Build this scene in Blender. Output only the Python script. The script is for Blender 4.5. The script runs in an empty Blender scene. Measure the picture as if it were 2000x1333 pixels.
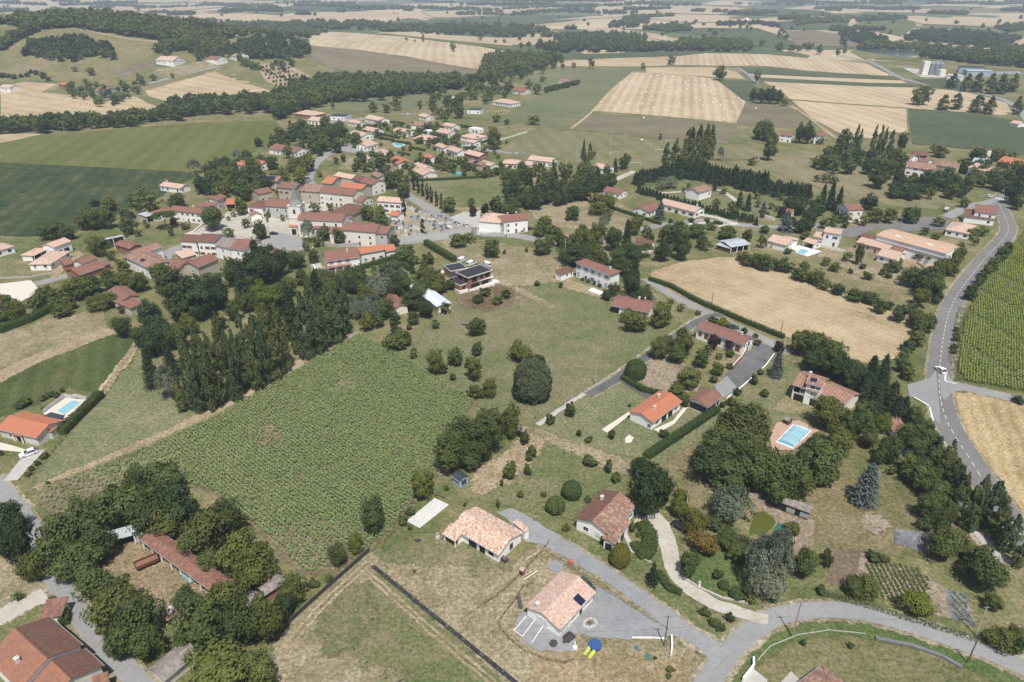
import bpy, bmesh, math, random
import numpy as np
from mathutils import Vector, Matrix
from mathutils.geometry import delaunay_2d_cdt
SC = bpy.context.scene
COL = SC.collection
rad = math.radians
# ------------------------------------------------------------------ camera, sky, sun, exposure
FPX, CH, PIT = 1350.0, 110.0, rad(27.5)
cam_d = bpy.data.cameras.new('camera'); cam = bpy.data.objects.new('camera', cam_d); COL.objects.link(cam)
cam.location = (0, 0, CH); cam.rotation_euler = (math.pi/2-PIT, 0, 0)
cam_d.sensor_width = 36; cam_d.lens = FPX/2000*36; cam_d.clip_start = 1; cam_d.clip_end = 30000
SC.camera = cam
SUN_EL, SUN_AZ = rad(64), rad(170)       # azimuth of the sun measured from +Y towards +X
world = bpy.data.worlds.new('World'); SC.world = world; world.use_nodes = True
wn = world.node_tree.nodes; wn.clear()
wo = wn.new('ShaderNodeOutputWorld'); wb = wn.new('ShaderNodeBackground'); ws = wn.new('ShaderNodeTexSky')
ws.sky_type = 'NISHITA'; ws.sun_disc = False; ws.sun_elevation = SUN_EL; ws.sun_rotation = SUN_AZ
ws.dust_density = 2.0; ws.air_density = 1.0
wb.inputs['Strength'].default_value = 0.094
world.node_tree.links.new(ws.outputs[0], wb.inputs[0]); world.node_tree.links.new(wb.outputs[0], wo.inputs[0])
sd = bpy.data.lights.new('sun', 'SUN'); sun = bpy.data.objects.new('sun', sd); COL.objects.link(sun)
sd.energy = 4.5; sd.angle = rad(0.5); sd.color = (1, 0.965, 0.9)
sdir = Vector((math.sin(SUN_AZ)*math.cos(SUN_EL), math.cos(SUN_AZ)*math.cos(SUN_EL), math.sin(SUN_EL)))
sun.rotation_euler = sdir.to_track_quat('Z', 'Y').to_euler(); sun.location = (0, 0, 300)
SC.view_settings.view_transform = 'Standard'; SC.view_settings.look = 'None'
SC.view_settings.exposure = 0.15; SC.view_settings.gamma = 1
# ------------------------------------------------------------------ terrain and camera geometry
RGT = Vector((1, 0, 0)); UPV = Vector((0, math.sin(PIT), math.cos(PIT))); FWD = Vector((0, math.cos(PIT), -math.sin(PIT)))
def sstep(a, b, x):
    t = min(1, max(0, (x-a)/(b-a))); return t*t*(3-2*t)
def H(x, y):
    if y < 560: return 0.0
    k = sstep(560, 760, y)
    h = 50*math.exp(-((x+640)/230)**2/1.6-((y-1060)/150)**2/1.6)
    h += 34*math.exp(-((x+900)/300)**2-((y-1150)/190)**2)
    h += 20*math.exp(-((x+400)/260)**2-((y-1250)/200)**2)
    h += sstep(1500, 2600, y)*(9*math.sin(x/410+1.3)*math.sin(y/530)+7*math.sin(x/230+y/640)+8)
    return h*k
def ray(px, py): return RGT*((px-1000)/FPX)+UPV*((666.5-py)/FPX)+FWD
def P(px, py, z=0.0):
    d = ray(px, py); t = (CH-z)/max(1e-4, -d.z); return Vector((0, 0, CH))+d*t
def G(px, py):
    if py > 262: return P(px, py)
    d = ray(px, py); t = 350.0; o = Vector((0, 0, CH))
    while t < 9000:
        q = o+d*t
        if q.z < H(q.x, q.y):
            a, b = t-max(8, t*.01), t
            for _ in range(12):
                m = (a+b)/2; q = o+d*m
                if q.z < H(q.x, q.y): b = m
                else: a = m
            q = o+d*b; return Vector((q.x, q.y, H(q.x, q.y)))
        t += max(8, t*.01)
    return o+d*9000
def depth(p): return (Vector(p)-Vector((0, 0, CH))).dot(FWD)
def ppm(p): return FPX/depth(p)
def proj(p):
    d = Vector(p)-Vector((0, 0, CH)); w = d.dot(FWD); return 1000+FPX*d.x/w, 666.5-FPX*d.dot(UPV)/w
# ------------------------------------------------------------------ tagging, labels
ANCH = [("church tower", 577, 440), ("row house with balconies", 420, 480), ("cemetery", 830, 435), ("black-roofed brick house", 915, 545),
 ("blue-shuttered house", 1165, 540), ("big round laurel", 1040, 735), ("orange-roofed white bungalow", 1285, 800), ("red-roofed open garage", 1378, 775),
 ("vegetable plot", 1300, 720), ("covered swimming pool", 1545, 855), ("house with roman tiles", 1610, 755), ("tall blue spruce", 1698, 940), ("car on the main road", 1836, 724),
 ("green pond", 1490, 1022), ("speckled-roof house", 945, 1045), ("brown-roofed house", 1183, 1005), ("solar-panel house", 1093, 1180), ("round blue pool", 1162, 1262),
 ("white gravel bowls court", 835, 1000), ("grey-blue garden shed", 896, 933), ("long old barn", 350, 1095), ("rusty trailer", 290, 1097), ("big red roof", 70, 1265), ("grey-tiled shed", 345, 1290),
 ("driveway car", 57, 888), ("turquoise-pool house", 60, 835), ("turquoise lane pool", 135, 797), ("poplar rows", 520, 670), ("small ruined barn", 245, 580), ("sunflower field", 620, 860),
 ("angled pink-roofed house", 90, 490), ("umbrella pine", 322, 425), ("long metal-roofed shed", 840, 575), ("row of cypresses", 845, 375), ("two tall poplars", 1146, 305), ("poplar clump", 1345, 285),
 ("straw bale field", 1310, 190), ("harvested wheat field", 1500, 600), ("large pale hall", 1785, 475), ("hamlet", 1820, 310), ("lake", 1735, 103), ("grain silos", 1812, 132), ("straw-strip field", 1650, 230),
 ("hill copse", 135, 95), ("wooded ridge", 250, 55), ("farm in the trees", 190, 172), ("left wheat field", 150, 205), ("striped wheat field", 400, 165), ("ploughed field", 790, 130), ("dark blue flat house", 660, 225),
 ("roundish swimming pool", 778, 285), ("football pitch", 1180, 300), ("mairie-side fir", 505, 520), ("bottom-right crossroads", 1430, 1255), ("allotment rows", 1730, 1120), ("bottom right sunflowers", 1935, 640),
 ("L-shaped house", 1310, 400), ("roadside garage", 1758, 838), ("dark laurel screen", 1450, 350), ("house with square pool", 1530, 470), ("big village oak", 415, 425), ("two-part house", 985, 432),
 ("hill house", 322, 115), ("white villa", 980, 199), ("stubble headland", 1450, 245), ("green field", 120, 390), ("village lane", 628, 530), ("metal-roofed barn", 1435, 475)]
ANCH = [("village-square fir" if a[0] == "mairie-side fir" else a[0], a[1], a[2]) for a in ANCH]
LATE = []
def tag(o, look, cat, group=None, px=None, full=False):
    o['category'] = cat
    if group: o['group'] = group
    if full: o['label'] = look
    else: LATE.append((o, look, px))
    return o
ORD = ['first', 'second', 'third', 'fourth', 'fifth', 'sixth', 'seventh', 'eighth', 'ninth', 'tenth', 'eleventh', 'twelfth', 'thirteenth', 'fourteenth', 'fifteenth', 'sixteenth', 'seventeenth', 'eighteenth', 'nineteenth', 'twentieth']
def finish_labels():
    buck = {}
    for o, look, px in LATE:
        if px is None: px = proj(o.matrix_basis.translation)
        best = None
        for (ph, ax, ay) in ANCH:
            dx, dy = px[0]-ax, px[1]-ay; d = math.hypot(dx, dy)
            if d < 9: continue
            if best is None or d < best[0]: best = (d, ph, dx, dy)
        d, ph, dx, dy = best
        rel = ('right of' if dx > 0 else 'left of') if abs(dx) > 1.1*abs(dy) else ('in front of' if dy > 0 else 'behind')
        buck.setdefault((look, rel, ph), []).append((px[0], px[1], o))
    for (look, rel, ph), L in buck.items():
        L.sort(key=lambda t: (round(t[0]), t[1])); n = len(L)
        for i, (x, y, o) in enumerate(L):
            if n == 1: s = '%s %s the %s' % (look, rel, ph)
            elif n == 2: s = '%s %s the %s, %s of the two' % (look, rel, ph, ('left', 'right')[i])
            elif i == n-1: s = '%s %s the %s, rightmost of %d' % (look, rel, ph, n)
            elif i == 0: s = '%s %s the %s, leftmost of %d' % (look, rel, ph, n)
            else: s = '%s %s the %s, %s from left' % (look, rel, ph, ORD[i] if i < 20 else str(i+1)+'th')
            o['label'] = s
def structure(o): o['kind'] = 'structure'; return o
def stuff(o, label=None, cat=None):
    o['kind'] = 'stuff'
    if label: o['label'] = label
    if cat: o['category'] = cat
    return o
def empty(name, loc, rz=0.0, scale=None):
    o = bpy.data.objects.new(name, None); COL.objects.link(o); o.location = loc; o.rotation_euler = (0, 0, rz)
    o.empty_display_size = .5
    if scale: o.scale = scale
    return o
def link(name, me, parent=None, M=None):
    o = bpy.data.objects.new(name, me); COL.objects.link(o)
    if parent: o.parent = parent
    if M is not None: o.matrix_basis = M
    return o
def copy_tree(o, parent=None):
    c = o.copy(); COL.objects.link(c)
    if parent: c.parent = parent; c.matrix_parent_inverse = o.matrix_parent_inverse
    for ch in list(o.children): copy_tree(ch, c)
    return c
# ------------------------------------------------------------------ mesh builder
class MB:
    def __init__(s): s.v = []; s.f = []; s.uv = []; s.m = []
    def face(s, pts, uv=None, mi=0):
        b = len(s.v); s.v += [tuple(p) for p in pts]; s.f.append(tuple(range(b, b+len(pts)))); s.m.append(mi)
        s.uv.append(uv if uv else [(p[0], p[1]) for p in pts])
    def box(s, lo, hi, mi=0):
        x0, y0, z0 = lo; x1, y1, z1 = hi
        c = [(x0, y0, z0), (x1, y0, z0), (x1, y1, z0), (x0, y1, z0), (x0, y0, z1), (x1, y0, z1), (x1, y1, z1), (x0, y1, z1)]
        for q in ((0, 3, 2, 1), (4, 5, 6, 7), (0, 1, 5, 4), (1, 2, 6, 5), (2, 3, 7, 6), (3, 0, 4, 7)): s.face([c[i] for i in q], None, mi)
    def bar(s, a, b, w, h=None, mi=0):
        a, b = Vector(a), Vector(b); h = h or w; d = (b-a).normalized()
        u = d.cross(Vector((0, 0, 1)));  u = u.normalized() if u.length > 1e-3 else Vector((1, 0, 0)); n = u.cross(d)
        c = [e+u*sx*w/2+n*sy*h/2 for e in (a, b) for sx, sy in ((-1, -1), (1, -1), (1, 1), (-1, 1))]
        for q in ((3, 2, 1, 0), (4, 5, 6, 7), (0, 1, 5, 4), (1, 2, 6, 5), (2, 3, 7, 6), (3, 0, 4, 7)): s.face([c[i] for i in q], None, mi)
    def tube(s, a, b, r0, r1, n=8, mi=0, cap=True):
        a, b = Vector(a), Vector(b); d = (b-a).normalized()
        u = d.cross(Vector((0, 0, 1))); u = u.normalized() if u.length > 1e-3 else Vector((1, 0, 0)); w = d.cross(u)
        A = [a+(u*math.cos(t)+w*math.sin(t))*r0 for t in [2*math.pi*i/n for i in range(n)]]
        B = [b+(u*math.cos(t)+w*math.sin(t))*r1 for t in [2*math.pi*i/n for i in range(n)]]
        for i in range(n): s.face([A[i], A[(i+1) % n], B[(i+1) % n], B[i]], None, mi)
        if cap: s.face(A[::-1], None, mi); s.face(B, None, mi)
    def prism(s, pts, z0, z1, mi=0):
        n = len(pts)
        ar = sum(pts[i][0]*pts[(i+1) % n][1]-pts[(i+1) % n][0]*pts[i][1] for i in range(n))
        if ar < 0: pts = pts[::-1]
        s.face([(p[0], p[1], z1) for p in pts], None, mi); s.face([(p[0], p[1], z0) for p in pts[::-1]], None, mi)
        for i in range(n):
            a, b = pts[i], pts[(i+1) % n]; s.face([(a[0], a[1], z0), (b[0], b[1], z0), (b[0], b[1], z1), (a[0], a[1], z1)], None, mi)
    def slab(s, pts, t, uv=None, mi=0, mi2=None):
        """sloping roof slab: top polygon pts (ccw seen from above), t thick"""
        lo = [(p[0], p[1], p[2]-t) for p in pts]; n = len(pts); mi2 = mi if mi2 is None else mi2
        s.face(pts, uv, mi); s.face(lo[::-1], None, mi2)
        for i in range(n): s.face([lo[i], lo[(i+1) % n], pts[(i+1) % n], pts[i]], None, mi2)
    def mesh(s, name, mats):
        me = bpy.data.meshes.new(name); me.from_pydata(s.v, [], s.f)
        for m in (mats if isinstance(mats, (list, tuple)) else [mats]): me.materials.append(m)
        if any(s.m): me.polygons.foreach_set('material_index', s.m)
        u = me.uv_layers.new(name='UVMap'); u.data.foreach_set('uv', [c for f in s.uv for q in f for c in q[:2]])
        me.update(); return me
    def build(s, name, mats, parent=None, M=None): return link(name, s.mesh(name, mats), parent, M)
def quads_mesh(name, V, mats, mi=None):
    """V: (N,4,3) array of quads"""
    n = len(V); me = bpy.data.meshes.new(name); me.vertices.add(4*n); me.vertices.foreach_set('co', V.reshape(-1).astype(np.float32))
    me.loops.add(4*n); me.loops.foreach_set('vertex_index', np.arange(4*n, dtype=np.int32)); me.polygons.add(n)
    me.polygons.foreach_set('loop_start', np.arange(0, 4*n, 4, dtype=np.int32)); me.polygons.foreach_set('loop_total', np.full(n, 4, dtype=np.int32))
    for m in (mats if isinstance(mats, (list, tuple)) else [mats]): me.materials.append(m)
    if mi is not None: me.polygons.foreach_set('material_index', mi.astype(np.int32))
    me.update(calc_edges=True); me.validate(); return me
def leaf_quads(c, nrm, size, rng, aspect=.75):
    """quads of half-size size centred at c, facing nrm"""
    n = len(c); nrm = nrm/np.maximum(1e-6, np.linalg.norm(nrm, axis=1))[:, None]
    r = rng.normal(size=(n, 3)); u = np.cross(nrm, r); u /= np.maximum(1e-6, np.linalg.norm(u, axis=1))[:, None]; w = np.cross(nrm, u)
    sz = np.broadcast_to(np.asarray(size, float).reshape(-1, 1) if np.ndim(size) else np.full((n, 1), size), (n, 1))
    u = u*sz; w = w*sz*aspect
    bend = nrm*sz*.35
    return np.stack([c-u-bend*.6, c-w*1.0, c+u-bend*.6, c+w*1.0], 1)
# ------------------------------------------------------------------ materials
class NT:
    def __init__(s, m): m.use_nodes = True; s.t = m.node_tree; s.t.nodes.clear()
    def n(s, typ, ins=None, **props):
        nd = s.t.nodes.new('ShaderNode'+typ)
        for k, v in props.items(): setattr(nd, k, v)
        for k, v in (ins or {}).items():
            sk = nd.inputs[k]
            if isinstance(v, bpy.types.NodeSocket): s.t.links.new(v, sk)
            else: sk.default_value = v
        return nd
    def math(s, op, a, b=0.0, clamp=False):
        nd = s.n('Math', {0: a, 1: b}, operation=op); nd.use_clamp = clamp; return nd.outputs[0]
    def ramp(s, fac, stops, interp='LINEAR'):
        nd = s.n('ValToRGB', {0: fac}); cr = nd.color_ramp; cr.interpolation = interp
        while len(cr.elements) < len(stops): cr.elements.new(.5)
        for e, (p, c) in zip(cr.elements, stops): e.position = p; e.color = (*c, 1)
        return nd.outputs[0]
    def mix(s, f, a, b, mode='MIX'):
        nd = s.n('MixRGB', {0: f, 1: a if not isinstance(a, tuple) else (*a, 1), 2: b if not isinstance(b, tuple) else (*b, 1)}, blend_type=mode); return nd.outputs[0]
    def pos(s): return s.n('NewGeometry').outputs['Position']
    def noise(s, vec, sc, det=3, rough=.55):
        return s.n('TexNoise', {'Vector': vec, 'Scale': sc, 'Detail': det, 'Roughness': rough}).outputs[0]
    def out(s, col, rough=.9, spec=.15, metal=0.0, bump=None, bstr=.3, bdist=.1, extra=None):
        ins = {'Base Color': col if not isinstance(col, tuple) else (*col, 1), 'Roughness': rough, 'Specular IOR Level': spec, 'Metallic': metal}
        if bump is not None: ins['Normal'] = s.n('Bump', {'Height': bump, 'Strength': bstr, 'Distance': bdist}).outputs[0]
        ins.update(extra or {})
        p = s.n('BsdfPrincipled', ins); o = s.n('OutputMaterial', {0: p.outputs[0]}); return p
MATS = {}
def newmat(name):
    m = bpy.data.materials.new(name); MATS[name] = m; return m, NT(m)
def plain(name, c, rough=.7, spec=.3, metal=0.0, var=.12, sc=1.5):
    if name in MATS: return MATS[name]
    m, t = newmat(name); f = t.noise(t.pos(), sc, 4)
    col = t.ramp(f, [(.3, tuple(x*(1-var) for x in c)), (.7, tuple(min(1, x*(1+var)) for x in c))])
    t.out(col, rough, spec, metal); return m
def grass(name, stops, sc=1.0, stripe=None, bump=.5, mott=1.5):
    """dry or green grass: three sizes of patches in one ramp; stripe = (angle, period, strength)"""
    if any(w in name for w in ('grass', 'lawn', 'meadow', 'pasture', 'pitch', 'verge', 'mown')):
        L = lambda c: .3*c[0]+.6*c[1]+.1*c[2]
        stops = [tuple(1.02*(x*.92+L(c)*.08) for x in c) for c in stops]
    else: stops = [tuple(x*.93 for x in c) for c in stops]
    m, t = newmat(name); p = t.pos()
    a = t.noise(p, .018*sc, 3); b = t.noise(p, .11*sc, 4, .6); c = t.noise(p, .9, 4, .65); d = t.noise(p, 4.5, 2)
    f = t.math('ADD', t.math('ADD', t.math('MULTIPLY', a, .34), t.math('MULTIPLY', b, .32)), t.math('ADD', t.math('MULTIPLY', c, .22), t.math('MULTIPLY', d, .12)))
    if stripe:
        an, per, st = stripe; sp = t.n('SeparateXYZ', {0: p})
        q = t.math('ADD', t.math('MULTIPLY', sp.outputs[0], math.cos(rad(an))), t.math('MULTIPLY', sp.outputs[1], math.sin(rad(an))))
        q = t.math('ADD', q, t.math('MULTIPLY', b, 3.0))
        w = t.math('SINE', t.math('MULTIPLY', q, 2*math.pi/per)); w2 = t.math('SINE', t.math('MULTIPLY', q, 2*math.pi/(per*4.7)))
        f = t.math('ADD', f, t.math('MULTIPLY', t.math('ADD', t.math('MULTIPLY', w, .7), t.math('MULTIPLY', w2, .5)), st))
    f = t.n('MapRange', {0: f, 1: .385, 2: .615}).outputs[0]
    e = t.noise(p, .42*sc, 5, .7); f = t.math('ADD', f, t.math('MULTIPLY', t.math('SUBTRACT', e, .5), mott))
    n = len(stops); col = t.ramp(f, [(i/(n-1), c) for i, c in enumerate(stops)])
    fine = t.n('MapRange', {0: t.noise(p, 1.3, 6, .8), 1: .36, 2: .64, 3: 1-.48*mott/1.5, 4: 1+.48*mott/1.5}).outputs[0]
    col = t.mix(1, col, t.n('CombineColor', {0: fine, 1: fine, 2: fine}).outputs[0], 'MULTIPLY')
    fade = t.n('Attribute', attribute_name='fade').outputs['Fac']
    al = t.math('ADD', t.math('SUBTRACT', 1.0, fade), t.math('MULTIPLY', t.math('SUBTRACT', t.noise(p, .9, 5, .7), .5), 1.5)); al = t.n('MapRange', {0: al, 1: .38, 2: .62}).outputs[0]
    al = t.math('MAXIMUM', al, t.math('LESS_THAN', fade, .001))
    t.out(col, .95, .05, bump=t.math('ADD', c, d), bstr=bump, bdist=.25, extra={'Alpha': al}); return m
# ------------------------------------------------------------------ surface materials
def along(p, q):
    a, b = G(*p), G(*q); return math.degrees(math.atan2(b.y-a.y, b.x-a.x))+90
G_MEADOW = grass('meadow_grass', [(.085, .11, .038), (.125, .135, .055), (.165, .15, .075), (.21, .175, .10), (.25, .20, .125)])
G_DRY = grass('dry_grass', [(.12, .125, .055), (.19, .165, .085), (.235, .195, .115), (.30, .245, .155), (.36, .29, .19)])
G_LAWN = grass('lawn_grass', [(.075, .10, .032), (.105, .13, .045), (.14, .145, .06), (.18, .165, .085), (.22, .19, .11)], 1.6)
G_PALE = grass('pale_lawn', [(.105, .132, .05), (.13, .148, .064), (.16, .165, .082), (.195, .182, .10), (.24, .208, .128)], 2.2)
G_GREEN = grass('green_grass', [(.055, .095, .025), (.075, .115, .032), (.10, .125, .04), (.135, .14, .055)], 1.5)
G_MOWN = grass('mown_dark', [(.052, .072, .022), (.07, .09, .028), (.085, .10, .034), (.115, .115, .05)], 1.0, (25, 5.5, .07))
G_SOY = grass('soy_crop', [(.092, .11, .034), (.115, .128, .042), (.135, .14, .05), (.155, .15, .06)], .5, (12, 14, .05), .2)
G_MAIZE = grass('maize_crop', [(.030, .048, .024), (.040, .060, .028), (.052, .070, .032), (.085, .092, .044), (.15, .135, .075)], .55, (15, 9, .03), .2)
G_FGREEN = grass('far_green_crop', [(.065, .088, .046), (.082, .10, .054), (.10, .115, .062), (.12, .125, .07)], .35, (8, 16, .04), .2)
G_OLIVE = grass('olive_pasture', [(.10, .125, .058), (.125, .14, .066), (.15, .15, .076), (.18, .165, .09)], .45, (80, 22, .05), .2)
G_HILL = grass('hill_grass', [(.095, .115, .036), (.135, .14, .05), (.165, .15, .062), (.21, .175, .09), (.23, .18, .11)], .6)
G_BROWN = grass('brown_plough', [(.15, .13, .085), (.18, .15, .10), (.20, .165, .115), (.225, .185, .13)], .3, (55, 18, .09), .2)
G_GREYF = grass('grey_stubble', [(.13, .12, .075), (.165, .145, .09), (.19, .165, .105), (.21, .18, .12)], .4, (95, 12, .06), .2)
S_A = grass('stubble_a', [(.36, .275, .18), (.42, .33, .215), (.47, .375, .25), (.51, .415, .285)], .35, (along((1300, 228), (1315, 148)), 9.5, .10), .3, .5)
S_B = grass('stubble_b', [(.35, .265, .165), (.40, .31, .195), (.45, .355, .23), (.49, .395, .265)], .3, (62, 17, .06), .3)
S_C = grass('stubble_c', [(.37, .285, .185), (.43, .34, .225), (.47, .38, .255), (.51, .42, .29)], .3, (along((1560, 200), (1730, 258)), 15, .08), .3, .5)
S_N = grass('stubble_near', [(.22, .18, .095), (.35, .27, .165), (.43, .34, .215), (.49, .395, .265)], .8, (along((1400, 545), (1640, 625)), 3.4, .022), .6, .8)
S_R = grass('stubble_right', [(.27, .21, .11), (.37, .28, .15), (.43, .33, .19), (.47, .37, .22)], .8, (158, 3.4, .06), .6)
M_STRAW = grass('straw_windrow', [(.47, .38, .24), (.55, .45, .29), (.62, .51, .34)], 3)
M_TAN = grass('tan_far', [(.38, .295, .19), (.44, .35, .235), (.49, .40, .275)], .2, (75, 21, .05), .1)
M_SOIL = grass('dry_soil', [(.20, .155, .11), (.25, .20, .145), (.30, .245, .18), (.34, .28, .21)], 2.5)
M_SOILD = grass('dark_soil', [(.13, .095, .065), (.16, .12, .085), (.19, .145, .105)], 2.5)
M_SAND = grass('sandy_ground', [(.21, .17, .095), (.29, .23, .14), (.36, .295, .20), (.43, .36, .26)], 2.0)
M_VERGE = grass('road_verge', [(.15, .14, .075), (.22, .19, .115), (.29, .25, .17), (.36, .32, .24)], 2.0)
M_WHITEG = grass('white_gravel', [(.36, .33, .28), (.43, .395, .335), (.48, .445, .385), (.53, .495, .44)], 1.6, mott=.28)
M_GREYG = grass('grey_gravel', [(.215, .22, .225), (.255, .26, .265), (.29, .29, .295), (.325, .325, .325)], 1.8, mott=.28)
M_ROADL = grass('light_asphalt', [(.235, .235, .235), (.262, .262, .26), (.285, .283, .278), (.31, .306, .30)], 1.2, None, .2, mott=.28)
M_ROADD = grass('asphalt', [(.155, .15, .145), (.18, .173, .167), (.20, .193, .187), (.22, .213, .205)], 1.1, None, .2, mott=.28)
M_ROADK = grass('dark_asphalt', [(.09, .092, .097), (.115, .117, .12), (.15, .15, .15), (.19, .185, .18)], 2.0, None, .2, mott=.28)
M_CONC = grass('concrete', [(.37, .35, .32), (.43, .41, .38), (.48, .46, .43)], 2.5, None, .15, mott=.28)
M_TERR = plain('terrace_stone', (.58, .52, .45), .8)
M_PINKT = plain('pink_paving', (.42, .28, .22), .8)
M_WHITE = plain('white_paint', (.78, .78, .76), .6)
def water(name, c, rough=.05, depthc=None):
    m, t = newmat(name); f = t.noise(t.pos(), .8, 3)
    t.out(t.ramp(f, [(.3, tuple(x*.85 for x in c)), (.7, c)]), rough, .5, bump=t.noise(t.pos(), 2.2, 2), bstr=.06, bdist=.05); return m
W_POOL = water('pool_water', (.23, .50, .58)); W_POND = water('pond_water', (.095, .105, .022), .12); W_LAKE = water('lake_water', (.10, .12, .13), .1); W_POOLB = water('pool_water_blue', (.10, .36, .52))
# one ground sheet: meadow grass near, a patchwork of far fields beyond
def ground_material():
    m, t = newmat('countryside'); p = t.pos()
    a = t.noise(p, .018, 3); b = t.noise(p, .11, 4, .6); c = t.noise(p, .9, 5, .7)
    f = t.math('ADD', t.math('MULTIPLY', a, .4), t.math('ADD', t.math('MULTIPLY', b, .35), t.math('MULTIPLY', c, .25)))
    f = t.n('MapRange', {0: f, 1: .40, 2: .60}).outputs[0]; f = t.math('ADD', f, t.math('MULTIPLY', t.math('SUBTRACT', t.noise(p, .42, 5, .7), .5), 1.1))
    near = t.ramp(f, [(0, (.087, .106, .038)), (.3, (.124, .134, .054)), (.55, (.162, .153, .074)), (.8, (.213, .18, .102)), (1, (.265, .218, .136))])
    wob = t.n('MixRGB', {0: .5, 1: p, 2: t.n('VectorMath', {0: t.n('TexNoise', {'Vector': p, 'Scale': .004}).outputs[1], 1: (700, 700, 0)}, operation='MULTIPLY').outputs[0]}, blend_type='ADD').outputs[0]
    mp = t.n('Mapping', {0: wob, 'Rotation': (0, 0, .35), 'Scale': (.0034, .0026, 0.0)}).outputs[0]
    v = t.n('TexVoronoi', {'Vector': mp, 'Scale': 1.0}, feature='F1', distance='CHEBYCHEV')
    rnd = t.n('SeparateColor', {0: v.outputs['Color']}).outputs[0]
    far = t.ramp(rnd, [(0, (.44, .35, .235)), (.22, (.39, .305, .20)), (.36, (.055, .09, .042)), (.47, (.48, .39, .27)), (.62, (.10, .12, .055)), (.72, (.45, .36, .24)), (.84, (.19, .155, .105)), (.92, (.07, .105, .05))], 'CONSTANT')
    far = t.mix(t.math('MULTIPLY', f, .25), far, (.3, .25, .15))
    fn = t.n('MapRange', {0: t.noise(p, 1.3, 6, .8), 1: .36, 2: .64, 3: .55, 4: 1.45}).outputs[0]; near = t.mix(1, near, t.n('CombineColor', {0: fn, 1: fn, 2: fn}).outputs[0], 'MULTIPLY')
    y = t.n('SeparateXYZ', {0: p}).outputs[1]
    k = t.n('MapRange', {0: t.math('ADD', y, t.math('MULTIPLY', a, 60)), 1: 1180, 2: 1215}).outputs[0]
    t.out(t.mix(k, near, far), .95, .05, bump=c, bstr=.5, bdist=.25); return m
def ground():
    ys = [-60.0]
    while ys[-1] < 14000: ys.append(ys[-1]+max(9.0, (ys[-1])*.021))
    nx = 150; V = []
    for y in ys:
        w = 260+max(0, y)*.93
        for i in range(nx+1):
            x = -w+2*w*i/nx; V.append((x, y, H(x, y)))
    F = [(j*(nx+1)+i, j*(nx+1)+i+1, (j+1)*(nx+1)+i+1, (j+1)*(nx+1)+i) for j in range(len(ys)-1) for i in range(nx)]
    me = bpy.data.meshes.new('ground'); me.from_pydata(V, [], F); me.materials.append(ground_material())
    for q in me.polygons: q.use_smooth = True
    structure(link('ground', me))
ground()
LAYER = [0]; BOXES = []; ROADS = ('lane', 'main_road', 'side_road', 'gravel_road', 'village_street', 'driveway', 'junction', 'yard', 'car_park', 'village_square', 'forecourt', 'terrace', 'pavement')
def inpoly(x, y, pl):
    r = False; j = len(pl)-1
    for i in range(len(pl)):
        xi, yi = pl[i]; xj, yj = pl[j]
        if (yi > y) != (yj > y) and x < (xj-xi)*(y-yi)/(yj-yi)+xi: r = not r
        j = i
    return r
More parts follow.
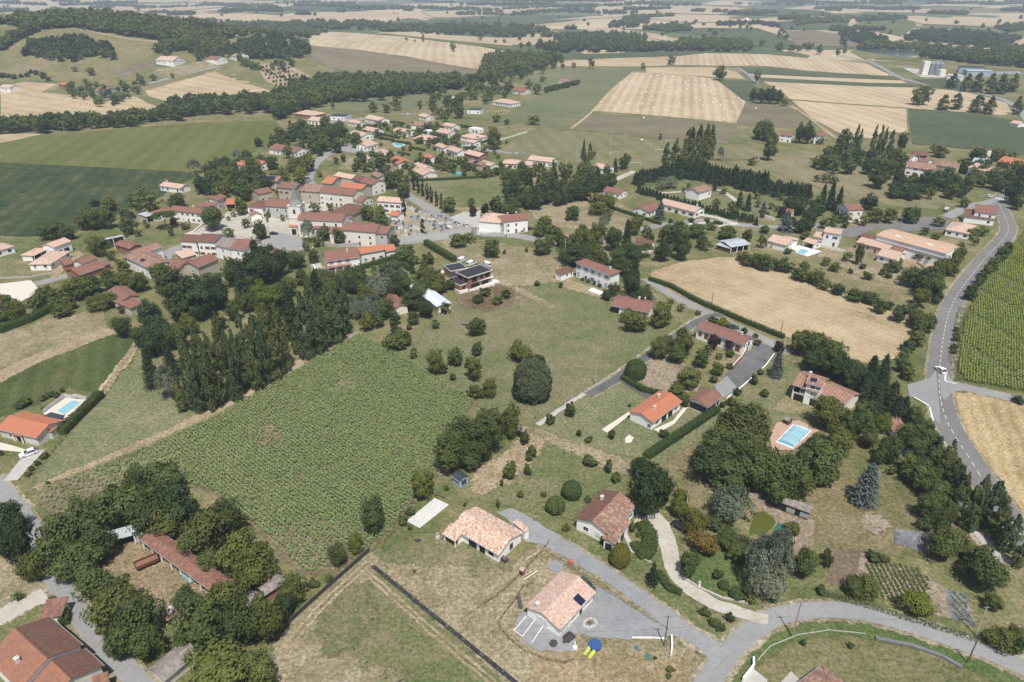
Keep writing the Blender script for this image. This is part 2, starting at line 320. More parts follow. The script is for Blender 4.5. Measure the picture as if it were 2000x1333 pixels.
def drape(name, W, mat, rag=0.0, seed=0, soft=None):
    """a sheet over world polygon W (list of xy), following the terrain, a few mm above the sheet below"""
    LAYER[0] += 1; rn = random.Random(seed+LAYER[0])
    far = max(p[1] for p in W) > 500
    if soft is None: soft = 0 if name in ROADS else 1.0+rag*2.2
    bb = (min(p[0] for p in W), min(p[1] for p in W), max(p[0] for p in W), max(p[1] for p in W))
    lv = 1+max([b[4] for b in BOXES if b[0] < bb[2] and bb[0] < b[2] and b[1] < bb[3] and bb[1] < b[3]], default=0)
    BOXES.append(bb+(lv,))
    step = 14 if far else (1.1 if rag else 1e9)
    pts = []
    for i in range(len(W)):
        a, b = Vector(W[i][:2]), Vector(W[(i+1) % len(W)][:2]); L = (b-a).length; n = max(1, min(140, int(L/step)))
        nn = Vector((-(b-a).y, (b-a).x)).normalized() if L > 0 else Vector((0, 0))
        for k in range(n): pts.append(a+(b-a)*k/n+nn*(rn.uniform(-rag, rag)*.6+rag*math.sin((a.x+b.y)*3+k*1.3)*.35+rag*math.sin(k*.47+b.x)*.6))
    off = .004+.004*lv
    if name in ROADS: off += .10
    if name == 'verge' and soft == .9: off = .088+.0004*len(BOXES) % .01; BOXES.pop()
    if name == 'road_markings': off += .12
    if not far:
        me = bpy.data.meshes.new(name); bm = bmesh.new(); fl = bm.verts.layers.float.new('fade'); vs = [bm.verts.new((p.x, p.y, off)) for p in pts]
        f = bm.faces.new(vs); bm.normal_update()
        if f.normal.z < 0: f.normal_flip()
        f0 = f
        if rag >= .3 and soft:                  # a feathered margin that breaks up into the ground beside it
            ar = sum(pts[i].x*pts[(i+1) % len(pts)].y-pts[(i+1) % len(pts)].x*pts[i].y for i in range(len(pts))); sg = 1 if ar > 0 else -1; n = len(pts); ov = []
            for i, p in enumerate(pts):
                d = pts[(i+2) % n]-pts[i-2]; d = d.normalized() if d.length > 1e-6 else Vector((1, 0)); o = bm.verts.new((p.x+d.y*sg*soft, p.y-d.x*sg*soft, off-.0025)); o[fl] = 1.0; ov.append(o)
            for i in range(n):
                q = [vs[i], ov[i], ov[(i+1) % n], vs[(i+1) % n]]; f = bm.faces.new(q); f.normal_update()
                if f.normal.z < 0: f.normal_flip()
        bmesh.ops.triangulate(bm, faces=[f0]); bm.to_mesh(me); bm.free()
    else:
        n = len(pts); P2 = list(pts); xs = [p.x for p in pts]; ys = [p.y for p in pts]
        w = [(p.x, p.y) for p in pts]; g = max(16, math.sqrt((max(xs)-min(xs))*(max(ys)-min(ys))/900))
        x = min(xs)
        while x < max(xs):
            y = min(ys)
            while y < max(ys):
                q = (x+rn.uniform(-3, 3), y+rn.uniform(-3, 3))
                if inpoly(*q, w): P2.append(Vector(q))
                y += g
            x += g
        vo, ed, fa, *_ = delaunay_2d_cdt(P2, [(i, (i+1) % n) for i in range(n)], [], 1, 1e-3)
        hx = .05+.02*lv-(.014 if name == 'verge' and soft == .9 else 0)+max(0, min(ys)-700)*.0009
        me = bpy.data.meshes.new(name); me.from_pydata([(v.x, v.y, H(v.x, v.y)+hx) for v in vo], [], fa)
        me.update()
        bm = bmesh.new(); bm.from_mesh(me)
        for f in bm.faces:
            if f.normal.z < 0: f.normal_flip()
        bm.to_mesh(me); bm.free()
        for q in me.polygons: q.use_smooth = True
    me.materials.append(mat); return structure(link(name, me))
def patch(name, px, mat, rag=0.0): return drape(name, [G(*q)[:2] for q in px], mat, rag)
def smooth(pts, n=6):
    o = []
    for i in range(len(pts)-1):
        p0, p1, p2, p3 = pts[max(0, i-1)], pts[i], pts[i+1], pts[min(len(pts)-1, i+2)]
        for k in range(n):
            t = k/n; o.append(.5*((2*p1)+(p2-p0)*t+(2*p0-5*p1+4*p2-p3)*t*t+(3*p1-p0-3*p2+p3)*t**3))
    return o+[pts[-1]]
def ribbon(pts, w0, w1=None):
    L, R = [], []; n = len(pts)
    for i in range(n):
        d = (pts[min(n-1, i+1)]-pts[max(0, i-1)]); d = Vector((d.x, d.y)).normalized(); nn = Vector((-d.y, d.x)); w = w0+((w1 or w0)-w0)*i/max(1, n-1)
        c = Vector((pts[i].x, pts[i].y)); L.append(c+nn*w/2); R.append(c-nn*w/2)
    return L, R
def road(name, px, w, mat, w1=None, rag=0.0):
    c = smooth([G(*q) for q in px])
    if name in ('lane', 'main_road', 'side_road', 'gravel_road', 'village_street'):
        L, R = ribbon(c, w+.9, (w1 or w)+.9); drape('verge', L+R[::-1], M_VERGE, .3, 0, .9)
    L, R = ribbon(c, w, w1); drape(name, L+R[::-1], mat, rag); return c
# ------------------------------------------------------------------ far fields
patch('hill_meadow', [(0, 160), (0, 100), (40, 78), (85, 56), (150, 53), (230, 68), (330, 84), (420, 95), (500, 105), (600, 118), (640, 140), (700, 150), (740, 165), (600, 178), (540, 180), (420, 140), (330, 165), (285, 178), (180, 165), (110, 158)], G_HILL)
patch('field', [(0, 170), (50, 160), (112, 165), (80, 181), (182, 190), (187, 207), (235, 190), (265, 189), (300, 207), (345, 216), (300, 226), (190, 240), (0, 246)], S_B)
patch('field', [(282, 176), (330, 162), (425, 134), (500, 158), (530, 178), (520, 192), (390, 204), (330, 200), (290, 188)], S_B)
patch('field', [(218, 140), (285, 121), (305, 128), (240, 152)], G_BROWN)
patch('field', [(285, 147), (310, 135), (350, 130), (400, 118), (420, 128), (340, 155)], G_DRY)
patch('track', [(290, 162), (425, 128), (428, 131), (292, 165)], M_GREYG)
patch('path', [(148, 53), (200, 66), (260, 77), (330, 83), (330, 86), (255, 79.5), (198, 68), (147, 55)], M_SAND)
patch('plantation', [(500, 126), (560, 122), (607, 150), (600, 172), (560, 176), (520, 160)], M_SAND)
patch('field', [(0, 262), (82, 262), (0, 281)], S_B)
patch('field', [(0, 280), (90, 264), (250, 251), (400, 239), (540, 236), (556, 262), (500, 292), (470, 318), (430, 342), (380, 337), (0, 318)], G_SOY, .4)
patch('field', [(0, 317), (350, 335), (382, 343), (350, 360), (290, 395), (225, 420), (180, 440), (100, 462), (0, 460)], G_MAIZE, .6)
patch('field', [(602, 72), (640, 63), (700, 64), (880, 84), (1000, 103), (990, 117), (945, 120), (940, 137), (800, 112), (700, 98), (606, 90)], S_C)
patch('field', [(598, 90), (700, 98), (850, 118), (940, 136), (937, 158), (880, 163), (800, 153), (700, 148), (640, 132), (608, 112)], G_BROWN)
patch('field', [(660, 63), (780, 68), (1000, 92), (1000, 100), (880, 84), (790, 72)], G_SOY)
patch('field', [(720, 62), (1000, 76), (1000, 91), (860, 78)], M_TAN)
patch('field', [(630, 200), (700, 190), (850, 178), (915, 171), (905, 186), (850, 206), (720, 217), (650, 215)], G_OLIVE)
patch('field', [(500, 40), (560, 28), (760, 24), (800, 36), (760, 46), (640, 48)], M_TAN)
patch('field', [(500, 22), (600, 10), (760, 8), (820, 16), (700, 22)], G_FGREEN)
patch('field', [(0, 18), (120, 14), (220, 20), (150, 28), (0, 30)], M_TAN)
patch('field', [(180, 14), (380, 6), (460, 12), (330, 26)], M_TAN)
patch('field', [(785, 50), (850, 38), (1000, 29), (1115, 27), (1170, 30), (1010, 50), (900, 53)], G_FGREEN)
patch('field', [(820, 24), (960, 14), (1100, 16), (1000, 27), (850, 36)], M_TAN)
patch('field', [(1000, 28), (1080, 22), (1180, 30), (1150, 33)], G_OLIVE)
patch('field', [(1075, 40), (1160, 32), (1360, 31), (1470, 42), (1350, 46), (1230, 33)], M_TAN)
patch('field', [(1280, 26), (1300, 18), (1440, 14), (1442, 22), (1400, 30)], M_TAN)
patch('field', [(1435, 22), (1520, 15), (1640, 32), (1450, 32)], G_FGREEN)
patch('field', [(1300, 62), (1350, 55), (1480, 56), (1530, 72), (1560, 88), (1480, 92), (1440, 78)], G_FGREEN)
patch('field', [(1130, 60), (1180, 54), (1300, 70), (1320, 84), (1240, 70)], S_B)
patch('field', [(1530, 62), (1590, 60), (1700, 75), (1690, 92), (1560, 92)], G_BROWN)
patch('field', [(1505, 45), (1560, 40), (1660, 42), (1650, 58), (1530, 60)], G_FGREEN)
patch('field', [(1660, 52), (1700, 36), (1780, 36), (1790, 50), (1760, 72), (1700, 60)], G_SOY)
patch('field', [(1750, 34), (1790, 32), (1960, 46), (1950, 54), (1800, 48)], M_TAN)
patch('field', [(1770, 76), (1840, 72), (1970, 92), (1960, 100), (1840, 90)], S_B)
patch('field', [(1000, 150), (1100, 136), (1240, 131), (1236, 142), (1196, 175), (1158, 218), (1115, 250), (1060, 248), (990, 228), (1000, 215), (1060, 180)], G_OLIVE)
patch('field', [(1155, 222), (1300, 232), (1440, 243), (1420, 282), (1300, 272), (1116, 252)], G_GREYF)
patch('field', [(1457, 203), (1500, 205), (1540, 208), (1582, 238), (1560, 252), (1438, 243)], G_GREYF)
patch('field', [(1400, 155), (1465, 160), (1500, 185), (1470, 202), (1455, 198)], G_FGREEN)
patch('field', [(1237, 142), (1310, 144), (1395, 154), (1456, 200), (1438, 241), (1300, 228), (1159, 217), (1200, 173)], S_A)
patch('field', [(1098, 107), (1250, 103), (1425, 100), (1330, 110), (1200, 114), (1104, 117)], G_FGREEN)
patch('field', [(1085, 121), (1200, 116), (1320, 110), (1300, 129), (1240, 131), (1090, 130)], S_B)
patch('field', [(1322, 110), (1362, 104), (1500, 107), (1690, 125), (1745, 150), (1580, 140), (1500, 131), (1318, 128)], S_A)
patch('field', [(1262, 133), (1390, 132), (1440, 142), (1456, 156), (1395, 152), (1262, 143)], S_B)
patch('field', [(1440, 133), (1500, 133), (1740, 151), (1762, 157), (1600, 151), (1455, 144)], G_FGREEN)
patch('field', [(1458, 145), (1600, 152), (1760, 158), (1772, 164), (1700, 163), (1480, 152)], M_TAN)
patch('field', [(1480, 152), (1700, 163), (1780, 166), (1800, 172), (1700, 170), (1490, 160)], G_FGREEN)
patch('field', [(1490, 160), (1600, 165), (1800, 172), (1880, 179), (1965, 201), (1978, 224), (1950, 226), (1900, 221), (1770, 212), (1640, 203), (1545, 195), (1525, 180)], S_C)
patch('field', [(1545, 196), (1640, 204), (1770, 213), (1772, 262), (1730, 257), (1700, 272), (1650, 266), (1590, 235)], S_C)
patch('verge', [(1543, 194), (1640, 202), (1770, 211), (1770, 213.5), (1640, 204.5), (1545, 196.5)], G_HILL)
patch('field', [(1773, 213), (1900, 221), (1975, 236), (2010, 255), (2010, 305), (1900, 292), (1782, 282)], G_FGREEN)
patch('field', [(1782, 155), (1852, 155), (1900, 168), (1880, 178), (1830, 173)], G_FGREEN)
patch('field', [(1700, 112), (1850, 114), (1845, 122), (1710, 117)], G_SOY)
patch('yard', [(1762, 133), (1800, 136), (1852, 148), (1842, 153), (1800, 152), (1775, 140)], M_WHITEG)
patch('yard', [(1880, 142), (1990, 140), (2000, 146), (1890, 146)], M_GREYG)
lk = patch('lake', [(1662, 97), (1690, 96), (1740, 98), (1797, 99), (1795, 108), (1772, 113), (1735, 111), (1700, 103)], W_LAKE)
patch('bank', [(1690, 117), (1740, 111), (1772, 113), (1700, 104), (1668, 98), (1660, 102)], G_HILL)
road('road', [(1640, 110), (1690, 119), (1715, 129), (1745, 146), (1775, 158), (1840, 172), (1900, 181), (1960, 196), (1990, 215), (2010, 240)], 7, M_ROADL)
road('road', [(1420, 127), (1500, 131), (1600, 141), (1740, 152)], 3, G_HILL)
road('road', [(1440, 133), (1460, 146), (1480, 165)], 5, M_GREYG)
road('track', [(1545, 208), (1580, 230), (1620, 262), (1660, 285)], 4, M_SAND)
road('track', [(1236, 142), (1196, 175), (1155, 220), (1115, 252)], 2.5, S_B)
# ------------------------------------------------------------------ near fields and grounds
patch('football_ground', [(1000, 262), (1120, 255), (1300, 276), (1420, 285), (1560, 300), (1590, 320), (1420, 310), (1300, 330), (1200, 335), (1000, 290)], grass('pitch', [(.12, .13, .055), (.15, .15, .07), (.18, .165, .085), (.21, .185, .105)], .5, (10, 13, .05), .2))
patch('field', [(1270, 535), (1330, 514), (1410, 504), (1450, 503), (1500, 515), (1560, 540), (1640, 570), (1735, 608), (1772, 625), (1783, 645), (1772, 675), (1742, 697), (1690, 705), (1640, 695), (1530, 652), (1400, 602), (1310, 568)], S_N, .5)
patch('field', [(1868, 778), (1900, 768), (1975, 785), (2010, 795), (2010, 1025), (1985, 995), (1940, 945), (1900, 885), (1878, 830)], S_R, .5)
patch('mown_meadow', [(-10, 735), (60, 702), (180, 660), (262, 656), (272, 664), (252, 705), (215, 745), (196, 768), (140, 752), (60, 792), (-10, 815)], G_MOWN, .5)
patch('dry_lawn', [(-10, 660), (100, 625), (195, 608), (205, 640), (140, 665), (-10, 722)], G_DRY, .4)
road('track', [(-10, 742), (60, 705), (140, 675), (215, 645)], 5.5, M_SAND, rag=.3)
patch('ditch_bank', [(268, 664), (280, 660), (250, 705), (225, 735), (205, 775), (193, 770), (222, 728), (250, 695)], S_B, .3)
patch('meadow', [(285, 690), (350, 800), (440, 795), (260, 880), (100, 945), (70, 950), (140, 850), (205, 778)], G_PALE, .8)
patch('meadow', [(560, 720), (690, 650), (705, 652), (560, 735), (420, 813), (260, 888), (90, 955), (75, 950), (255, 875), (410, 803)], M_SAND, .5)
patch('meadow', [(1000, 500), (1090, 540), (1200, 570), (1210, 640), (1300, 650), (1285, 680), (1150, 780), (1010, 820), (940, 790), (800, 690), (870, 610), (980, 560)], grass('central_meadow', [(.088, .115, .04), (.12, .138, .055), (.15, .15, .072), (.19, .165, .092), (.23, .19, .115)], .9), .8)
patch('meadow', [(860, 470), (950, 470), (1100, 500), (1120, 545), (1000, 560), (960, 520), (890, 500)], G_DRY, .6)
patch('rough_plot', [(735, 1080), (860, 1040), (990, 1100), (1020, 1110), (1150, 1240), (1010, 1340), (730, 1110)], G_MEADOW, .5)
patch('rough_plot', [(720, 1080), (735, 1100), (1010, 1340), (500, 1340), (560, 1240), (640, 1150)], grass('dry_meadow', [(.12, .13, .052), (.17, .16, .08), (.21, .18, .105), (.26, .215, .14), (.32, .26, .175)], 1.7, (128, 9, .03)), .5)
patch('meadow', [(748, 1135), (990, 1330), (860, 1345), (690, 1235), (700, 1170)], G_LAWN, 2.0)
patch('meadow', [(640, 1190), (690, 1160), (720, 1200), (660, 1250)], G_MEADOW, 2.0)
for q in ([(730, 1086), (640, 1165), (545, 1270)], [(737, 1092), (650, 1170), (560, 1270)], [(722, 1118), (860, 1240), (985, 1345)], [(716, 1124), (850, 1245), (970, 1345)]): road('track', q, .55, M_SAND, rag=.15)
patch('terrace', [(1436, 1345), (1472, 1308), (1498, 1328), (1500, 1345)], M_CONC)
patch('terrace', [(1514, 1345), (1545, 1312), (1563, 1330), (1556, 1345)], M_CONC)
patch('rough_plot', [(1060, 1060), (1300, 1240), (1370, 1290), (1360, 1340), (1010, 1340), (760, 1110), (1010, 1120)], G_DRY, .6)
patch('lawn', [(1090, 800), (1160, 760), (1215, 740), (1290, 770), (1400, 800), (1440, 790), (1300, 900), (1260, 900), (1140, 870), (1050, 830)], G_PALE, .4)
patch('lawn', [(1010, 870), (1110, 880), (1250, 900), (1170, 950), (1110, 1010), (980, 980), (940, 930)], G_LAWN, .6)
patch('bare_earth', [(1000, 880), (1040, 850), (1055, 870), (990, 940), (930, 960), (930, 930)], M_SAND, .9)
patch('lawn', [(1500, 690), (1560, 720), (1500, 800), (1600, 830), (1500, 860), (1440, 780)], G_LAWN, .5)
patch('lawn', [(1595, 1000), (1600, 1060), (1880, 1090), (1900, 1020), (1760, 860), (1640, 880), (1570, 950)], grass('park_lawn', [(.085, .098, .032), (.12, .12, .045), (.165, .14, .065), (.205, .165, .088), (.225, .18, .105)], 1.3), .5)
patch('lawn', [(1340, 1090), (1450, 1060), (1480, 1140), (1440, 1170), (1370, 1160)], G_GREEN, .3)
patch('lawn', [(1480, 1340), (1470, 1300), (1530, 1250), (1640, 1230), (1800, 1260), (1920, 1310), (1990, 1340)], grass('front_lawn', [(.09, .105, .035), (.135, .13, .055), (.17, .15, .07), (.20, .17, .09)], 1.5, (100, 2.5, .03)), .3)
patch('verge', [(1410, 1330), (1470, 1265), (1530, 1225), (1620, 1208), (1760, 1235), (1990, 1330), (1990, 1345), (1800, 1262), (1640, 1232), (1530, 1250), (1472, 1298), (1440, 1340)], G_GREEN, .3)
patch('verge', [(1110, 1060), (1200, 1115), (1300, 1180), (1380, 1240), (1440, 1235), (1450, 1210), (1370, 1180), (1300, 1140), (1240, 1085), (1190, 1065)], G_LAWN, .4)
patch('garden_ground', [(0, 1060), (40, 1020), (80, 1090), (100, 1150), (0, 1195)], G_DRY, .4)
patch('farmyard', [(215, 1075), (270, 1060), (330, 1110), (420, 1160), (370, 1210), (300, 1200), (240, 1150), (205, 1110)], grass('farmyard_grass', [(.15, .125, .06), (.22, .17, .095), (.27, .21, .125), (.31, .25, .16)], 1.5), .5)
patch('cemetery_ground', [(795, 402), (830, 420), (880, 437), (925, 449), (918, 455), (780, 471), (764, 445), (772, 420)], grass('cemetery_soil', [(.24, .20, .125), (.32, .27, .185), (.40, .345, .25)], 1.5), .3)
patch('lawn', [(790, 355), (920, 350), (980, 345), (985, 400), (900, 405), (860, 395)], G_LAWN, .4)
patch('lawn', [(1250, 375), (1340, 345), (1440, 380), (1560, 385), (1640, 395), (1640, 430), (1420, 420), (1380, 395)], G_LAWN, .5)
patch('meadow', [(1300, 330), (1590, 300), (1740, 340), (1880, 385), (1830, 410), (1700, 400), (1580, 360), (1440, 330)], grass('dry_pasture', [(.13, .135, .06), (.175, .16, .08), (.21, .18, .10), (.24, .20, .12)], .6, (15, 15, .04)), .5)
patch('meadow', [(1030, 400), (1180, 385), (1290, 440), (1180, 450), (1060, 440)], G_DRY, .5)
patch('garden_ground', [(1620, 480), (1790, 500), (1850, 520), (1790, 560), (1700, 545), (1600, 500)], G_DRY, .5)
patch('garden_ground', [(660, 330), (700, 300), (760, 320), (730, 340)], G_DRY, .3)
patch('lawn', [(1310, 900), (1400, 850), (1480, 950), (1400, 1010), (1330, 980)], MATS['park_lawn'], .5)
# ------------------------------------------------------------------ roads, tracks, yards
MAINROAD = road('main_road', [(1990, 362), (1972, 372), (1957, 383), (1951, 396), (1957, 412), (1966, 432), (1969, 450), (1958, 470), (1929, 500), (1896, 540), (1871, 575), (1854, 610), (1844, 650), (1837, 700), (1834, 745), (1837, 782), (1849, 822), (1866, 855), (1891, 893), (1916, 933), (1946, 978), (1990, 1042), (2020, 1090)], 6.6, M_ROADD)
road('side_road', [(1836, 752), (1870, 755), (1930, 768), (2020, 788)], 3.9, M_ROADL)
patch('side_road', [(1836, 735), (1848, 728), (1860, 745), (1890, 757), (1880, 762), (1858, 768), (1846, 782), (1838, 775)], M_ROADL)
patch('side_road', [(1828, 725), (1815, 740), (1772, 752), (1775, 775), (1785, 778), (1813, 792), (1826, 822), (1837, 830), (1832, 770)], M_ROADL)
road('lane', [(1800, 860), (1838, 925), (1872, 970), (1895, 1015), (1925, 1055), (1960, 1100)], 3.2, M_CONC)
road('lane', [(1262, 545), (1310, 576), (1370, 606), (1440, 640), (1500, 668), (1545, 690)], 3.5, M_ROADL)
road('lane', [(1410, 615), (1370, 625), (1290, 678), (1215, 733), (1150, 772)], 3.2, M_ROADK)
road('verge', [(1362, 620), (1280, 674), (1205, 728), (1140, 770), (1050, 830)], 1.6, M_CONC, rag=.2)
road('driveway', [(1205, 735), (1232, 752), (1262, 772), (1285, 790)], 3.0, M_ROADK)
road('village_street', [(940, 458), (1000, 460), (1060, 470), (1110, 475), (1180, 470)], 6.5, M_ROADL)
road('village_street', [(778, 368), (800, 385), (835, 405), (880, 432), (930, 458)], 5.5, M_ROADL)
road('village_street', [(660, 480), (775, 476), (865, 466), (940, 456)], 4.5, M_ROADL)
patch('forecourt', [(880, 425), (905, 415), (940, 412), (935, 440), (960, 455), (930, 460)], M_CONC, .3)
road('village_street', [(612, 365), (602, 352), (608, 335), (625, 312), (655, 294), (690, 285)], 5.5, M_ROADL)
patch('village_street', [(655, 292), (665, 282), (700, 285), (720, 297), (690, 300)], M_ROADL)
road('village_street', [(820, 262), (860, 275), (900, 285), (950, 294), (1000, 300)], 5, M_ROADL)
road('village_street', [(620, 245), (660, 238), (720, 232)], 7, M_ROADL)
road('track', [(910, 285), (960, 278), (1030, 258)], 3, M_WHITEG)
patch('village_square', [(370, 458), (450, 412), (500, 420), (570, 432), (580, 455), (592, 492), (520, 494), (430, 472), (375, 480)], M_WHITEG, .3)
patch('village_square', [(508, 476), (545, 455), (585, 462), (603, 492), (522, 496)], M_ROADL, .3)
patch('village_square', [(583, 395), (640, 398), (645, 412), (590, 415)], M_WHITEG, .3)
road('village_street', [(312, 520), (335, 490), (375, 482), (440, 495)], 5, M_ROADL)
LANE = road('lane', [(608, 500), (622, 525), (642, 556)], 3.5, M_CONC)
road('lane', [(1170, 462), (1300, 440), (1380, 432), (1440, 440)], 4.5, M_ROADL)
road('lane', [(1000, 395), (1120, 382), (1240, 335)], 4.5, M_WHITEG)
road('lane', [(1440, 440), (1540, 445), (1620, 440)], 4.5, M_ROADL)
patch('car_park', [(1590, 450), (1700, 440), (1800, 424), (1855, 427), (1850, 448), (1760, 455), (1715, 446), (1665, 465), (1610, 455)], M_ROADD, .2)
road('lane', [(1850, 425), (1890, 405), (1935, 395), (1957, 388)], 5, M_ROADL)
road('path', [(1600, 360), (1700, 380), (1790, 393), (1890, 405)], 1.6, M_SAND)
road('driveway', [(1290, 378), (1400, 372), (1420, 380), (1440, 395)], 3, M_WHITEG)
road('driveway', [(1365, 420), (1400, 426), (1440, 440)], 4, M_CONC)
road('lane', [(-10, 568), (60, 557), (110, 545), (160, 530)], 5, M_ROADL)
patch('yard', [(0, 555), (60, 548), (80, 570), (40, 590), (0, 590)], M_TERR)
patch('driveway', [(95, 540), (125, 500), (155, 490), (165, 498), (135, 515), (112, 545)], M_SAND)
road('lane', [(-15, 935), (40, 1000), (75, 1060), (97, 1110), (122, 1155), (158, 1205), (200, 1255), (240, 1300), (285, 1350)], 3.7, M_ROADL)
road('track', [(-20, 1215), (50, 1180), (112, 1150)], 3.2, M_WHITEG, rag=.3)
road('driveway', [(20, 940), (50, 905), (72, 880)], 3.4, M_CONC, 4.5)
patch('terrace', [(0, 865), (20, 870), (70, 885), (50, 885), (0, 880)], M_TERR)
BOTROAD = road('lane', [(1370, 1355), (1395, 1315), (1425, 1275), (1470, 1232), (1525, 1203), (1600, 1192), (1680, 1197), (1760, 1217), (1850, 1247), (1930, 1275), (2020, 1315)], 4.0, M_ROADL)
patch('junction', [(1362, 1258), (1400, 1266), (1432, 1256), (1436, 1268), (1405, 1296), (1388, 1318), (1386, 1295)], M_GREYG, .4)
road('gravel_road', [(1400, 1270), (1345, 1238), (1280, 1190), (1200, 1132), (1110, 1077), (1050, 1046), (1010, 1020)], 3.4, M_GREYG, 4.0, rag=.12)
patch('yard', [(970, 1002), (1000, 994), (1060, 1025), (1100, 1055), (1080, 1072), (1030, 1060), (1020, 1040)], M_GREYG, .3)
patch('yard', [(1140, 1165), (1175, 1145), (1230, 1180), (1300, 1222), (1330, 1245), (1290, 1246), (1200, 1248), (1130, 1240), (1100, 1250), (1040, 1260), (1010, 1230), (1005, 1210), (1050, 1180)], M_GREYG, .5)
patch('yard', [(1070, 1100), (1090, 1090), (1108, 1100), (1095, 1118), (1075, 1115)], M_GREYG, .6)
patch('yard', [(1018, 1250), (1080, 1240), (1130, 1245), (1120, 1270), (1090, 1280), (1050, 1270)], M_GREYG, .5)
patch('flower_plot', [(1130, 1215), (1165, 1195), (1200, 1220), (1150, 1230)], M_SAND, .4)
DRIVE = road('driveway', [(1500, 1212), (1440, 1196), (1390, 1178), (1345, 1150), (1318, 1115), (1308, 1075), (1296, 1040), (1272, 1010), (1245, 990)], 2.6, M_WHITEG, 4.6, rag=.15)
patch('driveway', [(1235, 1030), (1245, 990), (1275, 985), (1310, 1030), (1320, 1070), (1300, 1060), (1270, 1015)], M_WHITEG, .3)
patch('bowls_court', [(794, 1018), (849, 973), (877, 986), (820, 1032)], grass('bowls_gravel', [(.50, .48, .45), (.57, .55, .52), (.62, .60, .57), (.66, .64, .61)], 1.5, mott=.3))
patch('vegetable_soil', [(1262, 716), (1290, 688), (1330, 705), (1375, 735), (1362, 765), (1290, 768), (1240, 742)], M_SOIL, .2)
patch('driveway', [(1425, 720), (1480, 672), (1500, 675), (1516, 690), (1450, 755), (1412, 778), (1395, 765)], M_ROADK)
patch('driveway', [(1395, 755), (1420, 735), (1440, 760), (1412, 778)], M_ROADL, .1)
patch('vegetable_soil', [(1632, 1070), (1680, 1078), (1670, 1150), (1615, 1140), (1625, 1090)], M_SOILD, .2)
patch('vegetable_soil', [(1680, 1080), (1780, 1110), (1850, 1150), (1860, 1210), (1740, 1175), (1670, 1150)], M_SOIL, .2)
patch('weed_sheet', [(1843, 1152), (1885, 1158), (1905, 1225), (1860, 1212)], grass('weed_sheet', [(.06, .065, .07), (.11, .115, .12), (.2, .2, .21), (.3, .3, .3)], 9, mott=.28), .1)
patch('weed_sheet', [(1747, 1033), (1815, 1043), (1835, 1082), (1800, 1078), (1745, 1062)], MATS['weed_sheet'], .1)
patch('pond_path', [(1462, 965), (1480, 960), (1545, 1000), (1590, 1020), (1560, 1075), (1540, 1070), (1520, 1025), (1490, 995)], M_SOIL, .3)
patch('pond', [(1463, 1035), (1475, 1002), (1492, 998), (1512, 1012), (1516, 1022), (1505, 1036), (1485, 1046), (1465, 1043)], W_POND, .1)
patch('dry_bed', [(1050, 838), (1075, 850), (1120, 868), (1180, 890), (1240, 905), (1235, 930), (1180, 910), (1110, 875), (1050, 845)], G_DRY, .6)
patch('burnt_patch', [(1385, 945), (1398, 940), (1412, 950), (1405, 962), (1388, 962)], M_SOIL, .5)
patch('ash_patch', [(1690, 1012), (1720, 1008), (1735, 1030), (1700, 1035)], M_SOIL, .6)
patch('sand_patch', [(1220, 858), (1228, 850), (1237, 855), (1233, 865), (1223, 866)], M_TERR, .2)
patch('terrace', [(1277, 840), (1315, 822), (1340, 790), (1345, 795), (1318, 828), (1288, 846)], M_TERR)
patch('terrace', [(1175, 840), (1228, 805), (1232, 810), (1186, 846)], M_TERR)
patch('earth_yard', [(1110, 548), (1150, 560), (1190, 575), (1182, 582), (1100, 560)], M_SAND, .3)
patch('building_plot', [(900, 580), (965, 555), (1010, 560), (1010, 585), (960, 605), (915, 600)], grass('weedy_earth', [(.11, .115, .06), (.16, .13, .08), (.22, .16, .105), (.34, .28, .21)], 3.5), 1.0)
road('track', [(985, 520), (965, 540), (1000, 560), (1080, 600)], 2.2, G_DRY, rag=.4)
patch('concrete_yard', [(1757, 880), (1785, 868), (1800, 890), (1775, 910)], M_CONC, .3)
patch('pavement', [(85, 808), (128, 778), (168, 782), (130, 826), (100, 822)], M_TERR)
patch('pavement', [(1503, 850), (1518, 826), (1560, 822), (1600, 842), (1550, 880), (1508, 880)], M_PINKT)
patch('pavement', [(1545, 486), (1560, 480), (1605, 492), (1577, 502)], M_WHITE)
patch('pavement', [(395, 470), (420, 460), (420, 466), (398, 475)], M_WHITE)
patch('path', [(1215, 1040), (1222, 1038), (1240, 1070), (1275, 1092), (1270, 1100), (1232, 1078)], M_CONC)
# painted markings on the main road
def marks():
    mb = MB(); c = [Vector((p.x, p.y)) for p in MAINROAD]; z = .12+.004*(max(b[4] for b in BOXES)+3)
    d = 0.0; nxt = 0.0
    for a, b in zip(c, c[1:]):
        L = (b-a).length; u = (b-a)/L; n = Vector((-u.y, u.x)); s = 0
        while d+L > nxt:
            t = nxt-d; p = a+u*t; q = a+u*(t+1.9)
            mb.face([(p.x-n.x*.065, p.y-n.y*.065, z), (p.x+n.x*.065, p.y+n.y*.065, z), (q.x+n.x*.065, q.y+n.y*.065, z), (q.x-n.x*.065, q.y-n.y*.065, z)]); nxt += 3.7
        d += L
    structure(mb.build('road_markings', M_WHITE))
    for px in ([(1845.5, 720), (1847.5, 720), (1847, 745), (1844.5, 745)], [(1814, 796), (1816.5, 796), (1824, 822), (1821, 822)],
               [(1785, 777), (1786, 776), (1815, 793), (1813.5, 794)], [(1846, 745.5), (1846.5, 744.5), (1868, 750.5), (1867, 751.3)],
               *[[(x, 385.5+.25*(x-1944)), (x+1.6, 385.8+.25*(x-1944)), (x+1.2, 388.0+.25*(x-1944)), (x-.4, 387.7+.25*(x-1944))] for x in (1945, 1948.4, 1951.8, 1955.2, 1958.6)]):
        patch('road_markings', px, M_WHITE)
marks()
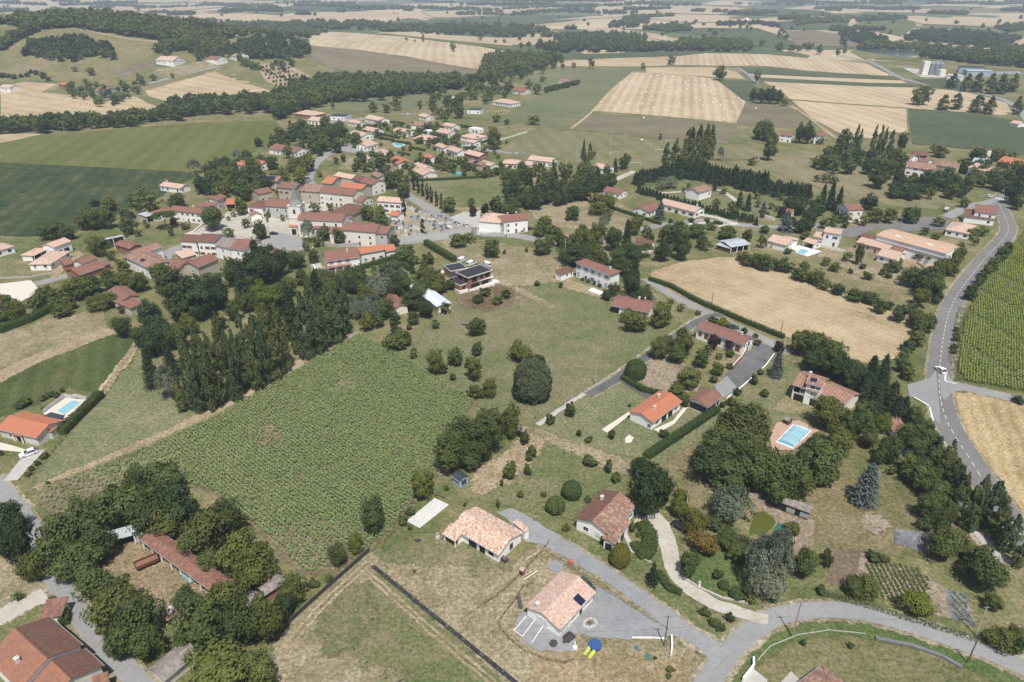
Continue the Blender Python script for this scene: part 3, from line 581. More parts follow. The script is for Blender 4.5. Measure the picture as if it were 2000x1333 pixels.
# ------------------------------------------------------------------ foliage
def foliage(name, c, var=.35, hue=.0, trans=.30):
    m, t = newmat(name); oi = t.n('ObjectInfo').outputs['Random']; p = t.pos()
    f = t.noise(p, .45, 3); g = t.noise(p, 2.6, 2)
    k = t.math('ADD', t.math('MULTIPLY', f, .55), t.math('ADD', t.math('MULTIPLY', g, .25), t.math('MULTIPLY', oi, .42)))
    k = t.n('MapRange', {0: k, 1: .32, 2: .92}).outputs[0]
    lo = tuple(x*(1-var) for x in c); hi = (c[0]*(1+var*1.25+hue), c[1]*(1+var), c[2]*(1+var*.6))
    col = t.ramp(k, [(0, lo), (.5, c), (1, hi)])
    h2 = t.math('FRACT', t.math('MULTIPLY', oi, 17.3)); warm = (c[0]*1.75, c[1]*1.35, c[2]*.85); cool = (c[0]*.62, c[1]*.82, c[2]*1.1)
    col = t.mix(.15 if name[:4] in ('silv', 'tama', 'blue', 'laur') else .5, col, t.ramp(h2, [(0, cool), (.45, c), (1, warm)]))
    d = t.n('BsdfPrincipled', {'Base Color': col, 'Roughness': .62, 'Specular IOR Level': .18})
    tr = t.n('BsdfTranslucent', {0: t.mix(.5, col, (c[0]*1.5, c[1]*1.5, c[2]*.6))})
    t.n('OutputMaterial', {0: t.n('MixShader', {0: trans, 1: d.outputs[0], 2: tr.outputs[0]}).outputs[0]}); return m
FOL = {'b': foliage('leaves_green', (.104, .130, .038)), 'd': foliage('leaves_dark', (.062, .088, .032)), 'l': foliage('leaves_light', (.125, .155, .045)), 'y': foliage('leaves_lime', (.135, .165, .028)),
       'o': foliage('leaves_gold', (.16, .135, .025)), 'a': foliage('leaves_russet', (.175, .135, .042)), 'p': foliage('poplar_leaves', (.105, .135, .055), .45), 'c': foliage('cypress_leaves', (.036, .058, .026)),
       'f': foliage('fir_needles', (.050, .074, .034)), 'u': foliage('blue_needles', (.115, .145, .14), .25), 'g': foliage('silver_leaves', (.21, .24, .18), .3), 'r': foliage('plum_leaves', (.045, .03, .028)),
       'n': foliage('pine_needles', (.062, .095, .028)), 'w': foliage('willow_leaves', (.105, .135, .07)), 's': foliage('shrub_leaves', (.085, .108, .036)), 'h': foliage('hedge_leaves', (.07, .105, .03)),
       'q': foliage('laurel_leaves', (.135, .155, .08), .35), 'v': foliage('golden_bush_leaves', (.15, .14, .03), .35), 'k': foliage('round_bush_leaves', (.08, .112, .034), .35),
       'm': foliage('tamarisk_leaves', (.18, .215, .14), .3)}
BARK = plain('bark', (.11, .085, .065), .9, .1); BARKP = plain('pale_bark', (.26, .24, .21), .9, .1)
def ell(n, rng, c, r, jit=.12):
    d = rng.normal(size=(n, 3)); d /= np.linalg.norm(d, axis=1)[:, None]
    k = 1+rng.normal(size=(n, 1))*jit
    return np.array(c)+d*np.array(r)*k, d
def crown_pts(kind, n, rng):
    """points and normals of a crown in a unit box (width 1, height 1)"""
    if kind in 'bdlyoasrh':
        K = 34 if kind != 's' else 16; per = max(3, n//K); Cs, Ns = [], []
        lop = rng.uniform(-.06, .06, 2); base = .04 if kind in 'sr' else .08
        for k in range(K):
            th = rng.uniform(0, 6.283); ph = math.acos(rng.uniform(-1, 1)); q = rng.uniform(.55, 1.06)
            rr = (.37+.07*math.sin(2*th+lop[0]*90)+.05*math.sin(5*th+lop[1]*80))*q; c = (rr*math.sin(ph)*math.cos(th)+lop[0], rr*math.sin(ph)*math.sin(th)+lop[1], .50+.38*q*math.cos(ph))
            s = rng.uniform(.075, .175)
            p, d = ell(per, rng, c, (s, s, s*.82), .16); out = p-np.array([0, 0, .5]); out /= np.linalg.norm(out, axis=1)[:, None]
            Cs.append(p); Ns.append(d*.7+out*.6+rng.normal(size=d.shape)*.45+np.array([0, 0, .35]))
        p, d = ell(n//6, rng, (0, 0, .5), (.27, .27, .27), .2); Cs.append(p); Ns.append(d+rng.normal(size=d.shape)*.5)
        C = np.concatenate(Cs); N = np.concatenate(Ns); C[:, 2] = np.maximum(C[:, 2], base*rng.uniform(.2, 1, len(C))); return C, N
    if kind in 'qvk':                                                    # dense clipped-looking dome
        d = rng.normal(size=(n, 3)); d[:, 2] = np.abs(d[:, 2])*1.25-.35; d /= np.linalg.norm(d, axis=1)[:, None]; lump = np.ones((n, 1))
        for k in range(9):
            w = rng.normal(size=3); w *= rng.uniform(9, 22)/np.linalg.norm(w); lump += .014*np.sin(d @ w+rng.uniform(0, 6))[:, None]
        C = np.array([0, 0, .37])+d*np.array([.47, .47, .61])*(lump-np.abs(rng.normal(size=(n, 1)))*.035)
        C[:, 2] = np.maximum(C[:, 2], .03); return C, d+rng.normal(size=d.shape)*.55+np.array([0, 0, .25])
    if kind in 'pc':
        K = 60 if kind == 'p' else 26; per = max(3, n//K); Cs, Ns = [], []
        for k in range(K):
            z = rng.uniform(.05, .95); th = rng.uniform(0, 6.283)
            R = (.42*min(1, (1.0-z)*2.1)**.75*(.8+.2*min(1, z*5))) if kind == 'p' else .42*math.sin(math.pi*min(1, (z*.86+.12)))**.6
            rr = R*rng.uniform(.45, .85); s = rng.uniform(.10, .17)*(min(1, (1.05-z)*1.6) if kind == 'p' else 1)
            p, d = ell(per, rng, (rr*math.cos(th), rr*math.sin(th), z), (s, s, .055 if kind == 'p' else .06), .2)
            Cs.append(p); Ns.append(d*np.array([1, 1, .3])+np.array([math.cos(th)*.5, math.sin(th)*.5, .35])+rng.normal(size=d.shape)*.4)
        return np.concatenate(Cs), np.concatenate(Ns)
    if kind in 'fu':
        T = 16; per = max(3, n//(T*9)); Cs, Ns = [], []
        for i in range(T):
            z = .06+.90*i/T; R = .5*(1-z)**.85*rng.uniform(.86, 1.08); m = 9
            for j in range(m):
                th = 6.283*j/m+rng.uniform(-.3, .3); R2 = R*rng.uniform(.75, 1.1); t = rng.uniform(.25, 1, per)
                x = R2*t*math.cos(th); y = R2*t*math.sin(th); zz = z-.10*t*R2*2+rng.normal(size=per)*.012
                sp = rng.normal(size=(per, 2))*(.03+.05*t[:, None]*R*2)
                Cs.append(np.stack([x+sp[:, 0], y+sp[:, 1], zz], 1)); Ns.append(np.array([math.cos(th)*.5, math.sin(th)*.5, 1.0])+rng.normal(size=(per, 3))*.45)
        Cs.append(np.stack([rng.normal(size=20)*.012, rng.normal(size=20)*.012, rng.uniform(.88, 1.0, 20)], 1)); Ns.append(rng.normal(size=(20, 3)))
        return np.concatenate(Cs), np.concatenate(Ns)
    if kind == 'n':
        K = 22; per = max(3, n//K); Cs, Ns = [], []
        for k in range(K):
            th = rng.uniform(0, 6.283); r = .40*math.sqrt(rng.uniform(0, 1)); z = .84-.42*(r*2)**2*.3
            p, d = ell(per, rng, (r*math.cos(th), r*math.sin(th), z+rng.uniform(-.06, .04)), (.13, .13, .09), .15); Cs.append(p); Ns.append(d+np.array([0, 0, .5])+rng.normal(size=d.shape)*.4)
        return np.concatenate(Cs), np.concatenate(Ns)
    K = 46; per = max(3, n//K); Cs, Ns = [], []                        # hanging or feathery crowns: w, g, m
    for k in range(K):
        th = rng.uniform(0, 6.283); r = .44*math.sqrt(rng.uniform(.02, 1)); top = .93-.55*(r*2)**2*.6+rng.uniform(-.12, .06); ln = rng.uniform(.2, .42)
        t = rng.uniform(0, 1, per); lean = rng.normal()*.08
        x = r*math.cos(th)*(1+.12*t)+rng.normal(size=per)*.045; y = r*math.sin(th)*(1+.12*t)+rng.normal(size=per)*.045+lean*t; z = np.maximum(.02, top-ln*t)
        Cs.append(np.stack([x, y, z], 1)); Ns.append(np.array([math.cos(th), math.sin(th), .4])+rng.normal(size=(per, 3))*.5)
    return np.concatenate(Cs), np.concatenate(Ns)
LEAF = {'p': .085, 'c': .085, 'f': .06, 'u': .06, 'n': .05, 'w': .05, 'g': .048, 'm': .05, 's': .075, 'r': .065, 'q': .075, 'v': .062, 'k': .062}
CROWN = {}
def crown_mesh(kind, lod, var):
    key = (kind, lod, var)
    if key not in CROWN:
        n = {2: 4200, 1: 1100, 0: 260}[lod]*(2 if kind == 'q' else 1); rng = np.random.default_rng(ord(kind)*100+lod*10+var)
        C, N = crown_pts(kind, n, rng); ls = LEAF.get(kind, .056)*{2: .52, 1: .92, 0: 1.65}[lod]
        q = leaf_quads(C, N, ls*rng.uniform(.7, 1.25, len(C)), rng)
        if kind in 'pc': q = C[:, None]+(q-C[:, None])*np.array([1, 1, .36])
        q[:, :, 2] = np.maximum(q[:, :, 2], .0)
        CROWN[key] = quads_mesh('crown', q, FOL[kind])
    return CROWN[key]
TRUNK = {}
def trunk_mesh(kind, var):
    if (kind, var) not in TRUNK:
        r = random.Random(var); mb = MB(); top = {'n': .8, 'p': .9, 'c': .85, 'f': .95, 'u': .95}.get(kind, .62)
        w = .02 if kind in 'pcn' else .034
        mb.tube((0, 0, -.02), (r.uniform(-.02, .02), r.uniform(-.02, .02), top*.55), w*1.15, w*.75, 7, cap=False)
        mb.tube((0, 0, top*.53), (r.uniform(-.03, .03), 0, top), w*.75, w*.25, 6)
        if kind not in 'pcfu':
            for k in range(5):
                a = k*1.26+r.uniform(-.3, .3); z = top*r.uniform(.38, .7); mb.tube((0, 0, z), (.27*math.cos(a), .27*math.sin(a), z+.24), w*.5, w*.15, 5)
        TRUNK[kind, var] = mb.mesh('trunk', BARKP if kind in 'pgw' else BARK)
    return TRUNK[kind, var]
TNAME = {'q': ('laurel_tree', 'dense rounded laurel tree'), 'v': ('laurel_bush', 'tight rounded golden bush'), 'k': ('round_bush', 'tight round green bush'), 'b': ('broadleaf_tree', 'green leafy tree'), 'd': ('dark_tree', 'dense dark green tree'), 'l': ('light_tree', 'light green leafy tree'), 'y': ('lime_tree', 'yellow-green bright tree'), 'o': ('golden_tree', 'golden yellow-green tree'),
         'a': ('russet_tree', 'russet-tinged round tree'), 'p': ('poplar_tree', 'tall upright poplar'), 'c': ('cypress_tree', 'slim dark cypress'), 'f': ('conifer_tree', 'dark pointed conifer'), 'u': ('blue_spruce', 'blue-grey spruce'),
         'g': ('silver_tree', 'silvery grey tree'), 'r': ('plum_tree', 'dark purple-leaved tree'), 'n': ('umbrella_pine', 'flat-topped umbrella pine'), 'w': ('willow_tree', 'grey-green drooping willow'), 's': ('shrub', 'rounded green shrub'), 'm': ('tamarisk_tree', 'feathery pale tamarisk')}
TREES = []
def T(kind, *boxes):
    for b in boxes: TREES.append((kind,)+tuple(b))
def fit(xc, yc, w, h):
    """world base, width and height of a tree whose picture box is centred at xc, yc"""
    d = ray(xc, yc); a = math.atan2(-d.z, math.hypot(d.x, d.y)); g = G(xc, yc+h*.32); s = ppm(g)
    W = w/s; E = h/s; Hh = math.sqrt(max(E*E-(W*math.sin(a))**2, (.72*W*math.cos(a))**2))/math.cos(a)
    if yc > 262: q = P(xc, yc, Hh*.5); return Vector((q.x, q.y, 0)), W, Hh
    g = G(xc, yc+h*.5-W*s*math.sin(a)*.45); return g, W, Hh
RT = random.Random(7)
def place_tree(kind, xc, yc, w, h, look=None, group=None):
    b, W, Hh = fit(xc, yc, w, h); lod = 2 if w*h > 1500 else (1 if w*h > 330 else 0); v = RT.randrange(4 if lod == 2 else 3)
    nm, lk = TNAME[kind]
    if kind == 'b':
        lk = RT.choice(('green leafy tree', 'mid-green leafy tree')) if False else lk
    if lod == 0 and w*h < 130:
        o = link(nm, crown_mesh(kind, 0, v)); o.location = b; o.rotation_euler = (0, 0, RT.uniform(0, 6.28)); o.scale = (W, W, Hh)
    else:
        e_ = RT.uniform(.88, 1.13) if kind in 'bdlyoa' else 1; o = empty(nm, b, RT.uniform(0, 6.28), (W*e_, W/e_, Hh)); link('crown', crown_mesh(kind, lod, v), o); link('trunk', trunk_mesh(kind, v % 3), o)
    tag(o, look or lk, 'shrub' if kind == 's' else 'tree', group or ('%ss around the village' % nm.replace('_', ' ')), px=(xc, yc))
    return o
def fill(kinds, poly, n, wr, asp=1.15, seed=1, gap=.62):
    """n trees scattered through a picture polygon, none too close together in the picture"""
    r = random.Random(seed); xs = [p[0] for p in poly]; ys = [p[1] for p in poly]; got = []; tries = 0
    while len(got) < n and tries < n*60:
        tries += 1; x, y = r.uniform(min(xs), max(xs)), r.uniform(min(ys), max(ys))
        if not inpoly(x, y, poly): continue
        w = r.uniform(*wr)
        if any(math.hypot(x-a, (y-b)*1.5) < gap*(w+c)/2 for a, b, c in got): continue
        got.append((x, y, w)); TREES.append((r.choice(kinds), x, y, w, w*asp*r.uniform(.85, 1.15)))
def line(kinds, pts, n, wr, asp=1.15, seed=1, jit=.25):
    r = random.Random(seed); L = [math.dist(a, b) for a, b in zip(pts, pts[1:])]; tot = sum(L)
    for i in range(n):
        d = tot*(i+.5+r.uniform(-jit, jit))/n
        for k, l in enumerate(L):
            if d <= l or k == len(L)-1: break
            d -= l
        a, b = pts[k], pts[k+1]; t = d/l; w = r.uniform(*wr)
        TREES.append((r.choice(kinds), a[0]+(b[0]-a[0])*t, a[1]+(b[1]-a[1])*t+r.uniform(-.15, .15)*w, w, w*asp*r.uniform(.85, 1.15)))
# woods too far off to count: each one mass of many low crowns
CARD = {}
def wood(name, px, n, wm, hm, kind='b', seed=3, label=None):
    """a far-off wood over a picture polygon: n crowns wm wide, hm tall (metres), one object"""
    r = random.Random(seed); rng = np.random.default_rng(seed); xs = [p[0] for p in px]; ys = [p[1] for p in px]; pts = []
    t = 0
    while len(pts) < n and t < n*40:
        t += 1; q = (r.uniform(min(xs), max(xs)), r.uniform(min(ys), max(ys)))
        if inpoly(*q, px): pts.append(G(*q))
    return wood_at(name, pts, wm, hm, kind, seed, label)
def wood_at(name, pts, wm, hm, kind='b', seed=3, label=None, per=90):
    rng = np.random.default_rng(seed)
    if not pts: return
    V = []
    for p in pts:
        kd = kind[rng.integers(len(kind))] if len(kind) > 1 else kind
        k = (kd, per, int(rng.integers(4)))
        if k not in CARD:
            r2 = np.random.default_rng(k[2]*7+ord(kd)); C, N = crown_pts(kd, per, r2)
            q = leaf_quads(C, N, .135*r2.uniform(.7, 1.3, len(C)), r2); CARD[k] = np.clip(q, (-.6, -.6, 0), (.6, .6, 1.1))
        W = rng.uniform(*wm); Hh = rng.uniform(*hm); a = rng.uniform(0, 6.28); c, s = math.cos(a), math.sin(a); Q = CARD[k]
        x = (Q[..., 0]*c-Q[..., 1]*s)*W+p.x; y = (Q[..., 0]*s+Q[..., 1]*c)*W+p.y; z = Q[..., 2]*Hh+p.z-.3
        V.append(np.stack([x, y, z], -1))
    o = link(name, quads_mesh(name, np.concatenate(V), FOL[kind[0]])); return stuff(o, label, 'wood')
def woodline(name, pts, n, wm, hm, kind='b', seed=3, jit=1.5, label=None):
    r = random.Random(seed); L = [math.dist(a, b) for a, b in zip(pts, pts[1:])]; tot = sum(L); out = []
    for i in range(n):
        d = r.uniform(0, tot)
        for k, l in enumerate(L):
            if d <= l or k == len(L)-1: break
            d -= l
        a, b = pts[k], pts[k+1]; t = d/l; out.append(G(a[0]+(b[0]-a[0])*t, a[1]+(b[1]-a[1])*t+r.uniform(-jit, jit)))
    return wood_at(name, out, wm, hm, kind, seed, label)
def hedge(px, w, h, kind='h', look='clipped green hedge', lab=None):
    """a hedge as leaves over a solid core, along picture points"""
    c = [G(*q) for q in px]; rng = np.random.default_rng(int(px[0][0]*7+px[0][1])); Cs, Ns = [], []
    o = c[0]; mb = MB(); s = ppm(c[0]); dens = min(26, 1.3*s*s*.55); lf = max(.13, .55/math.sqrt(max(1, dens)))*1.25
    for a, b in zip(c, c[1:]):
        d = Vector((b.x-a.x, b.y-a.y, 0)); L = d.length; u = d/L; nn = Vector((-u.y, u.x, 0))
        A, B = a-u*.1, b+u*.1; k = .8
        mb.prism([((A+nn*w/2*k*sg-o).x, (A+nn*w/2*k*sg-o).y) if e else ((B+nn*w/2*k*sg-o).x, (B+nn*w/2*k*sg-o).y) for e, sg in ((1, -1), (0, -1), (0, 1), (1, 1))], .0, h*.86)
        for (area, fn) in ((L*h, 0), (L*h, 1), (L*w, 2), (w*h, 3)):
            m = int(area*dens)+2; t = rng.uniform(0, L, m)[:, None]; z = rng.uniform(.05, 1, (m, 1))*h; e = rng.uniform(-.5, .5, (m, 1))*w; wob = rng.normal(size=(m, 1))*.1
            U = np.array(u)[None]; Nn = np.array(nn)[None]; Z = np.array([[0, 0, 1.0]]); base = np.array(a-o)[None]
            if fn < 2: p = base+U*t+Nn*((w/2)*(1 if fn else -1)+wob)+Z*z; q = Nn*(1 if fn else -1)+Z*.4
            elif fn == 2: p = base+U*t+Nn*e+Z*(h+wob*1.4); q = Z
            else: p = base+U*(L+wob)+Nn*e+Z*z; q = U
            Cs.append(p); Ns.append(np.repeat(q, m, 0)*1.2+rng.normal(size=(m, 3))*.55)
    C = np.concatenate(Cs); N = np.concatenate(Ns); me = quads_mesh('hedge', leaf_quads(C, N, lf*rng.uniform(.7, 1.3, len(C)), rng), FOL[kind])
    ob = link('hedge', me); ob.location = o; mb.build('core', FOL[kind], ob)
    m = px[len(px)//2] if len(px) > 2 else ((px[0][0]+px[-1][0])/2, (px[0][1]+px[-1][1])/2)
    tag(ob, look, 'hedge', 'garden hedges', px=m); return ob
# ------------------------------------------------------------------ trees and shrubs (picture boxes: centre x, centre y, width, height)
# wood round the old barn, bottom left
T('b', (122, 1050, 105, 105), (185, 1005, 105, 110), (150, 1095, 90, 80), (245, 985, 95, 100), (330, 1015, 85, 75), (398, 1040, 100, 100), (500, 1105, 85, 90), (185, 1135, 85, 85), (228, 1180, 110, 105),
  (265, 1215, 110, 110), (395, 1215, 105, 120), (440, 1170, 90, 95), (520, 1205, 80, 100), (570, 1150, 55, 65), (360, 1250, 60, 60), (285, 1255, 70, 80), (365, 1170, 55, 60))
T('d', (290, 1000, 80, 90), (345, 985, 95, 95), (445, 1010, 70, 80), (470, 1215, 80, 110), (190, 1060, 70, 80), (235, 1255, 60, 60), (548, 1185, 45, 60), (270, 950, 60, 70))
T('l', (320, 935, 85, 85), (470, 1075, 100, 100), (275, 935, 60, 60), (430, 1305, 150, 95), (505, 1310, 80, 90), (405, 1100, 60, 60))
T('d', (30, 1060, 70, 120), (12, 1015, 60, 80)); T('b', (60, 1105, 55, 70), (35, 1165, 26, 18))
# beside the sunflowers
T('b', (660, 1082, 36, 52), (692, 1060, 36, 42), (730, 1005, 54, 80), (825, 945, 52, 62), (880, 885, 66, 85), (905, 850, 70, 80), (955, 835, 70, 95), (995, 820, 48, 70), (920, 895, 50, 55)); T('d', (935, 860, 60, 90), (1025, 855, 26, 28))
T('s', (610, 1140, 26, 18), (785, 1015, 24, 22), (800, 1000, 20, 18), (872, 953, 10, 14), (800, 1030, 9, 12), (908, 985, 8, 9), (972, 985, 10, 14), (810, 1115, 8, 8), (640, 1128, 20, 16))
# poplar rows
for x, y, h, w in ((368, 728, 140, 46), (392, 712, 150, 46), (415, 722, 135, 42), (440, 705, 140, 46), (462, 706, 120, 40), (478, 684, 145, 46), (502, 682, 130, 42), (525, 668, 145, 46), (545, 660, 130, 40), (430, 672, 120, 40), (510, 640, 100, 36), (404, 730, 145, 36), (450, 718, 130, 36), (492, 700, 130, 36), (514, 690, 120, 34), (534, 672, 130, 34), (622, 636, 110, 34), (655, 612, 115, 34), (380, 745, 120, 36),
                   (592, 635, 128, 44), (612, 620, 130, 44), (632, 622, 110, 40), (648, 600, 130, 42), (668, 598, 118, 40), (605, 590, 100, 36), (640, 575, 90, 36), (350, 770, 70, 30), (575, 668, 50, 20), (588, 680, 40, 18)): T('p', (x, y, w*.9, h))
T('g', (325, 745, 42, 70)); T('f', (290, 715, 42, 85), (565, 605, 50, 110), (618, 570, 40, 90), (330, 700, 40, 80)); T('d', (430, 630, 28, 32), (300, 668, 50, 60), (318, 650, 60, 70), (290, 615, 60, 66), (235, 636, 42, 48))
T('y', (535, 582, 60, 72), (370, 632, 34, 46), (505, 575, 46, 60)); T('b', (268, 550, 40, 44), (345, 655, 50, 60), (455, 605, 34, 46), (480, 590, 36, 44), (275, 655, 40, 44), (560, 560, 44, 44))
T('d', (385, 578, 80, 90), (350, 598, 60, 60), (330, 555, 70, 80), (420, 572, 60, 70)); T('d', (520, 515, 62, 84), (495, 525, 50, 72), (545, 510, 40, 60), (455, 530, 40, 60)); T('f', (500, 510, 44, 90), (470, 545, 44, 80))
T('l', (412, 548, 48, 46)); T('b', (250, 545, 52, 40), (215, 545, 50, 40), (160, 560, 60, 50), (205, 585, 50, 36), (120, 575, 40, 34), (90, 575, 40, 40), (135, 590, 30, 30), (185, 590, 44, 36), (70, 590, 36, 40), (30, 605, 44, 44), (15, 590, 34, 36), (120, 605, 40, 24), (240, 520, 30, 30), (310, 530, 44, 40))
T('l', (180, 555, 40, 40), (105, 590, 30, 26), (0, 615, 30, 28)); T('s', (238, 603, 24, 20), (255, 505, 22, 16), (105, 820, 14, 12), (82, 776, 18, 14), (100, 770, 16, 13), (112, 772, 16, 13), (122, 762, 12, 10), (50, 783, 26, 18), (38, 792, 22, 16), (85, 797, 12, 9), (85, 890, 18, 14), (72, 905, 14, 12), (62, 915, 14, 12), (55, 925, 14, 11), (93, 943, 9, 8), (0, 885, 12, 12))
# gardens south of the lane
T('b', (620, 545, 60, 40), (590, 540, 30, 34), (700, 530, 30, 30), (690, 545, 60, 40), (660, 570, 40, 50), (760, 540, 60, 60), (790, 550, 40, 40), (715, 580, 50, 60), (745, 600, 44, 50), (770, 620, 30, 34), (830, 540, 50, 50), (855, 555, 40, 44), (870, 600, 28, 26), (808, 620, 26, 30), (716, 628, 32, 36), (785, 500, 44, 30), (850, 632, 20, 22), (930, 638, 38, 40), (932, 680, 26, 32), (925, 718, 40, 52), (890, 697, 38, 38), (852, 705, 42, 52), (808, 690, 20, 24), (955, 755, 32, 42), (770, 665, 50, 30), (785, 655, 40, 28), (1018, 685, 56, 44), (930, 765, 36, 30))
T('d', (806, 584, 50, 44), (830, 602, 40, 38), (770, 560, 40, 50), (790, 660, 36, 24), (775, 645, 30, 20), (695, 555, 40, 40)); T('g', (740, 560, 48, 70), (720, 600, 40, 60), (770, 535, 40, 60), (690, 600, 34, 50)); T('l', (665, 540, 40, 26), (740, 625, 26, 30), (650, 555, 26, 22), (820, 565, 50, 40)); T('f', (805, 520, 14, 30)); T('s', (835, 505, 30, 24), (800, 638, 14, 14), (885, 735, 16, 18), (865, 720, 20, 24), (880, 555, 24, 24), (838, 612, 14, 12), (945, 570, 26, 12), (970, 585, 26, 12), (990, 575, 24, 12), (935, 585, 26, 12))
T('q', (1040, 737, 76, 88))
T('b', (960, 485, 40, 36)); T('s', (985, 492, 8, 10), (1028, 488, 8, 11)); T('b', (895, 468, 38, 26), (918, 464, 30, 20), (792, 490, 40, 28))
# around the blue-shuttered house and the lane
T('b', (1240, 628, 50, 44), (1225, 615, 34, 30)); T('l', (1295, 612, 50, 56)); T('d', (1235, 552, 36, 62), (1200, 565, 30, 30), (1185, 575, 26, 24), (1250, 580, 44, 36)); T('f', (1240, 545, 34, 70)); T('b', (1258, 568, 40, 26), (1330, 600, 18, 20), (1312, 588, 18, 14), (1215, 580, 30, 20), (1362, 610, 16, 10), (1290, 680, 40, 46), (1335, 665, 44, 56), (1325, 690, 44, 40), (1300, 670, 40, 40))
T('y', (1412, 630, 30, 26), (1403, 720, 26, 30)); T('l', (1350, 735, 54, 46)); T('b', (1372, 700, 34, 40), (1322, 760, 34, 24), (1385, 683, 20, 24), (1405, 695, 16, 16)); T('r', (1394, 668, 24, 36), (1425, 672, 24, 26), (1522, 676, 24, 24)); T('s', (1427, 690, 22, 18), (1392, 625, 22, 14), (1455, 646, 16, 18), (1478, 668, 18, 12), (1475, 655, 14, 10), (1440, 765, 18, 18), (1430, 785, 24, 16), (1413, 790, 16, 14), (1475, 740, 20, 24), (1487, 726, 16, 14), (1495, 768, 20, 18), (1425, 715, 16, 14), (1395, 740, 20, 14), (1050, 553, 14, 12), (1095, 557, 10, 12), (1138, 545, 8, 8), (1150, 548, 10, 9), (1160, 552, 8, 9), (1172, 558, 10, 8), (1072, 825, 10, 8), (1113, 800, 26, 32), (1075, 818, 18, 26), (1132, 845, 14, 16), (1150, 858, 16, 16), (1196, 848, 18, 22), (1296, 846, 22, 22), (1230, 792, 8, 8))
T('u', (1519, 710, 34, 54)); T('b', (1590, 670, 60, 60), (1625, 690, 60, 70), (1560, 665, 40, 50)); T('d', (1600, 700, 60, 50), (1640, 715, 50, 60), (1665, 735, 44, 56)); T('f', (1705, 718, 40, 54), (1680, 735, 40, 50), (1725, 745, 46, 56), (1745, 770, 46, 58), (1765, 800, 48, 60), (1660, 722, 36, 48), (1730, 712, 34, 44), (1690, 760, 36, 50), (1715, 785, 36, 50), (1775, 820, 36, 50), (1640, 700, 30, 40))
# park with the pools
T('b', (1440, 850, 100, 90), (1400, 880, 80, 90), (1470, 815, 66, 60), (1430, 920, 100, 70), (1525, 920, 60, 70), (1560, 940, 60, 70), (1500, 940, 60, 60), (1400, 920, 50, 50), (1475, 880, 50, 60), (1370, 900, 40, 40)); T('l', (1605, 900, 84, 96), (1640, 865, 50, 60)); T('b', (1620, 805, 72, 72), (1600, 870, 60, 50), (1640, 850, 50, 50)); T('b', (1685, 815, 56, 80), (1700, 850, 40, 50), (1660, 830, 40, 60)); T('y', (1722, 825, 34, 46)); T('d', (1738, 875, 52, 62), (1720, 890, 30, 40)); T('u', (1697, 942, 70, 88)); T('b', (1742, 918, 22, 24))
T('d', (1265, 950, 76, 120), (1250, 910, 40, 50), (1300, 960, 30, 60)); T('b', (1325, 990, 36, 44)); T('y', (1330, 965, 30, 20)); T('o', (1362, 1020, 60, 56)); T('v', (1212, 1083, 42, 46)); T('a', (1378, 1060, 56, 54)); T('m', (1430, 985, 84, 80)); T('b', (1345, 1100, 46, 56), (1420, 1045, 50, 36), (1435, 1070, 50, 40), (1395, 1020, 40, 30), (1500, 1200, 1, 1)); T('g', (1490, 1095, 60, 110), (1520, 1090, 56, 120), (1500, 1130, 70, 80), (1525, 1060, 40, 60)); T('b', (1575, 1100, 56, 64), (1445, 1085, 36, 36), (1548, 1030, 36, 28), (1470, 1170, 28, 26)); T('d', (1460, 1150, 30, 40), (1450, 1060, 30, 40)); T('f', (1276, 1120, 30, 46))
T('s', (1403, 1122, 22, 24), (1376, 1195, 24, 22), (1395, 1215, 26, 24), (1425, 1205, 20, 22), (1410, 1225, 22, 18), (1202, 932, 26, 22), (1190, 910, 20, 28), (1150, 898, 34, 28),  (1148, 975, 16, 14), (1062, 965, 14, 12), (995, 918, 36, 40), (1030, 915, 18, 28), (1040, 882, 24, 28), (1035, 893, 16, 18), (1018, 965, 16, 16), (980, 942, 8, 16), (1105, 1030, 18, 14), (1178, 1055, 16, 18), (1235, 1030, 18, 22), (1246, 1043, 14, 12), (1568, 1255, 14, 14), (1663, 1260, 14, 14), (1310, 1308, 18, 16), (1280, 1285, 8, 10), (1305, 1320, 14, 12))
T('k', (1242, 720, 44, 40), (1414, 1142, 22, 20), (1441, 1158, 32, 24), (1117, 955, 42, 38), (1085, 985, 40, 36))
T('d', (1455, 830, 100, 100), (1410, 905, 100, 90), (1480, 900, 90, 90)); T('b', (1495, 925, 80, 90), (1550, 925, 80, 90), (1385, 890, 60, 70), (1450, 870, 80, 80), (1520, 960, 60, 60), (1575, 900, 60, 70))
line('bdb', [(1775, 800), (1830, 880), (1880, 960)], 12, (34, 50), 1.1, 93); line('bdd', [(1790, 900), (1830, 970), (1840, 1010)], 6, (40, 56), 1.0, 94); T('p', (1870, 945, 34, 80), (1905, 1000, 32, 80), (1955, 1010, 40, 90), (1855, 890, 30, 66)); line('f', [(1660, 730), (1720, 770), (1770, 810)], 9, (34, 42), 1.45, 95); line('d', [(1590, 690), (1680, 735)], 5, (44, 56), 1.1, 96)
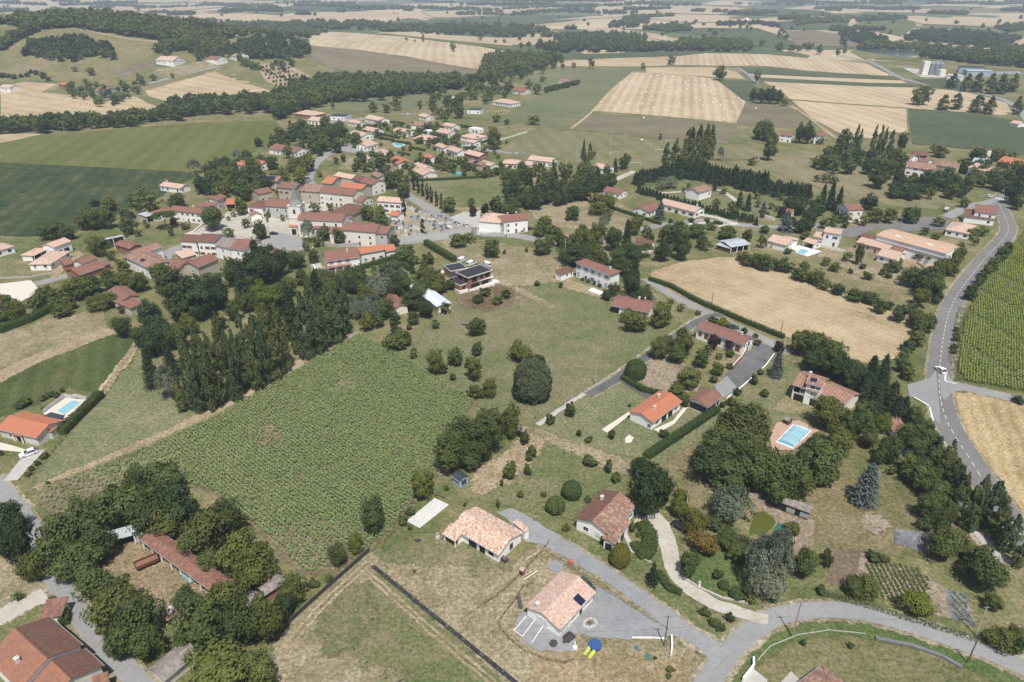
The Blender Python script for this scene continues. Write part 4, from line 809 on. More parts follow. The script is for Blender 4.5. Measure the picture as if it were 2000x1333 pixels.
# along the main road, right
T('b', (1795, 925, 70, 60), (1780, 905, 50, 50), (1830, 960, 60, 60), (1820, 990, 56, 60), (1850, 1000, 40, 50), (1820, 935, 50, 50), (1805, 865, 60, 60), (1780, 850, 50, 50), (1850, 1060, 80, 76), (1885, 1070, 40, 40), (1930, 1110, 90, 90), (1960, 1250, 60, 50), (1985, 1240, 40, 40), (1690, 1145, 60, 46), (1665, 1145, 40, 40), (1940, 1175, 40, 40)); T('d', (1810, 1020, 36, 34), (1915, 1090, 44, 60), (1790, 880, 40, 40), (1990, 1260, 30, 44)); T('p', (1845, 905, 32, 66), (1862, 930, 34, 76), (1880, 960, 34, 80), (1830, 880, 30, 60), (1895, 990, 34, 80), (1815, 850, 28, 50), (1940, 985, 56, 96), (1920, 960, 34, 70), (1975, 1040, 46, 80), (1995, 1080, 30, 60)); T('y', (1790, 1178, 66, 46)); T('s', (1725, 1090, 26, 20), (1705, 1085, 30, 24), (1615, 1080, 16, 30), (1620, 1095, 16, 30), (1605, 1152, 24, 20), (1745, 1170, 14, 10))
line('bbd', [(1440, 500), (1500, 510), (1560, 530), (1650, 570), (1740, 600)], 20, (22, 34), .95, 4); line('bbs', [(1750, 605), (1790, 600), (1800, 640), (1780, 670), (1760, 710), (1775, 735)], 12, (22, 40), 1.0, 5); T('b', (1820, 550, 56, 66), (1800, 580, 40, 40), (1835, 525, 30, 40), (1870, 500, 34, 34), (1905, 470, 18, 22), (1815, 630, 30, 40)); T('d', (1825, 575, 40, 30), (1810, 545, 40, 50))
line('bd', [(1890, 580), (1925, 530), (1950, 505), (1975, 480)], 9, (18, 28), 1.2, 6); T('d', (1985, 375, 34, 50), (1995, 340, 30, 50), (1990, 395, 26, 30), (1990, 780, 24, 18)); line('s', [(1870, 640), (1862, 690)], 5, (12, 18), 1, 7)
# village
T('n', (322, 430, 46, 36)); T('b', (415, 424, 50, 50), (470, 403, 32, 34), (480, 434, 24, 24), (616, 404, 28, 18), (643, 403, 18, 18), (632, 455, 30, 30), (663, 462, 28, 34), (620, 470, 26, 26), (610, 500, 26, 30), (575, 505, 40, 40), (598, 480, 20, 24), (360, 440, 24, 16), (332, 450, 16, 22), (552, 425, 12, 16), (523, 418, 12, 16), (522, 428, 8, 14), (445, 455, 30, 10)); T('d', (506, 448, 32, 40), (770, 468, 24, 26)); T('g', (600, 450, 28, 46)); T('l', (715, 415, 34, 34), (745, 430, 40, 26), (742, 412, 24, 24), (548, 375, 20, 24)); T('c', (787, 402, 13, 42), (825, 442, 11, 30))
for x, y, h in ((808, 355, 30), (816, 362, 28), (825, 368, 28), (834, 374, 28), (842, 380, 28), (852, 388, 26), (861, 393, 26)): T('c', (x, y, 9, h+3))
T('l', (876, 398, 34, 32)); T('r', (924, 412, 18, 22), (947, 407, 18, 20), (965, 398, 20, 26)); T('b', (921, 395, 18, 22), (972, 400, 30, 34), (998, 405, 44, 40), (1062, 436, 40, 34), (1118, 415, 36, 30), (1175, 395, 60, 30), (1055, 450, 34, 24), (1085, 455, 40, 22), (1045, 385, 24, 22))
fill('bbdf', [(980, 350), (1060, 335), (1180, 340), (1200, 352), (1100, 375), (1000, 392), (978, 380)], 44, (18, 26), 1.35, 11, .5); line('d', [(1015, 395), (1080, 385), (1150, 368), (1200, 352)], 14, (26, 32), 1.1, 12); line('bbl', [(985, 345), (1050, 325), (1120, 330), (1190, 335)], 12, (16, 22), 1.5, 13)
T('p', (1140, 303, 14, 56), (1152, 306, 14, 56)); T('l', (1221, 315, 26, 32)); T('f', (1202, 322, 16, 26)); T('b', (1160, 300, 12, 20), (1290, 266, 12, 14))
for x, y, w, h in ((1302, 305, 22, 52), (1320, 300, 24, 56), (1336, 305, 22, 50), (1350, 288, 26, 72), (1365, 285, 26, 74), (1380, 280, 26, 72), (1390, 278, 20, 64), (1345, 275, 20, 50)): T('p', (x, y, w, h))
line('f', [(1240, 350), (1300, 335), (1315, 330)], 14, (18, 22), 1.25, 14, .1); line('f', [(1320, 325), (1400, 340), (1470, 350), (1500, 355)], 32, (20, 25), 1.5, 15, .1); line('f', [(1430, 350), (1500, 365), (1585, 372)], 28, (18, 22), 1.4, 16, .1); line('f', [(1245, 368), (1320, 392), (1400, 412), (1480, 432)], 34, (13, 16), 1.0, 17, .1)
T('m', (1295, 358, 32, 24), (1310, 355, 30, 24)); T('f', (1398, 350, 12, 44), (1445, 390, 24, 34), (1462, 395, 22, 34)); T('b', (1335, 370, 10, 12), (1345, 362, 12, 14), (1415, 372, 18, 12), (1400, 395, 22, 20), (1430, 400, 20, 22), (1480, 380, 18, 18), (1525, 383, 16, 18)); T('u', (1290, 410, 28, 36), (1537, 432, 36, 40), (1492, 405, 20, 24)); T('g', (1180, 433, 20, 34))
T('b', (1240, 440, 26, 40), (1265, 450, 24, 30), (1190, 420, 20, 20), (1130, 468, 44, 50), (1165, 455, 44, 52), (1200, 465, 38, 52), (1230, 490, 30, 40), (1110, 490, 50, 40), (1165, 495, 40, 40), (1250, 430, 24, 26), (1330, 450, 50, 40), (1360, 450, 40, 30), (1300, 455, 30, 40), (1420, 455, 40, 24), (1460, 460, 26, 30), (1380, 478, 26, 26), (1390, 440, 26, 20), (1490, 470, 24, 30), (1180, 510, 30, 36), (1150, 490, 44, 36), (1210, 500, 40, 40), (1060, 480, 44, 36), (1075, 470, 30, 24)); T('d', (1240, 500, 36, 48), (1295, 490, 36, 44), (1335, 480, 40, 56), (1315, 455, 36, 40), (1215, 520, 40, 40), (1370, 470, 24, 30), (1270, 465, 20, 30)); T('l', (1150, 470, 30, 44), (1140, 450, 30, 30), (1160, 490, 30, 24)); T('f', (1225, 460, 30, 66)); T('n', (1262, 490, 30, 28)); T('d', (1100, 470, 36, 30), (1150, 510, 40, 30), (1130, 498, 60, 34))
T('y', (1495, 447, 24, 16)); T('r', (1528, 415, 18, 22)); T('s', (1545, 410, 10, 12), (1460, 500, 20, 14), (1310, 432, 12, 10), (1325, 440, 12, 10), (1540, 490, 16, 14), (1350, 430, 14, 10), (1380, 430, 14, 10), (1570, 460, 20, 14))
T('f', (1625, 382, 26, 56), (1640, 390, 24, 50), (1608, 385, 24, 50)); T('d', (1700, 392, 40, 36), (1600, 400, 36, 40), (1585, 420, 40, 40), (1560, 400, 44, 40), (1570, 440, 40, 34), (1545, 395, 30, 30)); T('b', (1782, 418, 44, 34), (1740, 420, 28, 32), (1715, 420, 30, 30), (1690, 430, 24, 24), (1655, 425, 20, 24), (1630, 430, 24, 26), (1610, 435, 24, 24), (1885, 395, 30, 20), (1810, 450, 20, 20), (1830, 460, 24, 18), (1835, 432, 30, 16)); T('l', (1700, 418, 16, 12), (1655, 420, 16, 10))
T('b', (1655, 500, 24, 22), (1680, 495, 20, 44), (1630, 520, 30, 24), (1615, 510, 24, 20), (1750, 520, 30, 26), (1790, 540, 50, 44), (1730, 520, 16, 20), (1790, 500, 26, 20), (1870, 490, 32, 40), (1855, 520, 40, 40), (1900, 455, 24, 26), (1920, 450, 24, 24), (1700, 540, 16, 14), (1570, 520, 30, 24), (1600, 535, 30, 24)); T('d', (1865, 500, 26, 34)); T('n', (1795, 505, 18, 18), (1815, 508, 18, 18))
# west side of the village
T('b', (180, 425, 44, 46), (205, 425, 38, 44), (215, 398, 34, 28), (160, 430, 30, 40), (95, 450, 50, 34), (120, 448, 34, 30), (190, 480, 44, 44), (250, 440, 34, 36), (242, 415, 24, 30), (270, 405, 20, 24), (275, 375, 26, 28), (265, 390, 40, 16), (335, 395, 24, 14), (290, 380, 20, 20), (345, 390, 40, 26), (215, 500, 24, 20), (290, 395, 50, 10)); T('d', (185, 395, 20, 18), (130, 455, 34, 30)); T('w', (248, 425, 30, 34))
T('g', (378, 325, 26, 28), (465, 303, 22, 22)); fill('bdb', [(385, 355), (420, 320), (470, 330), (520, 350), (500, 380), (450, 375), (395, 365)], 22, (24, 36), 1.1, 21, .5); fill('bdl', [(405, 345), (430, 310), (520, 300), (600, 320), (590, 345), (540, 350), (520, 330)], 20, (18, 30), 1.05, 22, .5); T('b', (600, 318, 34, 34), (575, 320, 30, 26), (588, 348, 30, 24)); T('o', (625, 340, 14, 12))
fill('bbd', [(500, 275), (560, 250), (640, 240), (700, 270), (640, 300), (590, 290), (540, 300)], 30, (18, 32), 1.1, 23, .5); T('d', (640, 265, 40, 44)); T('f', (530, 272, 14, 18), (558, 272, 20, 22), (588, 278, 12, 24)); fill('bdb', [(650, 310), (760, 300), (820, 330), (790, 375), (720, 330), (660, 330)], 26, (16, 26), 1.0, 24, .55); T('b', (765, 350, 36, 36), (785, 370, 30, 30), (775, 340, 24, 24), (805, 330, 26, 22), (700, 320, 24, 24))
T('l', (965, 268, 36, 44)); fill('bdb', [(690, 250), (760, 240), (850, 245), (980, 270), (960, 300), (860, 290), (780, 270), (700, 262)], 85, (8, 17), 1.0, 25, .45); fill('bbs', [(820, 300), (900, 310), (1000, 320), (1100, 325), (1000, 340), (880, 340), (800, 330)], 60, (8, 19), .95, 26, .45); T('r', (735, 260, 12, 10), (742, 300, 12, 12))
fill('bsl', [(690, 250), (760, 235), (860, 245), (980, 265), (1020, 310), (900, 335), (800, 325), (740, 320), (700, 290)], 60, (6, 11), 1.0, 88, .6); fill('bsd', [(340, 400), (480, 395), (480, 425), (380, 430), (300, 445), (270, 470), (230, 455), (290, 410)], 22, (8, 16), .95, 89, .6); fill('bls', [(620, 540), (700, 525), (800, 500), (870, 520), (860, 560), (760, 580), (680, 570)], 26, (12, 26), .95, 90, .55); fill('bs', [(1420, 390), (1600, 390), (1700, 440), (1560, 440), (1440, 425)], 26, (8, 18), 1.0, 91, .55); fill('bls', [(1640, 480), (1800, 515), (1790, 550), (1660, 535), (1600, 500)], 14, (10, 18), .9, 92, .6)
# east hamlet
fill('bdb', [(1585, 315), (1640, 280), (1700, 300), (1770, 300), (1750, 330), (1680, 325), (1600, 330)], 22, (22, 36), 1.1, 31, .5); T('d', (1720, 345, 40, 46), (1755, 345, 26, 40), (1650, 268, 26, 40), (1765, 275, 24, 40), (1560, 262, 26, 40), (1575, 262, 26, 44)); T('p', (1673, 270, 14, 50), (1708, 272, 13, 54), (1720, 272, 12, 54), (1728, 275, 12, 50), (1740, 280, 16, 50), (1680, 275, 12, 44)); fill('bdd', [(1770, 345), (1860, 335), (1900, 345), (1890, 380), (1800, 375), (1740, 370)], 22, (22, 34), 1.0, 32, .5); fill('bdb', [(1880, 320), (1990, 320), (1990, 370), (1930, 365), (1900, 350)], 18, (22, 34), 1.05, 33, .5); T('b', (1840, 295, 34, 24), (1825, 290, 22, 18), (1910, 300, 40, 24), (1950, 302, 30, 26), (1975, 305, 30, 20)); T('b', (1490, 258, 44, 40), (1505, 290, 30, 46), (1480, 255, 26, 36), (1510, 270, 26, 30), (1605, 275, 20, 14), (1470, 315, 24, 18)); T('g', (1408, 300, 14, 28)); line('d', [(1740, 375), (1800, 383)], 7, (18, 22), .9, 34)
line('b', [(1590, 345), (1640, 350)], 4, (14, 20), 1, 35)
# single trees and clumps in the far fields
T('b', (1155, 124, 17, 23), (1256, 130, 12, 16), (1308, 117, 18, 20), (1404, 144, 27, 29), (1478, 150, 19, 28), (1081, 128, 15, 14), (1099, 130, 12, 10), (1120, 128, 12, 12), (1794, 189, 38, 38), (1533, 200, 22, 18), (885, 91, 15, 22), (827, 76, 8, 18), (793, 77, 8, 7), (810, 80, 6, 6), (1570, 58, 7, 8), (1486, 85, 14, 13), (968, 81, 8, 8), (985, 81, 10, 10), (938, 76, 12, 10), (148, 136, 14, 9), (180, 140, 20, 18), (338, 148, 9, 11), (300, 152, 16, 16), (275, 155, 18, 22))
T('d', (1485, 188, 26, 32), (1503, 188, 28, 34), (1520, 190, 16, 30), (1470, 185, 16, 26)); T('p', (1840, 202, 26, 30), (1865, 200, 26, 32), (1905, 205, 32, 34), (1930, 208, 26, 34), (1983, 208, 22, 34), (1858, 160, 26, 28), (1885, 164, 24, 34), (1905, 164, 26, 36), (1930, 166, 26, 38), (1952, 166, 26, 38), (1975, 164, 24, 34)); T('b', (1645, 85, 22, 24), (1635, 103, 14, 14), (1648, 100, 10, 18), (1560, 95, 20, 14), (1580, 92, 20, 18), (1600, 98, 20, 20), (1520, 92, 24, 18), (1545, 95, 20, 16), (1525, 65, 18, 20), (1535, 72, 16, 14))
T('b', (870, 228, 20, 24), (895, 218, 26, 30), (820, 205, 14, 20), (730, 210, 26, 24), (775, 205, 26, 26), (755, 212, 22, 22), (650, 205, 10, 18), (848, 195, 20, 24), (865, 180, 20, 20), (950, 190, 22, 18), (925, 185, 24, 24), (1050, 175, 24, 22), (1035, 165, 20, 18), (1060, 155, 16, 14), (970, 232, 22, 18), (990, 238, 16, 14), (1040, 237, 28, 20)); line('h' if False else 's', [(1065, 178), (1130, 162)], 10, (9, 12), .9, 41)
fill('bbd', [(840, 190), (930, 168), (1000, 160), (1010, 180), (930, 205), (860, 225), (830, 215)], 26, (14, 24), 1.05, 42, .5)
# tree belt of the stream and the hill copses, trees near enough to tell apart
line('bdb', [(0, 252), (120, 240), (240, 236), (330, 222), (440, 208), (560, 205)], 52, (22, 32), .95, 51); line('bd', [(330, 206), (430, 196), (540, 196), (640, 190)], 30, (20, 28), .95, 52)
line('bdb', [(540, 222), (630, 192), (760, 178), (900, 163)], 36, (18, 28), 1.15, 53); line('bbd', [(560, 160), (640, 158), (740, 160), (850, 160), (930, 162)], 30, (12, 20), 1.2, 54); fill('bd', [(510, 205), (640, 180), (760, 175), (860, 165), (860, 150), (700, 155), (600, 150), (560, 170)], 40, (14, 22), 1.05, 55, .5)
fill('bdb', [(935, 165), (945, 118), (990, 105), (1060, 112), (1100, 118), (1060, 135), (1000, 150)], 40, (14, 22), 1.05, 56, .5)
fill('bd', [(45, 110), (60, 88), (150, 78), (220, 95), (222, 112), (110, 115)], 40, (14, 22), .95, 57, .45); fill('bdb', [(120, 182), (170, 150), (190, 165), (280, 155), (275, 185), (215, 205), (185, 205)], 34, (12, 20), 1.0, 58, .5); fill('bd', [(300, 108), (340, 82), (440, 75), (450, 108), (390, 115), (370, 95)], 34, (13, 20), 1.0, 59, .45); fill('bd', [(440, 120), (470, 80), (520, 65), (600, 85), (600, 110), (560, 135), (480, 130)], 40, (13, 20), 1.0, 60, .45); line('s', [(0, 148), (50, 150), (60, 140), (100, 155)], 9, (10, 16), .8, 61); line('s', [(500, 130), (600, 170)], 14, (4, 7), 1.2, 62)
for r in range(6): line('s', [(505+r*6, 132+r*7), (560+r*8, 126+r*7)], 8, (3.5, 6), 1.1, 70+r)
# ------------------------------------------------------------------ far-off woods
wood('wood', [(0, 92), (60, 62), (140, 46), (250, 50), (330, 68), (320, 82), (230, 68), (140, 53), (85, 56), (40, 76), (0, 100)], 330, (11, 16), (11, 15), 'bd', 1, 'dark wood crowning the hill above the copse')
wood('wood', [(230, 62), (330, 58), (420, 70), (400, 88), (330, 82)], 120, (11, 16), (11, 15), 'bd', 2, 'wood running down the right shoulder of the hill')
wood('wood', [(0, 45), (100, 34), (260, 34), (420, 44), (560, 50), (690, 52), (600, 60), (420, 62), (250, 50), (60, 58)], 420, (13, 20), (11, 16), 'bd', 3, 'long dark wood behind the hill')
wood('wood', [(560, 48), (680, 46), (860, 58), (840, 64), (700, 60), (560, 56)], 170, (13, 20), (12, 18), 'bdl', 4, 'pale-stemmed tree belt above the ploughed field')
wood('wood', [(860, 52), (960, 50), (1060, 56), (1080, 74), (940, 72), (800, 66)], 220, (13, 19), (10, 15), 'bd', 5, 'broad wood left of the pale poplar plantation')
wood('wood', [(1040, 95), (1120, 88), (1260, 92), (1380, 100), (1260, 102), (1100, 104)], 200, (12, 17), (12, 16), 'd', 6, 'dark wood edging the far green strip')
wood('wood', [(1080, 80), (1160, 72), (1265, 78), (1250, 90), (1100, 88)], 170, (8, 12), (16, 20), 'lo', 7, 'pale poplar plantation above the dark wood')
wood('wood', [(1315, 100), (1330, 82), (1460, 86), (1470, 102), (1400, 102)], 150, (10, 14), (12, 16), 'bd', 8, 'square wood right of the pale poplar plantation')
wood('wood', [(1190, 56), (1220, 40), (1265, 38), (1265, 55)], 60, (14, 20), (16, 24), 'bd', 9, 'high round wood beyond the fields')
wood('wood', [(1270, 56), (1350, 46), (1340, 62), (1300, 66)], 50, (13, 18), (12, 16), 'bd', 10)
wood('wood', [(1640, 70), (1650, 62), (1700, 72), (1730, 84), (1700, 90), (1645, 78)], 90, (12, 17), (12, 16), 'd', 11, 'dark wood left of the lake')
wood('wood', [(1675, 98), (1690, 88), (1800, 94), (1840, 100), (1830, 106), (1790, 99), (1730, 97)], 120, (11, 16), (10, 14), 'bd', 12, 'trees on the far bank of the lake')
wood('wood', [(1765, 80), (1790, 64), (1900, 68), (1990, 80), (1960, 98), (1850, 88)], 300, (12, 17), (12, 17), 'd', 13, 'large dark wood beyond the lake')
wood('wood', [(1795, 114), (1800, 104), (1900, 106), (2000, 118), (2010, 135), (1900, 126), (1850, 118)], 240, (10, 15), (13, 18), 'bd', 14, 'wood behind the industrial sheds')
wood('wood', [(1950, 100), (2010, 96), (2010, 126), (1970, 116)], 80, (11, 16), (12, 16), 'bd', 15)
wood('wood', [(1560, 52), (1620, 46), (1770, 40), (1760, 34), (1620, 36), (1540, 44)], 120, (14, 20), (9, 13), 'bd', 16)
wood('wood', [(1945, 55), (2010, 48), (2010, 60), (1960, 64)], 60, (14, 20), (10, 14), 'bd', 17)
woodline('wood', [(1000, 30), (1080, 24), (1220, 27)], 120, (14, 20), (11, 16), 'bd', 18, 2.5); woodline('wood', [(940, 22), (1100, 14), (1220, 12)], 70, (14, 20), (10, 15), 'bd', 19, 1.5); woodline('wood', [(1400, 50), (1480, 48), (1520, 54)], 90, (10, 14), (10, 14), 'd', 20)
woodline('wood', [(680, 18), (760, 18), (840, 18), (960, 22)], 110, (16, 24), (12, 17), 'bd', 21, 2)
fr = random.Random(5); PT = []
for i in range(95):
    x0 = fr.uniform(-50, 2050); y0 = fr.choice((fr.uniform(-3, 14), fr.uniform(2, 30), fr.uniform(14, 62))); ln = fr.uniform(25, 150)*(1.15 if y0 < 20 else .6); sl = fr.uniform(-.05, .05)
    for k in range(int(ln*fr.uniform(.25, .7))):
        t = fr.random(); PT.append(G(x0+ln*t, y0+sl*ln*t+fr.uniform(-.5, .5)))
wood_at('far_trees', PT, (13, 24), (9, 16), 'bd', 31, 'scattered hedgerow trees across the distant plain', 70)
PT = []
for i in range(200):
    x, y = fr.uniform(0, 2000), fr.uniform(8, 95)
    if (x < 620 and y > 35) or (y > 60 and 600 < x < 1000): continue
    PT.append(G(x, y))
wood_at('far_trees', PT, (9, 15), (9, 14), 'bd', 32, 'lone round trees dotted over the far fields', 80)
woodline('wood', [(0, 254), (120, 243), (240, 239), (330, 226), (440, 212), (560, 210)], 190, (8, 13), (7, 12), 'bd', 40, 2.5, 'unbroken tree belt along the stream left of the village')
woodline('wood', [(330, 209), (430, 200), (540, 198), (620, 192)], 90, (8, 13), (7, 12), 'db', 41, 3, 'second tree belt below the striped wheat field')
woodline('wood', [(540, 224), (630, 196), (760, 182), (900, 167)], 230, (9, 14), (12, 17), 'bdl', 42, 6, 'stream belt below the brown ploughed field')
wood('wood', [(520, 206), (600, 194), (760, 178), (930, 164), (930, 158), (850, 157), (700, 156), (625, 158), (605, 176), (560, 184)], 380, (9, 14), (9, 14), 'bd', 43, 'broad wood between the plantation and the village')
wood('wood', [(440, 118), (460, 92), (520, 74), (598, 84), (605, 104), (585, 114), (520, 118), (470, 114)], 150, (9, 14), (9, 14), 'db', 44, 'dark wood behind the small plantation')
wood('wood', [(300, 106), (345, 84), (440, 78), (452, 104), (395, 112), (370, 98)], 110, (9, 14), (9, 14), 'bd', 45, 'wood right of the hill meadow'); wood('wood', [(48, 110), (62, 90), (150, 80), (220, 97), (220, 110), (110, 113)], 120, (9, 13), (10, 14), 'd', 46, 'dense dark copse on the hill meadow')
wood('wood', [(935, 163), (945, 120), (990, 108), (1060, 114), (1095, 119), (1060, 133), (1000, 148)], 200, (9, 14), (11, 16), 'bd', 47, 'wood running down to the estate'); wood('wood', [(400, 78), (420, 66), (560, 60), (640, 64), (600, 76), (520, 70)], 130, (11, 16), (10, 14), 'bd', 48)
# ------------------------------------------------------------------ build: the 290 largest of each kind as trees of their own
byk = {}
for t in TREES: byk.setdefault(t[0], []).append(t)
for k, L in byk.items():
    L = [t for t in L if t[3] > 1.5]; L.sort(key=lambda t: -t[3]*t[4])
    for t in L[:290]: place_tree(*t[:5])
    if L[290:]:
        r = random.Random(3); PT = []
        V = []
        for t in L[290:]:
            b, W, Hh = fit(*t[1:5]); PT.append((b, W, Hh))
        rng = np.random.default_rng(9)
        for b, W, Hh in PT:
            C, N = crown_pts(k, 90, rng); q = leaf_quads(C, N, .1, rng); V.append(q*np.array([W, W, Hh])+np.array(b))
        stuff(link('small_trees', quads_mesh('small_trees', np.concatenate(V), FOL[k])), 'small distant %ss of the stream belt' % TNAME[k][1], 'wood')
# hedges
for a_, b_ in (((690, 268), (716, 274)), ((744, 272), (770, 276)), ((800, 290), (830, 296)), ((778, 300), (800, 305)), ((845, 282), (868, 288)), ((905, 292), (930, 290)), ((880, 316), (905, 322)), ((955, 330), (1000, 326)), ((820, 252), (850, 254)), ((700, 245), (735, 250)), ((760, 240), (790, 243)), ((735, 308), (752, 316)), ((810, 318), (830, 312))): hedge([a_, b_], 1.4, 1.7)
hedge([(1268, 548), (1310, 562), (1360, 590), (1440, 625), (1530, 662)], 1.6, 1.7, look='long field hedge along the wheat'); hedge([(832, 478), (850, 490), (888, 512)], 2.6, 2.6, look='thick clipped hedge beside the drive'); hedge([(703, 527), (768, 508), (772, 500)], 2.0, 2.0); hedge([(770, 502), (800, 530)], 1.8, 2.0); hedge([(1263, 895), (1330, 850), (1400, 803)], 2.2, 1.6, look='broad sloping hedge below the bungalow'); hedge([(122, 850), (160, 812), (198, 775)], 2.2, 2.2, look='dark clipped hedge beside the pool wall')
hedge([(800, 355), (880, 352), (955, 347)], 1.5, 1.6); hedge([(955, 347), (925, 335)], 1.5, 1.6); hedge([(0, 650), (60, 628), (105, 605)], 2.6, 2.4, look='shaggy hedge along the dry lawn'); hedge([(1215, 740), (1255, 765), (1290, 772)], 1.6, 1.4); hedge([(725, 302), (750, 325)], 2.4, 2.4); hedge([(585, 315), (612, 300), (630, 290)], 2.6, 2.0, 'l', look='rounded light green hedge'); hedge([(1150, 396), (1200, 410), (1290, 440)], 1.6, 1.6); hedge([(765, 278), (800, 283)], 1.6, 2.0); hedge([(735, 262), (780, 272)], 1.6, 1.6); hedge([(850, 265), (870, 270)], 1.8, 2.2); hedge([(888, 247), (922, 252)], 2, 2.2); hedge([(1330, 785), (1345, 795)], 3, 2.4, look='round-ended clipped hedge by the open garage'); hedge([(1285, 1120), (1305, 1150), (1330, 1160)], 1.6, .8); hedge([(102, 1180), (130, 1205), (128, 1222)], 1.6, 1.8, look='bright lawn-green hedge by the lane'); hedge([(1410, 440), (1395, 436)], 1.5, 1.5); hedge([(1065, 178), (1130, 163)], 4, 4, look='clipped boundary hedge in the pasture')

hedge([(1252, 1024), (1270, 1048), (1266, 1075), (1256, 1090)], 3.4, 1.0, look='low dense planting beside the white drive'); hedge([(1238, 1062), (1248, 1078), (1258, 1092)], 2.2, .7)
# ------------------------------------------------------------------ roof, wall and opening materials
def roofmat(name, cols, cu=.28, cv=.42, rib=.25, weather=(.12, .10, .085), wamt=.35, ribstr=.28, rough=.85, soft=.3):
    """clay tiles laid out along the slope: u along the eave, v up the slope (metres)"""
    mean = [sum(c[i] for c in cols)/len(cols) for i in range(3)]; cols = [tuple(mean[i]*soft+c[i]*(1-soft) for i in range(3)) for c in cols]
    m, t = newmat(name); uv = t.n('UVMap').outputs[0]; sp = t.n('SeparateXYZ', {0: uv}); p = t.pos()
    fu = t.math('FLOOR', t.math('DIVIDE', sp.outputs[0], cu)); fv = t.math('FLOOR', t.math('DIVIDE', sp.outputs[1], cv))
    wnz = t.n('TexWhiteNoise', {0: t.n('CombineXYZ', {0: fu, 1: fv}).outputs[0]}, noise_dimensions='3D').outputs['Value']
    n = len(cols); col = t.ramp(wnz, [(i/n, c) for i, c in enumerate(cols)], 'CONSTANT')
    w = t.noise(p, .35, 5, .65); w2 = t.noise(p, 1.9, 3)
    k = t.n('MapRange', {0: t.math('ADD', t.math('MULTIPLY', w, .7), t.math('MULTIPLY', w2, .3)), 1: .45, 2: .68, 3: 0.0, 4: wamt}).outputs[0]
    col = t.mix(k, col, weather)
    ru = t.math('ABSOLUTE', t.math('SINE', t.math('MULTIPLY', sp.outputs[0], math.pi/rib))); rv = t.math('FRACT', t.math('DIVIDE', sp.outputs[1], cv))
    h = t.math('ADD', ru, t.math('MULTIPLY', rv, .35))
    sh = t.n('MapRange', {0: ru, 1: .0, 2: .35, 3: 1-ribstr, 4: 1.0}).outputs[0]
    col = t.mix(1, col, t.n('CombineColor', {0: sh, 1: sh, 2: sh}).outputs[0], 'MULTIPLY')
    t.out(col, rough, .2, bump=h, bstr=.5, bdist=.05); return m
RF = {'pink': roofmat('pink_tiles', [(.49, .315, .245), (.58, .43, .355), (.43, .245, .185), (.62, .50, .43), (.52, .35, .28), (.40, .225, .17), (.66, .56, .49), (.50, .33, .26)], .26, .36, .25, wamt=.12, soft=.5),
      'speck': roofmat('speckled_tiles', [(.62, .46, .36), (.38, .18, .12), (.72, .62, .52), (.50, .29, .20), (.69, .57, .47), (.32, .14, .09), (.65, .50, .40)], .26, .36, wamt=.1, soft=.4),
      'red': roofmat('red_tiles', [(.235, .112, .084), (.265, .125, .094), (.205, .096, .074), (.25, .13, .10)], wamt=.5), 'orange': roofmat('orange_tiles', [(.43, .16, .09), (.46, .175, .10), (.40, .145, .08), (.44, .185, .11)], wamt=.12, weather=(.3, .14, .09)),
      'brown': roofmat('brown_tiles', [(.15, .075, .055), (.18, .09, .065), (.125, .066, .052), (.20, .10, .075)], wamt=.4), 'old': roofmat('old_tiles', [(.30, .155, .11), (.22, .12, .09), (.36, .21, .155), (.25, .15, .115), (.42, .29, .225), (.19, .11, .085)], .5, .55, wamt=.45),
      'oldred': roofmat('old_red_tiles', [(.30, .135, .085), (.34, .155, .095), (.26, .115, .075), (.31, .15, .10)], wamt=.45),
      'salmon': roofmat('salmon_tiles', [(.50, .355, .275), (.47, .325, .25), (.54, .395, .31), (.44, .305, .235)], wamt=.2, weather=(.3, .22, .18)), 'rust': roofmat('rust_tiles', [(.22, .105, .075), (.27, .125, .085), (.19, .10, .078), (.30, .155, .11), (.16, .085, .068)], .5, .55, wamt=.5),
      'roman': roofmat('roman_tiles', [(.33, .19, .14), (.28, .155, .115), (.37, .22, .165)], .9, .5, .9, ribstr=.8, wamt=.3), 'grey': roofmat('grey_tiles', [(.24, .205, .19), (.28, .245, .225), (.20, .17, .16), (.33, .29, .265)], .5, .55, wamt=.4, ribstr=.45),
      'metal': roofmat('metal_sheet', [(.42, .45, .48), (.40, .43, .46)], 1.0, 3.0, .35, (.30, .31, .32), .4, .2, .4), 'white_metal': roofmat('pale_metal_sheet', [(.60, .64, .68), (.57, .61, .655)], 1.0, 3.0, .5, (.5, .52, .54), .3, .12, .45),
      'white': plain('white_slab', (.70, .69, .66), .8), 'black': plain('roofing_felt', (.032, .034, .04), .8), 'slate': plain('slate_roof', (.045, .05, .06), .6), 'stone': plain('spire_stone', (.23, .225, .21), .9, .1, 0, .25), 'hall': roofmat('hall_sheet', [(.50, .34, .235), (.48, .325, .225)], 1.0, 6.0, .5, (.42, .3, .22), .25, .1)}
WL = {'w': plain('white_render', (.86, .845, .81), .85, .15, 0, .05, .6), 'c': plain('cream_render', (.76, .72, .64), .85, .15, 0, .07, .6), 's': plain('rough_stone', (.47, .425, .35), .95, .1, 0, .22, 2.0), 'g': plain('grey_render', (.48, .47, .45), .9, .1, 0, .12, .8), 'o': plain('old_render', (.58, .55, .49), .9, .1, 0, .16, .7),
      'k': plain('red_brick', (.30, .16, .115), .9, .1, 0, .12, 3), 'b': plain('grey_blue_boards', (.36, .42, .50), .7, .2, 0, .06), 'n': plain('brown_boards', (.13, .085, .06), .9), 'd': plain('dark_interior', (.02, .02, .02), .9), 'p': plain('pink_render', (.60, .44, .36), .85, .15, 0, .06)}
